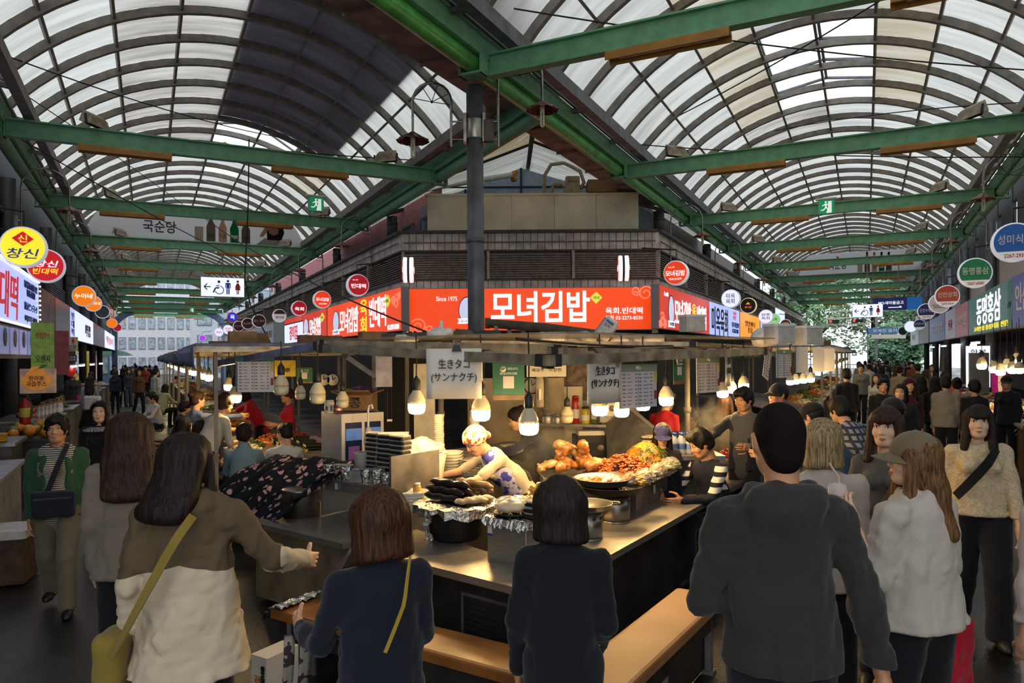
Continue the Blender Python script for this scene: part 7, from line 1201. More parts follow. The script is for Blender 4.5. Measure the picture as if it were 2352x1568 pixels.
# ================================================================== OTHER STALLS, SHOPS, THE STREETS AT BOTH ENDS
FOODC = [mat('food_orange', 'c8701e', .4, var=.4, scale=40, coat=.3), mat('food_green', '58702a', .45, var=.4, scale=40), mat('food_yellow', 'd2b052', .4, var=.3, scale=40, coat=.3), mat('food_red', '8e2a18', .35, var=.4, scale=40, coat=.3), mat('food_brown', '5e3c20', .4, var=.4, scale=40, coat=.3), mat('food_white', 'd8ceb4', .4, var=.2, scale=40)]
FNAME = ['orange', 'green', 'yellow', 'red', 'brown', 'white']
def bits(mt, rx_, ry_, h, n, seed, r=.02):
    m = MB(); rr = RG(seed); [m.ball(p, (rr.uniform(.6, 1.3)*r, rr.uniform(.5, 1)*r, rr.uniform(.5, .9)*r), 6, 4, R=MR(rr.uniform(0, 6), 3, 'Z')) for p in heap_pts(n, rx_, ry_, h, seed)]; m.ball((0, 0, 0), (rx_*.95, ry_*.95, h*.6), 12, 6); return m.mesh('heap', mt)
def table(P, rz, s0, s1, a0, a1, h, label, top=INOXD, body=DKMET, skirt=None):
    c = P((s0+s1)/2, (a0+a1)/2, 0); o = thing('stall_table', label, 'table', c, rz); L, w = s1-s0, a1-a0; m = MB(); m.box((0, 0, h-.02), (w, L, .04), ch=.01); m.build('top', top, o); m = MB(); m.box((0, 0, (h-.04)/2), (w-.1, L-.1, h-.04)); m.build('body', body, o)
    if skirt: m = MB(); m.box((0, -L/2+.03, h-.1), (w*.98, .02, .12)); m.box((-w/2+.03, 0, h-.1), (.02, L*.98, .12)); m.build('skirt_band', skirt, o)
    return o
table(PL, AL, 8.9, 11.0, .95, 2.25, .82, 'food table of the left stall behind the denim jacket', INOX, mat('white_stall_panel', 'b9b2a6', .5), mat('green_band', '1f6a54', .4))
def foodL(s, a, k, rx_, ry_, h, label, n=70, r=.02, z=.83): put('food_heap', bits(FOODC[k], rx_, ry_, h, n, int(s*31+a*17), r), label, 'food', PL(s, a, z), (0, 0, AL), kind='stuff')
foodL(10.4, 1.5, 0, .22, .18, .12, 'orange shredded carrot heap on the left stall table'); foodL(10.0, 1.25, 1, .14, .12, .08, 'green chive heap on the left stall table'); foodL(10.7, 1.9, 3, .22, .2, .1, 'red sauced heap in front of the red shirted vendors', 60, .025); foodL(9.1, 1.55, 2, .24, .16, .09, 'tray of yellow fried rings at the near end of the left stall table', 80, .022); foodL(9.6, 1.1, 5, .2, .2, .1, 'wrapped white and brown heap at the customers side of the left stall table', 60, .03); foodL(11.2, 1.2, 5, .18, .18, .1, 'pale noodle heap far on the left stall table', 60, .02, .8)
def gim(): m = MB(); m.tube([(-.11, 0, 0), (.11, 0, 0)], .019, 9); m.mi = 1; [m.lathe([(.0165, -.0015), (.0165, .0015)], 9, M=MT((x, 0, 0)) @ MR(PI/2, 4, 'Y')) for x in (-.1115, .1115)]; return m.mesh('seaweed_roll', [mat('seaweed', '23281c', .35, coat=.3), mat('roll_rice', 'c9bf9e', .6)])
for row in range(3):
    for col in range(2):
        for i in range(5):
            for lv in range(2): put('seaweed_roll', cached('gim', gim), 'sesame glazed seaweed roll in the piles on the left stall table', 'seaweed roll', PL(9.35+.45*row-.03*lv+.04*i-.08, 1.62+.26*col, .845+.036*lv)+uL*.0, (0, 0, AL), 'piled seaweed rolls on the left stall table')
o = thing('cup_dispenser', 'black and clear cup rack at the customers side of the left stall table', 'rack', PL(8.75, .85, 0), AL); m = MB(); m.box((0, 0, .42), (.18, .2, .84)); m.build('stand', DKMET, o)
for i in range(4): m = MB(); m.lathe([(.035, 0), (.04, .14), (.036, .14)], 12, (-.05+.1*(i % 2), -.05+.1*(i // 2), .84)); m.build('cup_tube', PLASTIC, o)
LITS = glow('stall_bulb', 'ffe0a0', 60.); LITC = glow('cool_tube', 'e4ecff', 9.)
def canopy(P, rz, s0, s1, a0, a1, z, label, mt, k):
    c = P((s0+s1)/2, (a0+a1)/2, 0); o = thing('stall_canopy', label, 'canopy', c, rz); L, w = s1-s0, a1-a0; m = MB(); m.box((0, 0, z), (w, L, .03)); m.build('roof_sheet', mt, o)
    for x in (-1, 1):
        m = MB(); m.bar((x*w/2, -L/2, z-.05), (x*w/2, L/2, z-.05), .05, .06); m.build('rail', ALU, o); m = MB(); m.bar((-w/2, x*L/2, z-.05), (w/2, x*L/2, z-.05), .05, .06); m.build('rail', ALU, o)
        for y in (-1, 1): m = MB(); m.bar((x*w*.42, y*L*.46, z), (x*w*.42, y*L*.46, 0), .04, .04); m.build('post', STEEL_D, o)
    m = MB(); m.sheet(lambda u, v: (-w/2-.02-.05*sin(v*9), (v-.5)*L, z-.02-.22*u), 3, 20, .006); m.build('valance', mt, o); m = MB(); [m.box((RG(i+k).uniform(-w*.4, w*.4), -L*.4+.3*i, z+.09), (.3, .22, .15)) for i in range(int(L/.35))]; tag(m.build('stored_clutter', PAPER if k % 2 else CARD, o), kind='stuff')
CANV = [mat('dark_canopy', '2c2f36', .6, var=.2), mat('grey_canopy', '6c6a6c', .6, var=.2), mat('blue_canopy', '5a6488', .5, var=.2)]
canopy(PL, AL, 8.3, 11.7, .45, 3.05, 2.15, 'stall canopy over the left stall with the red vendors', CANV[2], 0)
ENC = ['nearest', 'second', 'third', 'fourth', 'fifth', 'sixth', 'seventh', 'eighth', 'ninth']
for k in range(7):
    s = 12.6+4.4*k
    table(PL, AL, s, s+3.4, 1.0, 2.3, .85, f'island food counter down the left arcade, {ENC[k]} beyond the red vendors', INOXD, mat('stall_skirt_'+'ab'[k % 2], ('7a7068', '4a3c30')[k % 2], .6)); canopy(PL, AL, s-.6, s+3.4, .5, 3.1, 2.12+.03*(k % 2), f'stall canopy down the left arcade, {ENC[k]} beyond the red vendors', CANV[k % 3], k)
    for j in range(4): foodL(s+.4+.75*j, 1.35+.3*(j % 2), (k+j*2) % 6, .26, .2, .12, f'{FNAME[(k+j*2) % 6]} food heap, {ORD[j]} on the {ENC[k]} island counter of the left arcade', 40, .03, .86)
    for j in range(3):
        p = PL(s+.3+1.1*j, .9, 1.62); o = thing('pendant_bulb', f'warm bulb over the {ENC[k]} island counter of the left arcade, {ORD[j]} along it', 'light bulb', p); m = MB(); m.lathe([(0, 0), (.05, .01), (.065, .06), (.06, .1)], 12); m.build('diffuser', LITS, o); m = MB(); m.lathe([(.06, .1), (.03, .18), (.02, .24)], 10); m.build('lamp_body', SHELLB, o); m = MB(); m.tube([(0, 0, .2), (0, 0, .5)], .006, 4); m.build('cord', CABLE, o)
for k in range(7):
    s = 8.0+4.2*k+(1.9 if k == 1 else 1 if k > 1 else 0)
    table(PR, -AR, s, s+3.2, -2.3, -.95, .85, f'island food counter down the right arcade, {ENC[k]} past the water bottles', INOXD, mat('stall_skirt_'+'ab'[k % 2])); 
    if k: canopy(PR, -AR, s-.5, s+3.2, -3.1, -.5, 2.14, f'stall canopy down the right arcade, {ENC[k]} past the water bottles', CANV[(k+1) % 3], k)
    for j in range(4): put('food_heap', bits(FOODC[(k+j+3) % 6], .24, .18, .13, 45, k*9+j, .028), f'{FNAME[(k+j+3) % 6]} food heap, {ORD[j]} on the {ENC[k]} island counter of the right arcade', 'food', PR(s+.3+.7*j, -1.3-.3*(j % 2), .86), kind='stuff')
    if k:
        for j in range(3): p = PR(s+.3+1.0*j, -.8, 1.60); o = thing('pendant_bulb', f'warm bulb over the {ENC[k]} island counter of the right arcade, {ORD[j]} along it', 'light bulb', p); m = MB(); m.lathe([(0, 0), (.05, .01), (.065, .06), (.06, .1)], 12); m.build('diffuser', LITS, o); m = MB(); m.lathe([(.06, .1), (.03, .18), (.02, .24)], 10); m.build('lamp_body', SHELLB, o); m = MB(); m.tube([(0, 0, .2), (0, 0, .5)], .006, 4); m.build('cord', CABLE, o)
FISH = mat('dried_fish', '6a6058', .3, var=.35, scale=30, coat=.4)
for i in range(9): m = MB(); m.tube([(-.15, 0, 0), (-.08, .0, .01), (.06, .0, .01), (.12, .0, 0), (.17, 0, 0)], [.006, .03, .026, .01, .025], 8); put('fish', cached('fish', lambda: m.mesh('fish', FISH)), 'grey dried fish laid on the counter behind the striped jacket', 'fish', PR(8.15+.05*i, -1.05-.06*(i % 5), .88+.02*(i // 5)), (0, 0, 2.2+.1*(i % 3)), 'dried fish behind the striped jacket')
m = MB(); DOT = mask_mat('dotted_cloth', '2a2a38', '8a86a0', spots(130, .62))
def dc(u, v): p = PR(11.2, -2.4, 1.35).lerp(PR(13.6, -1.9, 1.30), u); return p+nR*(1.9*v)*(1-.3*u)+V3(0, 0, -.5*v*v-.05*sin(u*12+v*4)*v)
m.sheet(dc, 30, 14, .01); solid(m, 'draped_cloth', DOT, 'dark dotted cloth covering a closed stall beyond the young man', 'cloth'); table(PR, -AR, 11.4, 13.4, -2.4, -1.2, 1.1, 'closed stall box under the dark dotted cloth', DKMET)
# left shops
table(PL, AL, 8.2, 10.6, -2.25, -1.35, .78, 'white topped shop table at the left edge with slanted boards below', mat('lilac_top', '9a98a8', .4), mat('white_slat_panel', '8f9098', .6)); m = MB(); [m.bar((-.47, -1.1+.28*i, .05), (-.47, -.9+.28*i, .7), .012, .02) for i in range(8)]; o = [x for x in COL.objects if x.name.startswith('stall_table')][-1]; m.build('slant_board', GREYW, o)
o = thing('teal_rag', 'teal rag lying on the white topped shop table', 'rag', PL(9.6, -1.6, .78)); s = SDF(.012); s.ell((0, 0, .015), (.14, .08, .022)); s.noise(.012, 20, 20, 20, 4); s.cut((0, 0, .002), (0, 0, -1)); blob(s, 'cloth', fab('teal', '1e7a78'), o)
o = thing('wooden_crate', 'old wooden crate with wrapped top at the lower left edge', 'crate', WZ(12, 1335, 0), .3); m = MB(); m.box((0, 0, .22), (.42, .42, .4)); m.build('crate_body', mat('old_wood', '4a3626', .8, var=.3), o); m = MB(); m.box((0, 0, .455), (.46, .46, .07), ch=.03); m.build('wrapped_top', PLASTIC, o)
for z in (.1, .24, .38): m = MB(); m.box((0, -.215, z), (.42, .015, .09)); m.build('slat', mat('old_wood'), o)
table(PL, AL, 10.9, 11.9, -2.3, -1.5, .95, 'steel griddle table with stacked yellow pancakes at the left edge')
for i in range(4): m = MB(); m.lathe([(.12, 0), (.125, .012), (.12, .025), (.01, .026)], 20); put('pancake', cached('panc', lambda: m.mesh('pancake', mat('pancake', 'b08a2c', .6, var=.3, scale=20))), 'yellow mung bean pancake in the stack at the left edge', 'pancake', PL(11.2, -1.75, .955+.026*i), (0, 0, i), 'stacked pancakes at the left edge')
table(PL, AL, 12.4, 14.6, -2.35, -1.25, .85, 'dark fruit stand under the orange shaped sign', DKMET, DKMET)
for i in range(26):
    k = i % 3; m = MB(); m.ball((0, 0, .07), (.075, .075, .07), 12, 8); c = ('e08a1e', '5c7a2c', 'd8b040')[k]; put('fruit', cached(('fruit', k), lambda: m.mesh('fruit', mat('fruit_'+c, c, .4, var=.2, scale=20, coat=.2))), ('orange fruit', 'green melon', 'yellow pear')[k]+' in the heap on the fruit stand at the left', 'fruit', PL(12.5+.2*(i % 9), -1.35-.2*(i // 9)-.03*k, .86+.03*(i % 2)), (0, 0, i), ('oranges', 'green melons', 'yellow pears')[k]+' on the fruit stand')
for i in range(6): jar(92+9*i, 962-2*i, 11.6, .05, .2, f'clear juice cup on the fruit stand, {ORD[i]} from the left', PLASTIC, mat('juice', 'c86a2a', .3, var=.2), 'juice_cup', 'cup')
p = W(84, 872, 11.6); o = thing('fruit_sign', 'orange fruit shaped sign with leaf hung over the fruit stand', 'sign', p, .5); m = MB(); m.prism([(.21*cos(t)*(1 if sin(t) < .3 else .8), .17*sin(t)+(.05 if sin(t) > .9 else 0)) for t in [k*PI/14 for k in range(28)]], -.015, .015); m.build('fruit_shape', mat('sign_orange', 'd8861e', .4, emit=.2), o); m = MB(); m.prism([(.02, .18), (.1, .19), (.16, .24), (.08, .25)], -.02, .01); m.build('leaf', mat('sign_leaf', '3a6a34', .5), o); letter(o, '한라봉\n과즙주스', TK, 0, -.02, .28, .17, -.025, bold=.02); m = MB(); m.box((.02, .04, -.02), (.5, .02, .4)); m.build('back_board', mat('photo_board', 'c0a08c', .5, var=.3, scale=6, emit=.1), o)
p = W(58, 975, 11.0); o = thing('fire_extinguisher', 'red fire extinguisher hung by the dark shop post at the left', 'extinguisher', p); m = MB(); m.lathe([(.07, 0), (.075, .02), (.075, .32), (.03, .38), (.03, .42)], 16); m.build('cylinder', mat('extinguisher_red', 'a01c1a', .3), o); m = MB(); m.box((0, -.02, .44), (.1, .03, .04)); m.tube([(.05, 0, .43), (.1, 0, .3), (.09, 0, .1)], .01, 6); m.build('valve', BLACK, o); m = MB(); m.lathe([(.076, .12), (.076, .26)], 16, caps=False); m.build('label_band', mat('sticker_c4b44a', 'c4b44a', .5), o)
o = thing('cabinet', 'orange brown wooden cabinet far along the left shops', 'cabinet', PL(24.5, -1.75, 0), AL); m = MB(); m.box((0, 0, .62), (.75, .9, 1.24)); m.build('body', mat('orange_wood', 'a86a2c', .5, var=.15), o); m = MB(); m.box((0, 0, 1.26), (.8, .95, .04)); m.build('top', mat('orange_wood'), o); m = MB(); m.box((-.0, -.46, .62), (.6, .02, 1.1)); m.build('door', mat('orange_wood'), o)
o = thing('toilet_board', 'cream toilet board with figures and Korean lettering on the left shops', 'sign', W(160, 790, 18), .45); m = MB(); m.box((0, 0, 0), (.36, .03, .36)); m.build('board', CREAM, o); picto_man(o, -.08, .08, .17, mat('picto_navy', '1c3560', .5, var=0), -.02); picto_man(o, .08, .08, .17, mat('picto_red', 'c8142c', .5, var=0), -.02, True); letter(o, '화장실', TK, 0, -.06, .28, .08, -.02); letter(o, 'TOILET', TK, 0, -.14, .26, .04, -.02)
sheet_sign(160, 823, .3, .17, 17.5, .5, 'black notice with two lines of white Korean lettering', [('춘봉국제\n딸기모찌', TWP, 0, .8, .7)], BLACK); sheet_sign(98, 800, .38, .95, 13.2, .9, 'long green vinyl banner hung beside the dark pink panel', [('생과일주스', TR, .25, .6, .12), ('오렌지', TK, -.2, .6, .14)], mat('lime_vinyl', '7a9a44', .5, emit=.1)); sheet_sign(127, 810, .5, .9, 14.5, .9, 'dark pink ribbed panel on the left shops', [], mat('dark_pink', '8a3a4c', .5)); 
m = MB(); m.ball((0, 0, 0), (.12, .1, .13), 12, 8); put('heart_lantern', m.mesh('lantern', mat('red_lantern', 'b0281c', .3, emit=.3)), 'red heart shaped lantern hanging under the black notice', 'lantern', W(162, 852, 17.2))
for i, (px, Y) in enumerate(((125, 15), (170, 17.5), (188, 19), (212, 22), (232, 26))): p = W(px, 843-i*2, Y); o = thing('strip_light', f'bright strip light under the left shop signs, {ORD[i]} from the front', 'light', p, AL+PI/2); m = MB(); m.box((0, 0, 0), (1.1, .06, .04)); m.build('tube', LITC, o); m = MB(); m.box((0, 0, .035), (1.15, .08, .03)); m.build('housing', WHITE, o)
for i, s in enumerate((15.5, 18.5, 22, 28, 31, 35)): table(PL, AL, s, s+2, -2.5, -1.5, .9, f'shop counter on the left outer side, {ORD[i]} past the fruit stand', INOXD, mat('stall_skirt_a')); put('food_heap', bits(FOODC[i], .35, .3, .15, 50, i+70, .04), f'{FNAME[i]} goods heap on the {ORD[i]} left outer shop counter', 'food', PL(s+1, -1.95, .91), kind='stuff')
# right shops
BOXC = ['b8202a', 'd8a81c', 'c83a6a', 'e0c23a', '8a1c24', 'd06a1c']; bi = 0
for sec, s in enumerate((16.6, 19.4, 22.2)):
    o = thing('display_shelf', f'tall display shelf of boxed goods in the right shops, {ORD[sec]} from the front', 'shelf', PR(s, 4.6, 0), -AR)
    for z in (.5, .95, 1.4, 1.85, 2.3): m = MB(); m.box((0, 0, z), (.4, 2.6, .03)); m.build('board', mat('warm_shelf', 'b08a4c', .5), o)
    for y in (-1.3, 1.3): m = MB(); m.box((0, y, 1.2), (.4, .04, 2.4)); m.build('side_panel', mat('warm_shelf'), o)
    for z in (.515, .965, 1.415, 1.865):
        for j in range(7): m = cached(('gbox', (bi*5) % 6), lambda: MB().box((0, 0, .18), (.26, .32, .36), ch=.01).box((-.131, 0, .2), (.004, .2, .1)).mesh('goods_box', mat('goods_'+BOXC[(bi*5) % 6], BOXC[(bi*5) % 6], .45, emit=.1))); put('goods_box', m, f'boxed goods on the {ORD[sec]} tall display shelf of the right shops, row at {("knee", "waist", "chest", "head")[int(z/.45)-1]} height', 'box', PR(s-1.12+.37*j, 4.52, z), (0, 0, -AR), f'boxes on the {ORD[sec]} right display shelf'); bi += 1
for i, s in enumerate((13.2, 16.4, 20.5, 24.5, 29, 34)):
    table(PR, -AR, s, s+2.6, 2.15, 3.5, .85, f'goods table of the right shops, {ORD[i]} from the front', mat('pale_cloth_top', 'a8987c', .6), mat('tan_table_skirt', '7a5a34', .6))
    for j in range(8 if i < 3 else 4): put('goods_heap', bits(FOODC[(i+j*5) % 6], .22, .16, .10, 26, i*13+j, .045), f'{FNAME[(i+j*5) % 6]} packaged goods, heap {ORD[j]} along the {ORD[i]} right goods table', 'goods', PR(s+.3+.62*(j % 4), 2.45+.5*(j // 4), .86), kind='stuff')
for i in range(4):
    for j in range(3): 
        m = MB(); m.box((0, 0, .01), (.5, .36, .02)); [m.box((0, y, z), (.5, .015, .045)) for y in (-.175, .175) for z in (.05, .12, .19)]; [m.box((x, 0, z), (.015, .36, .045)) for x in (-.245, .245) for z in (.05, .12, .19)]; [m.box((x, y, .11), (.03, .02, .22)) for x in (-.24, .24) for y in (-.175, .175)]; put('blue_crate', cached('crate', lambda: m.mesh('crate', mat('blue_crate', '1c2a4c', .5))), f'navy plastic crate in the {("near", "middle", "far")[j]} stack by the right shops, {("lowest", "second", "third", "topmost")[i]} of its stack', 'crate', PR(11.6+.6*j, 2.35, .23*i), (0, 0, -AR), 'navy plastic crates by the right shops')
for i, (px, py, Y) in enumerate(((2255, 848, 14.5), (2283, 856, 14.2), (2298, 862, 14), (2313, 851, 15), (2325, 858, 13.6), (2341, 858, 13.4), (2335, 838, 15.5))): bulb(px, py, 20, Y, f'warm bulb in the cluster over the right shops, {ORD[i]} from the left', cord=2.65, lit=LITS)
for i, s in enumerate((26, 31, 36, 42)): p = PR(s, 3.0, 2.3); o = thing('strip_light', f'white strip light in the right shops, {ORD[i]} along', 'light', p, -AR+PI/2); m = MB(); m.box((0, 0, 0), (1.4, .08, .05)); m.build('tube', LITC, o); m = MB(); m.box((0, 0, .04), (1.45, .1, .03)); m.build('housing', WHITE, o)
o = thing('light_board', 'bright white lit board standing among the right shops', 'sign', PR(24.6, 2.9, 1.0), -.3); m = MB(); m.box((0, 0, .6), (.6, .05, 1.2)); m.build('lit_face', glow('cold_lit_board', 'e2ecf4', 1.1), o); letter(o, '한복\n주문', TB, 0, .95, .4, .3, -.035); m = MB(); m.box((0, .04, .0), (.5, .3, 2.0)); m.build('stand', GREYP, o)
o = thing('mannequin', 'white mannequin torso in a magenta vest in the right shops', 'mannequin', PR(19.8, 2.75, 0), -.4); s = SDF(.02); s.cap((0, 0, 1.15), (0, 0, 1.45), .13, .15, fwd=(0, 1, 0), q=.6); s.cap((0, 0, 1.5), (0, 0, 1.62), .05); blob(s, 'torso', PAPER, o); s = SDF(.02); s.cap((0, 0, 1.1), (0, 0, 1.45), .15, .165, fwd=(0, 1, 0), q=.62); s.ell((0, -.12, 1.3), (.05, .1, .3), sub=True); s.cut((0, 0, 1.52), (0, 0, 1)); blob(s, 'vest', fab('magenta', 'a8148c'), o); m = MB(); m.lathe([(.2, 0), (.02, .03), (.02, 1.1)], 12); m.build('stand', STEEL_D, o)
# street at the end of the left arcade
def house(P, rz, s, a, w, h, d, mt, label, floors, cols, shop=None):
    o = thing('building', label, 'building', P(s, a, 0), rz); m = MB(); m.box((0, d/2, h/2), (w, d, h)); m.build('walls', mt, o); m = MB(); m.box((0, d/2, h+.1), (w+.3, d+.3, .2)); m.build('roof', CAP, o); fh = h/floors
    for f in range(floors):
        for c in range(cols):
            x = -w/2+w*(c+.5)/cols; z = fh*(f+.55); m = MB(); m.box((x, -.03, z), (w/cols*.7, .08, fh*.6)); q = m.build('window', GREYP, o); m = MB(); m.box((x, -.075, z), (w/cols*.62, .02, fh*.52)); m.build('pane', PANE, q)
    if shop: m = MB(); m.box((0, -.35, 3.1), (w*.95, .6, .9)); m.build('shop_board', shop, o)
    return o
house(PL, AL, 84, -6.5, 7, 16, 8, mat('far_pink', 'e0b0b4', .7), 'pink rendered building beyond the left arcade', 5, 4, mat('far_green', '2c7a6a', .5)); house(PL, AL, 104, 1.0, 9, 26, 8, mat('far_white', 'eef2f8', .6), 'pale many windowed tower beyond the left arcade', 10, 8); house(PL, AL, 80, 9.2, 10, 12, 8, mat('far_grey', 'dfe6f2', .5), 'white gridded building on the right of the left street', 5, 5, mat('far_red', 'b43a34', .5)); house(PL, AL, 70, -5.2, 1.6, 9, 3, mat('far_yellow', 'd8b83a', .6), 'narrow yellow wall at the end of the left arcade', 3, 1); house(PL, AL, 74, -3.6, 1.0, 8, 2, mat('far_blue', '6a86b8', .6), 'narrow blue wall beside the yellow one', 3, 1)
for i, (a, z, t) in enumerate(((-3.0, 5.6, '만물\n상회'), (-2.2, 6.4, '식\n당'), (4.2, 6.8, '+1'))): p = PL(72, a, z); o = thing('street_sign', f'vertical street sign beyond the left arcade, {ORD[i]} from the left', 'sign', p, AL); m = MB(); m.box((0, 0, 0), (.9, .2, 2.4)); m.build('board', (mat('far_red'), PAPER, PAPER)[i], o); letter(o, t, TWP if i == 0 else TK, 0, 0, .6, 1.6, -.12)
m = MB(); n = 20; c0 = (L0+L1)/2; pts = [((L1-L0)/2*1.05*cos(PI*k/n)+c0, 4.4+2.0*sin(PI*k/n)) for k in range(n+1)]; o = thing('end_arch', 'pale blue steel arch closing the far end of the left arcade', 'arch', rz=AL)
for p, q in zip(pts, pts[1:]): m.bar((p[0], 65.5, p[1]), (q[0], 65.5, q[1]), .5, .7, (0, 1, 0))
m.build('arch_rib', mat('pale_blue_steel', '7f98b8', .5), o)
for sg in (-1, 1): m = MB(); m.box((c0+sg*4.1, 65.5, 2.2), (.4, .5, 4.4)); m.build('leg', mat('pale_blue_steel'), o)
def car(p, rz, c, label, h=1.5):
    o = thing('car', label, 'car', p, rz); s = SDF(.07); s.box((0, 0, .62), (2.1, .85, .36), rd=.2); s.box((.1, 0, 1.1), (1.25, .75, .36), rd=.3, k=.1); blob(s, 'bodywork', mat('car_'+c, c, .25, coat=.6), o); s = SDF(.07); s.box((.1, 0, 1.12), (1.28, .70, .25), rd=.2); blob(s, 'windows', mat('car_glass', '1c242c', .1, var=0), o)
    for x in (-1.3, 1.3):
        for y in (-.8, .8): m = MB(); m.lathe([(.2, -.1), (.32, -.09), (.32, .09), (.2, .1)], 16, M=MT((x, y, .32)) @ MR(PI/2, 4, 'X')); m.build('wheel', BLACK, o)
    for y in (-.6, .6): m = MB(); m.box((2.08, y, .7), (.06, .25, .14), ch=.02); m.build('lamp', glow('tail_lamp', 'ff5a4a', .6), o)
car(PL(74, -.5, 0), AL+1.2, '2c4a6a', 'dark blue car crossing the street beyond the left arcade'); car(PL(78, 3.2, 0), AL+1.5, 'c8ccd2', 'white car behind the blue one beyond the left arcade')
for i, (s, a) in enumerate(((69, -2.6), (70, 3.6), (71, 5.5))): o = thing('street_parasol', ('dark green', 'teal', 'slate')[i]+' street parasol beyond the left arcade', 'parasol', PL(s, a, 0)); m = MB(); m.lathe([(1.5, 2.3), (1.0, 2.6), (.05, 2.9)], 10, caps=False); m.build('canopy', mat('parasol_'+'abc'[i], ('1c5a48', '2a8a7a', '3a4658')[i], .6), o); m = MB(); m.tube([(0, 0, 0), (0, 0, 2.9)], .04, 6); m.build('pole', STEEL_D, o)
# trees, gantry and fence at the end of the right arcade
LEAF = [mat('leaf_a', '9cc492', .6, var=.35, scale=1.2), mat('leaf_b', 'bcd6ac', .6, var=.35, scale=1.2), mat('leaf_c', '7fae84', .6, var=.35, scale=1.2)]
def tree(p, h, r, k, label):
    o = thing('tree', label, 'tree', p); m = MB(); m.tube([(0, 0, 0), (.2, 0, h*.4), (0, .1, h*.8)], [.3, .22, .08], 8); [m.tube([(.1, 0, h*(.35+.1*i)), (r*.6*cos(i*1.7), r*.6*sin(i*1.7), h*(.55+.08*i))], [.12, .04], 6) for i in range(5)]; m.build('trunk', mat('bark', '4a3c30', .9), o); rr = RG(k); m = MB(); cl = [(rr.uniform(-.7, .7)*r, rr.uniform(-.7, .7)*r, h*rr.uniform(.25, .95), rr.uniform(.3, .5)*r) for _ in range(16)]
    for i in range(3600):
        x, y, z, q = cl[i % 16]; d = Vector((rr.gauss(0, 1), rr.gauss(0, 1), rr.gauss(0, 1))).normalized()*q*rr.uniform(.6, 1); c = Vector((x, y, z))+d; u = Vector((rr.uniform(-1, 1), rr.uniform(-1, 1), rr.uniform(-1, .3))).normalized()*.26; v = u.orthogonal().normalized()*.13; m.add([c-u, c+v, c+u, c-v], [(0, 1, 2, 3)])
    tag(m.build('foliage', LEAF[k % 3], o), kind='stuff')
for i, (s, a, h, r) in enumerate(((80, -4.5, 11, 4.2), (86, .5, 13, 5), (80, 4.0, 12, 4.5), (92, -8, 14, 5.5), (92, 7.5, 14, 5.5), (74, 2.6, 4.2, 2.4), (96, 2, 17, 6.5))): tree(PR(s, a, 0), h, r, i, ('tall tree at the left of the street view', 'broad tree in the middle of the street view', 'tall tree at the right of the street view', 'farther tree behind the left one', 'farther tree behind the right one', 'low pale bush tree by the fence', 'highest tree at the back of the street view')[i]+' past the right arcade')
o = thing('sign_gantry', 'white road sign gantry with signal lamps before the trees', 'gantry', PR(70, -1.6, 0), -AR); m = MB(); [m.bar((-1.6, 0, z), (1.6, 0, z), .08, .08) for z in (4.6, 5.2, 5.8)]; [m.bar((-1.6+.55*i, 0, 4.6), (-1.6+.55*i, 0, 5.8), .05, .05) for i in range(7)]; m.build('frame', PAPER, o); m = MB(); m.bar((2.4, 0, 0), (2.4, 0, 8), .18, .18); m.bar((1.6, 0, 5.2), (2.4, 0, 5.2), .08, .08); m.build('pole', GREYP, o)
for x in (-1.0, .9): m = MB(); m.box((x, -.12, 4.9), (.9, .15, .3)); q = m.build('signal_box', BLACK, o); m = MB(); m.ball((x-.25, -.2, 4.9), .12, 8, 6); m.build('lamp', glow('signal_red', 'ff3a3a', 1.2), q)
o = thing('road_sign', 'blue and white road sign board before the trees', 'sign', PR(69, 1.6, 3.6), -AR); m = MB(); m.box((0, 0, .35), (3.2, .1, .5)); m.build('blue_board', mat('road_blue', '5a8ac0', .5), o); m = MB(); m.box((.1, 0, -.15), (2.6, .1, .35)); m.build('white_board', PAPER, o); letter(o, '청계천 을지로', TWP, 0, .35, 2.2, .28, -.07); m = MB(); m.bar((-1.5, 0, .6), (-1.5, 0, -3.6), .1, .1); m.build('pole', GREYP, o)
o = thing('railing', 'low dark railing across the end of the right arcade', 'railing', PR(66, 0, 0), -AR); m = MB(); m.bar((-4.5, 0, 1.1), (4.5, 0, 1.1), .06, .06); m.bar((-4.5, 0, .25), (4.5, 0, .25), .05, .05); m.build('rail', STEEL_D, o)
for i in range(45): m = MB(); m.bar((-4.4+.2*i, 0, 0), (-4.4+.2*i, 0, 1.1), .025, .025); m.build('bar', STEEL_D, o)
o = thing('umbrella', 'dark open umbrella over the crowd at the end of the right arcade', 'umbrella', PR(31, -.9, 0)); m = MB(); m.lathe([(.62, 2.02), (.5, 2.12), (.25, 2.22), (.02, 2.27)], 10, caps=False); m.build('canopy', mat('dark_umbrella', '23282c', .5), o); m = MB(); m.tube([(0, 0, .9), (0, 0, 2.27)], .012, 5); m.build('shaft', STEEL_D, o)
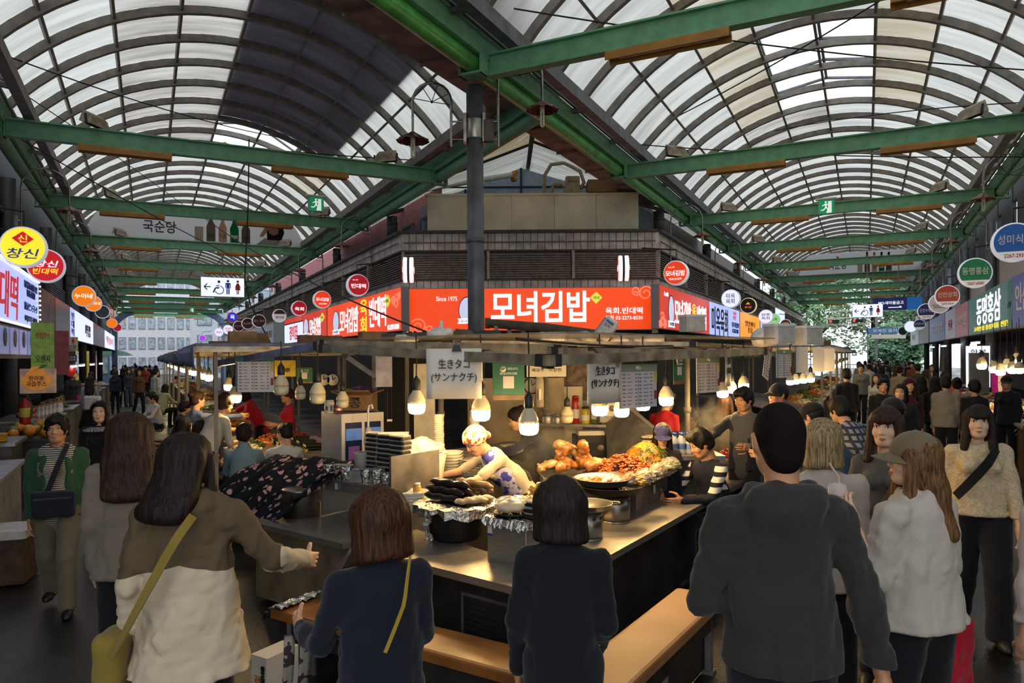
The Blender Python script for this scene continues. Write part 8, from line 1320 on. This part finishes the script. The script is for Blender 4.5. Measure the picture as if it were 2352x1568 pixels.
# steam over the pork tray and the vendor's stall
vm = bpy.data.materials.new('steam'); vm.use_nodes = True; nt = vm.node_tree; nt.nodes.remove(nt.nodes['Principled BSDF']); pv = nt.nodes.new('ShaderNodeVolumePrincipled'); pv.inputs['Anisotropy'].default_value = .3; no = nt.nodes.new('ShaderNodeTexNoise'); no.inputs['Scale'].default_value = 5; no.inputs['Detail'].default_value = 3; tc = nt.nodes.new('ShaderNodeTexCoord'); nt.links.new(tc.outputs['Object'], no.inputs['Vector']); gr = nt.nodes.new('ShaderNodeVectorMath'); gr.operation = 'LENGTH'; mp = nt.nodes.new('ShaderNodeMapping'); mp.inputs['Scale'].default_value = (2.9, 3.3, 2.6); nt.links.new(tc.outputs['Object'], mp.inputs[0]); nt.links.new(mp.outputs[0], gr.inputs[0])
K_ = nt.links; f1 = mth(nt.nodes, K_, 'MAXIMUM', mth(nt.nodes, K_, 'SUBTRACT', no.outputs[0], .42), 0.); f2 = mth(nt.nodes, K_, 'MAXIMUM', mth(nt.nodes, K_, 'SUBTRACT', 1., gr.outputs['Value']), 0.); K_.new(mth(nt.nodes, K_, 'MULTIPLY', mth(nt.nodes, K_, 'MULTIPLY', f1, f2), 14.), pv.inputs['Density']); K_.new(pv.outputs[0], nt.nodes['Material Output'].inputs['Volume'])
for p, lb in ((W(1240, 1030, 6.2), 'pale steam drifting beside the glazed pork tray'), (W(1610, 985, 7.6), 'thin steam drifting before the woman in glasses')): m = MB(); m.ball((0, 0, 0), (.36, .32, .40), 14, 8); put('steam', cached('steam', lambda: m.mesh('steam', vm)), lb, 'steam', p, kind='stuff')
# ================================================================== WHO IS THERE
def pp(px, Y): p = W(px, HY, Y); return (p.x, p.y)
def TP(c, hem=.86, **k): return dict(mat=c if not isinstance(c, str) else fab(c, c), hem=hem, **k)
def BT(c, loose=1.15, **k): return dict(mat=fab(c, c), loose=loose, **k)
DKP = BT('1b1b20'); STR = mask_mat('striped_tee', 'b9b2a6', '3a3634', stripes(2, .016))
def band(m, P, pts, w, label, name='bag_strap'): o = thing('shoulder_bag', label, 'bag', P['root'].location, P['yaw']); strap(P, pts, w, m, 'strap', o); return o
def pouch(o, c, r, m, seed=1): s = SDF(.011); s.box(c, r, rd=min(r)*.7); s.noise(.006, 18, 18, 18, seed); blob(s, 'pouch', m, o); mb = MB(); mb.box((c[0], c[1]-r[1]-.003, c[2]+r[2]*.5), (r[0]*1.7, .006, .012)); mb.build('zip', BLACK, o)
P = person('older woman in green jacket and striped tee walking towards the camera at left', pp(130, 5.7), 24, 1.56, 1.1, pose='walk', top=TP('2a4a34', .82, open=True, loose=1.35), over=dict(mat=STR), bot=BT('6e6250', 1.5), hair=('perm', HBLK), lod=0, skin=1, glasses=2, head=(-5, 0, 0))
o = band(fab('navy_strap', '1a1d2c'), P, loop(P, (.08, 0, 1.33), (-.04, 0, .98), (.19, .15), half=-1, lift=.03), .04, 'navy crossbody bag worn by the woman in the green jacket'); pouch(o, (.0, -.19, .88), (.15, .04, .105), fab('navy_bag', '191c2a'))
P = person('older woman with bob hair, black cardigan and lace collar behind the green jacket', pp(228, 7.5), 22, 1.56, 1.0, top=TP('17171b', .7, loose=1.2), bot=DKP, hair=('bob', HBLK), lod=0, skin=2, glasses=2)
m = MB(); [m.ball((r*cos(t), -.02+r*.72*sin(t), 1.285-.32*(r-.07)), (.017, .01, .015), 7, 5) for r in (.075, .105, .135) for t in [PI*(1.08+.84*k/(6+r*40)) for k in range(int(7+r*40))]]; tag(m.build('lace_collar', mat('lilac_lace', '9c92a6', .7, var=.3, scale=60), P['root'], loc=(0, -.03, 0)), kind='stuff')
person('woman with long brown hair in a taupe hoodie seen from behind', pp(298, 4.15), 200, 1.69, 1.1, top=TP('7c7064', .76, hood=True, loose=1.25), bot=DKP, hair=('long', HBRN), lod=0, hairs=(1.25, 1.1, 1))
def yoke(N, K, sp, tc): ax = mth(N, K, 'ABSOLUTE', sp.outputs[0]); return mth(N, K, 'MULTIPLY', mth(N, K, 'LESS_THAN', ax, .37), mth(N, K, 'GREATER_THAN', mth(N, K, 'ADD', sp.outputs[2], mth(N, K, 'MULTIPLY', ax, .25)), 1.155))
P = person('woman in cream and brown two tone jacket holding out the floral cloth, seen from behind', pp(432, 3.05), 187, 1.68, 1.1, top=TP(mask_mat('two_tone', 'c9b79c', '5f4f3c', yoke), .68, hood=True, loose=1.35, flare=1.12, fold=1.6), bot=DKP, hair=('medium', HDBR), lod=0, skin=2, head=(-30, 6, 0), glasses=1, R=((.55, -.28, -.75), (.35, -.75, -.25)), L=((.22, .08, -1), (.1, -.35, -1)), hairs=(1.15, 1.08, 1))
MUST = fab('mustard', '8a7434'); o = band(MUST, P, loop(P, (-.06, 0, 1.36), (.25, 0, .80), (.34, .19), half=1, lift=.03, n=18), .035, 'mustard shoulder bag worn across the two tone jacket'); pouch(o, (.30, .02, .74), (.06, .10, .13), MUST)
P = person('girl with auburn bob and navy jacket seen from behind at the left bench', pp(868, 2.6), 205, 1.51, 1.05, top=TP('181b28', .62, loose=1.12, collar=.06), bot=DKP, hair=('bob_half', HAUB), lod=0, skin=0, head=(12, 6, 0), L=((.2, -.3, -.85), (.15, -1, -.05)), R=((.12, -.2, -.95), (-.4, -.9, .2)), hairs=(1.12, 1.05, 1.08))
band(fab('yellow_cord', 'a8892a'), P, loop(P, (-.12, 0, 1.345), (.03, 0, 1.0), (.24, .185), half=1, lift=.02), .012, 'thin yellow bag cord across the navy jacket'); a = P['arms'][1]; w = Vector(a[2])+Vector(a[3])*.1*P['S']; o = thing('patterned_bag', 'bag with patterned straps hanging from the hand of the navy jacketed girl', 'bag', P['W'](w), P['yaw']); PAT = mask_mat('patterned_strap', '8a8478', '3a2c30', spots(18, .52))
for dx in (-.03, .03): m = MB(); m.sheet(lambda u, v: (dx+.04*(u-.5), .12*sin(PI*v)-.05, -.32*abs(2*v-1)-.02*(1-abs(2*v-1))), 3, 16, .005); m.build('strap', PAT, o)
s = SDF(.014); s.box((0, -.05, -.42), (.13, .05, .12), rd=.04); blob(s, 'pouch', fab('17181c', '17181c'), o)
P = person('woman with dark brown bob and black jacket seen from behind at the counter corner', pp(1288, 2.8), 172, 1.52, 1.02, top=TP('15151a', .52, loose=1.08, collar=.02), bot=DKP, hair=('bob_full', HDBR), lod=0, skin=0, head=(-14, 0, 0), L=((.14, -.05, -1), (.05, -.3, -.9)), R=((.1, .0, -1), (-.2, -.6, -.7)), hairs=(1.06, 1.02, 1.06))
P = person('tall man with buzz cut and dark grey hooded jacket seen from behind', pp(1788, 2.42), 176, 1.84, .96, sex='m', top=TP('302d2b', .88, hood=True, loose=1.2, fold=1.3), bot=DKP, hair=('buzz', HBUZ), lod=0, skin=1, head=(0, 4, 0), R=((.3, .04, -1), (.26, -.1, -1)), L=((.24, -.05, -.95), (-.35, -.9, -.2)), curl=(.35, .6))
person('person in brown cap with ash blond bob and white shirt seen from behind', pp(1888, 3.75), 170, 1.66, 1.05, top=TP('b5aa9e', .8, loose=1.1), bot=DKP, hair=('bob', HBLD), hat=('baseball', fab('3c2620', '3c2620')), lod=0, L='bent')
P = person('woman in khaki cap and loose white tee holding a pink drink', pp(2098, 3.1), 205, 1.66, 1.1, top=TP('b8ada1', .86, loose=1.45, sleeve=.62, flare=1.1, fold=1.4), bot=BT('17171b', 1.6), hair=('long', HGOLD), hat=('baseball', fab('khaki_cap', '6f6048')), lod=0, skin=2, head=(55, 0, 0), L=((.2, -.12, -1), (.12, -.36, .9)), R=((.2, -.05, -1), (.05, -.5, -.8)), curl=(.75, .5), hairs=(.95, 1, .95))
a = P['arms'][1]; cp = P['W'](Vector(a[2])+Vector(a[3])*.095*P['S']+Vector((-.02, -.05, 0))); o = thing('drink_cup', 'clear cup of pink smoothie with dome lid and straw in her raised hand', 'cup', cp-V3(0, 0, .09)); m = MB(); m.lathe([(.028, 0), (.041, .11), (.043, .112), (.043, .118), (.036, .155), (.012, .165)], 18); m.build('cup', mat('dome_plastic', 'e6e0dc', .08, var=0, alpha=.4), o); m = MB(); m.lathe([(.026, .004), (.038, .108), (.02, .122), (.002, .126)], 16); m.build('smoothie', mat('pink_smoothie', 'b8807c', .5, var=.2, scale=30), o); m = MB(); m.tube([(.01, 0, .1), (.005, 0, .19), (-.02, 0, .225), (-.035, 0, .25)], .005, 7); m.build('straw', mat('pink_straw', 'd8a8a4', .4, var=0), o)
a = P['arms'][-1]; w = Vector(a[1])+(Vector(a[2])-Vector(a[1]))*.6; o = thing('tote_bag', 'crimson red tote bag hanging from the arm of the woman in the khaki cap', 'bag', P['W'](w), P['yaw']); CR = fab('crimson', 'b0142c', .1, 30); s = SDF(.012); s.box((-.02, .02, -.27), (.10, .10, .17), rd=.04); s.ell((-.02, .02, -.36), (.12, .10, .09), k=.03); s.noise(.014, 14, 14, 7, 3).noise(.008, 20, 20, -12, 5); blob(s, 'bag_body', CR, o)
for dy in (-.06, .08): m = MB(); m.sheet(lambda u, v: (-.02+.035*(u-.5)*(1 if dy > 0 else -1), dy*v+.02*v+(u-.5)*.05, .05-.2*v), 3, 8, .005); m.build('handle', CR, o)
P = person('young woman with fringe in grey cardigan looking aside with a phone', pp(2032, 4.3), -32, 1.68, .95, top=TP('56524e', .84), bot=DKP, hair=('medium_bangs', HBRN), lod=0, skin=2, head=(-6, 2, 0), R=((.2, -.15, -.9), (.3, -.85, .15)), L='bent', curl=(.4, .8))
band(fab('tan_strap', '6a4a30'), P, loop(P, (.1, 0, 1.34), (-.05, 0, 1.0), (.19, .15), half=-1, lift=.02), .03, 'tan bag strap over the grey cardigan'); a = P['arms'][-1]; p = P['W'](Vector(a[2])+Vector(a[3])*.09); o = thing('phone', 'dark phone held up by the young woman in the grey cardigan', 'phone', p, P['yaw']+.3, rot=(.5, .2, P['yaw']+.3)); m = MB(); m.box((0, 0, .03), (.072, .009, .15), ch=.004); m.build('case', BLACK, o); m = MB(); m.box((0, .006, .03), (.064, .002, .138)); m.build('screen', mat('dark_screen', '16181c', .1, var=0), o)
P = person('woman with fringe in cream mottled sweater and wide black trousers facing the camera', pp(2245, 5.05), -22, 1.63, 1.05, pose='walk', top=TP(mat('mottled_knit', 'cbb694', .95, var=.2, scale=55, bump=.5, dark='b39f7e'), .90, loose=1.3), bot=BT('17171b', 1.9, hem=.05), hair=('medium_bangs', HDBR), lod=0, skin=2, head=(-8, 0, 0), L='swing', R='swingb')
band(fab('17171a', '17171a'), P, loop(P, (.09, 0, 1.34), (-.16, 0, 1.0), (.23, .155), half=-1, lift=.03), .06, 'black sling bag strap across the cream sweater')
person('person in pale trousers cut off by the right edge', pp(2455, 2.95), 175, 1.66, 1.0, top=TP('b9a8a0', .9), bot=BT('c4bcb8', 1.7), hair=('long', HBRN), lod=1)
def who(label, px, py, yaw, top, hair, h=1.62, Y=None, bot=DKP, lod=1, **k):
    tz = -ray(px, py)[1]
    if Y is None: Y = (2-h*1.0)/tz if k.get('pose') != 'sit' else (2-(k.get('seat', .46)+.83*h/1.7))/tz
    elif k.get('pose') != 'sit' and not k.get('lean'): h = 2-tz*Y
    return person(label, pp(px, Y), yaw, h, top=top, bot=bot, hair=hair, lod=lod, **k)
S_, B_, L_ = ('short_m', HBLK), ('bob', HBLK), ('long', HBRN)
who('vendor in navy cap looking down behind the noodle heap', 1520, 972, -6, TP('1a1a1e'), ('medium', HBLK), Y=6.55, head=(0, 22, 0), hat=('baseball', fab('navy_cap', '2a2a56')), skin=0, face=2)
who('cook in floral headscarf and blue apron bending over the counter', 1196, 0, -64, TP('b0a48e', .9, sleeve=.4), ('undercap', HBLK), 1.6, Y=5.9, lean=42, head=(0, 4, 0), hat=('scarf', mask_mat('floral_scarf', 'd8ceb4', 'b0582c', spots(26, .54))), L='reach', R='reach', over=dict(front=True, mat=mask_mat('blue_apron', 'b4b0c8', '4a4aa0', spots(14, .5)), name='apron'), skin=0, face=2)
who('worker with black hair and navy shirt stooping behind the lowest bulb', 1262, 965, -75, TP('1e2136', .9), ('bun', HBLK), 1.6, Y=7.3, lean=35, L='reach', R='bent')
who('young man in dark open jacket over grey tee reaching across the food', 1708, 890, -42, TP('22242c', .85, open=True), ('short_m', HBLK), Y=7.3, sex='m', R='reach', L='bent', over=dict(mat=fab('4a4a4c', '4a4a4c')), skin=1, head=(-10, 12, 0), face=2)
who('man in black cap and camouflage jacket seen in profile', 1788, 880, -75, TP(mask_mat('camo', '4a4434', '23241e', spots(14, .5)), .85), ('undercap', HBLK), Y=7.6, sex='m', hat=('baseball', fab('1c1b1d', '1c1b1d')), glasses=1, skin=1)
who('seated man in navy jacket with white sleeve bands eating at the right arm', 1640, 976, -62, TP(mask_mat('banded', '1d202c', 'c9c3b8', lambda N, K, sp, tc: mth(N, K, 'MULTIPLY', stripes(2, .085, .45, .78, 1.02)(N, K, sp, tc), mth(N, K, 'GREATER_THAN', mth(N, K, 'ABSOLUTE', sp.outputs[0]), .15)))), S_, Y=6.5, h=1.75, sex='m', pose='sit', lean=14, head=(-18, 16, 0), L='table', R='table', skin=1, face=2)
who('woman in glasses and white top sitting beyond the water bottles', 1588, 950, -28, TP('c9beb0'), ('short_w', HBLK), 1.6, pose='sit', glasses=1, L='table', R='table', face=2); who('person in red and black top turned away behind the navy cap vendor', 1512, 925, 140, TP(mask_mat('redblack', '1b1b1f', 'a8242a', lambda N, K, sp, tc: mth(N, K, 'GREATER_THAN', sp.outputs[2], 1.12))), S_, Y=8.3, lean=20, h=1.62); who('woman with long dark hair and grey cardigan behind the young man', 1664, 905, 120, TP('5a5450'), ('medium', HBRN), Y=8.2)
who('person in blue denim jacket and black cap bending at the right stalls', 1945, 945, 215, TP('2c4254', .8), ('undercap', HBLK), 1.66, Y=6.0, lean=30, hat=('baseball', fab('1c1b1d', '1c1b1d')), L='reach', R='reach', sex='m'); who('person in checked shirt bending beside the blue denim jacket', 1985, 960, 200, TP(mask_mat('checked', '9a9894', '3c4250', lambda N, K, sp, tc: mth(N, K, 'MAXIMUM', stripes(0, .06, .6)(N, K, sp, tc), stripes(2, .06, .6)(N, K, sp, tc))), .8), S_, 1.66, Y=6.6, lean=28, L='reach', R='reach', sex='m')
for a in ((2050, 912, 165, '1e1e22', 'undercap', 'man in black cap with a beige pack seen from behind', 1.65), (2026, 868, -10, '1a1b20', 'short_w', 'woman in black polo facing the camera in the crowd', 1.6), (2068, 882, -40, '1e1e24', 'bob', 'woman in black looking at her phone in the crowd', 1.58), (2088, 868, -20, '3a1a20', 'long', 'woman in dark red headscarf in the crowd', 1.6), (2116, 862, 160, '5c5690', 'long', 'woman in purple sweatshirt with long hair seen from behind', 1.6), (2148, 864, 155, '17171b', 'long', 'woman with long black hair and black coat seen from behind', 1.6), (2172, 862, 150, '8a8274', 'short_m', 'man in beige jacket with cream tote seen from behind', 1.64), (2198, 866, 150, 'b48a88', 'bun', 'person in pink hooded jacket with sling strap seen from behind', 1.6), (2238, 872, 158, '1c1d22', 'perm', 'person with black backpack seen from behind', 1.58), (2312, 862, -60, '1b1b1f', 'undercap', 'shopkeeper in black cap and black tee among the goods', 1.62)):
    px, py, yw, c, hr, lb, h = a; who(lb, px, py, yw, TP(c, .84, loose=1.2), (hr, HBLK), h, bot=BT('77705a', 1.4) if c == '5c5690' else DKP, hat=('baseball', fab('1c1b1d', '1c1b1d')) if hr == 'undercap' else ('scarf', fab('maroon_scarf', '3a161c')) if 'headscarf' in lb else None, R='phone' if 'phone' in lb else 'down', face=2)
CT_ = tote_p = pp(2160, 12.2); o = thing('tote_bag', 'cream tote bag hanging beside the man in the beige jacket', 'bag', (CT_[0], CT_[1], .72)); s = SDF(.02); s.box((0, 0, .14), (.16, .05, .16), rd=.04); s.noise(.02, 10, 10, 10, 2); blob(s, 'bag_body', fab('cream_tote', 'b9ac92'), o); m = MB(); m.tube([(-.08, 0, .28), (-.05, 0, .5), (.05, 0, .5), (.08, 0, .28)], .01, 5); m.build('handle', fab('cream_tote', 'b9ac92'), o)
# left arcade
who('woman in denim jacket with brown short hair sitting with her back to us', 557, 980, 195, TP('6f8794', .8, collar=.02), ('short_w', HDBR), 1.62, pose='sit', L='table', R='table', lean=6); who('woman with hair bun and white blouse sitting beside the denim jacket', 652, 978, 200, TP('c4c4c0'), ('bun', HBLK), 1.6, pose='sit', head=(40, 8, 0), lean=10, L='table', R='table')
who('vendor in dark headscarf and red shirt serving at the left stall', 660, 892, -60, TP('b02038', .86, sleeve=.6), ('undercap', HBLK), Y=10.9, hat=('scarf', mask_mat('dotted_scarf', '32161e', '8a6a70', spots(70, .62))), L='bent', R='bent', face=2); who('vendor in red patterned apron leaning over the left stall table', 596, 905, -75, TP('b41e2c', .86, sleeve=.45), ('bob', HBLK), 1.6, Y=11.9, lean=25, R='reach', L='bent', face=2)
who('customer in white tee bending over the left stall table', 468, 945, 150, TP('d0c8b8', .86, sleeve=.45), ('short_w', HBRN), 1.66, Y=8.1, lean=26, L='reach', R='bent'); who('woman with brown bun and blue jacket reaching over the left stall table', 452, 897, 140, TP('5a6a92'), ('bun', HBRN), Y=9.4, R=((.3, -.9, -.1), (.1, -1, 0)), L='bent')
for a in ((362, 902, -40, 'c2bab0', 'perm', 'woman in cream hoodie with sunglasses on her head sitting sideways'), (372, 884, 160, 'a9b088', 'bob', 'person in pale green hoodie sitting on a stool seen from behind'), (352, 868, 150, 'c9bfae', 'medium', 'woman in white blouse sitting farthest along the left stools'), (405, 924, 120, '20222c', 'short_m', 'man in dark jacket leaning in to eat at the left stall'), (398, 962, 140, '1b1c22', 'long', 'woman with long black hair sitting behind the two tone jacket'), (440, 972, 150, '57463c', 'perm', 'woman with curly brown hair sitting behind the two tone jacket'), (428, 896, 130, '6c7890', 'short_m', 'person in grey blue top with dark hair at the left stall')):
    px, py, yw, c, hr, lb = a; who(lb, px, py, yw, TP(c, loose=1.25), (hr, HBRN if hr == 'perm' and px > 400 else HBLK), 1.62, pose='sit', glasses=2 if 'sunglasses' in lb else None, L='table', R='table', lean=12, face=2)
for a in ((206, 862, 205, '8f8f96', 'long', 'woman in grey shirt and long black skirt carrying a white bag', 1.6, 17.5, BT('1a1a1e', kind='skirt', hem=.32)), (282, 845, 200, '17171a', 'medium', 'woman in long black coat walking away down the left arcade', 1.62, None, DKP), (168, 848, 60, '2a2426', 'short_w', 'vendor in black tee and red apron at the left juice stand', 1.6, 19.5, BT('a8201c', kind='skirt', hem=.4)), (262, 838, 30, '3a3a3e', 'short_m', 'man in dark jacket coming up the left arcade', 1.68, None, DKP), (310, 834, 205, '1c1e26', 'short_m', 'man in navy coat far down the left arcade', 1.7, None, DKP), (328, 842, 205, '5c4e40', 'medium', 'woman in brown patterned top and shorts walking away', 1.6, None, DKP), (357, 846, 150, 'b4c0bc', 'short_m', 'man in pale shirt with a black strap at the far left stools', 1.68, None, DKP), (296, 846, 30, '4a4a58', 'bob', 'person in grey jacket and jeans far down the left arcade', 1.6, None, BT('5a6a80'))): px, py, yw, c, hr, lb, h, Y, bt = a; who(lb, px, py, yw, TP(c, .8), (hr, HBLK), h, Y=Y, bot=bt, lod=2)
p = pp(212, 17.2); o = thing('tote_bag', 'white tote bag of the woman in grey shirt and black skirt', 'bag', (p[0], p[1], .8)); s = SDF(.025); s.box((0, 0, .15), (.2, .06, .17), rd=.04); blob(s, 'bag_body', PAPER, o); m = MB(); m.tube([(-.1, 0, .3), (0, 0, .62), (.1, 0, .3)], .012, 5); m.build('handle', BLACK, o)
for i in range(9):
    p = PL(9.6+.7*i, .25-.05*(i % 2), 0); o = thing('stool', f'round stool along the left stall counter, {ENC[i]} from the front', 'stool', p); m = MB(); m.lathe([(.16, .42), (.17, .44), (.165, .46), (.01, .462)], 18); m.build('seat', WOOD, o); [MB().bar((.1*cos(t), .1*sin(t), .42), (.16*cos(t), .16*sin(t), 0), .025, .025).build('leg', STEEL_D, o) for t in (.8, 2.4, 4, 5.5)]
for i, q in enumerate((pp(557, 7.7), pp(652, 7.6), pp(1588, 9.0), pp(1655, 6.75))): o = thing('stool', 'round wooden stool under the '+('denim jacketed woman', 'woman in the white blouse', 'woman in glasses', 'man with white sleeve bands')[i], 'stool', (q[0], q[1], 0)); m = MB(); m.lathe([(.16, .42), (.17, .44), (.165, .46), (.01, .462)], 18); m.build('seat', WOOD, o); [MB().bar((.1*cos(t), .1*sin(t), .42), (.16*cos(t), .16*sin(t), 0), .025, .025).build('leg', STEEL_D, o) for t in (.8, 2.4, 4, 5.5)]
rr = RG(17); NMC = [('black', '1a1a1e'), ('grey', '6a6a6c'), ('white', 'b9b5ae'), ('navy', '222a40'), ('beige', '8f826c'), ('dark green', '2c3a30'), ('brown', '54402f'), ('rust', '8a4030')]
for sd, P_, n, s0, st, a0, a1 in (('right', PR, 26, 15.5, 1.35, -.35, 2.0), ('left', PL, 14, 26, 2.3, -1.6, .5)):
    for i in range(n):
        c = NMC[(i*5+(sd == 'left')) % 8]; a = a0+(a1-a0)*((i*.618) % 1); q = P_(s0+st*i, a, 0); aw = rr.random() < .6; hr = ('short_m', 'bob', 'long', 'medium', 'bun', 'short_w')[(i*7) % 6]
        person(f'{c[0]} topped person in the crowd down the {sd} arcade, {"facing away" if aw else "coming nearer"}, {ORD[i % 12]} {"near" if i < 12 else "middle" if i < 24 else "far"}', (q.x, q.y), (153 if sd == 'right' else 207)+rr.uniform(-25, 25)-(0 if aw else 180), rr.uniform(1.54, 1.72), top=TP(c[1], .84, loose=1.2), bot=DKP, hair=(hr, (HBLK, HDBR, HBRN)[i % 3]), lod=2, pose='walk' if i % 2 else 'stand')
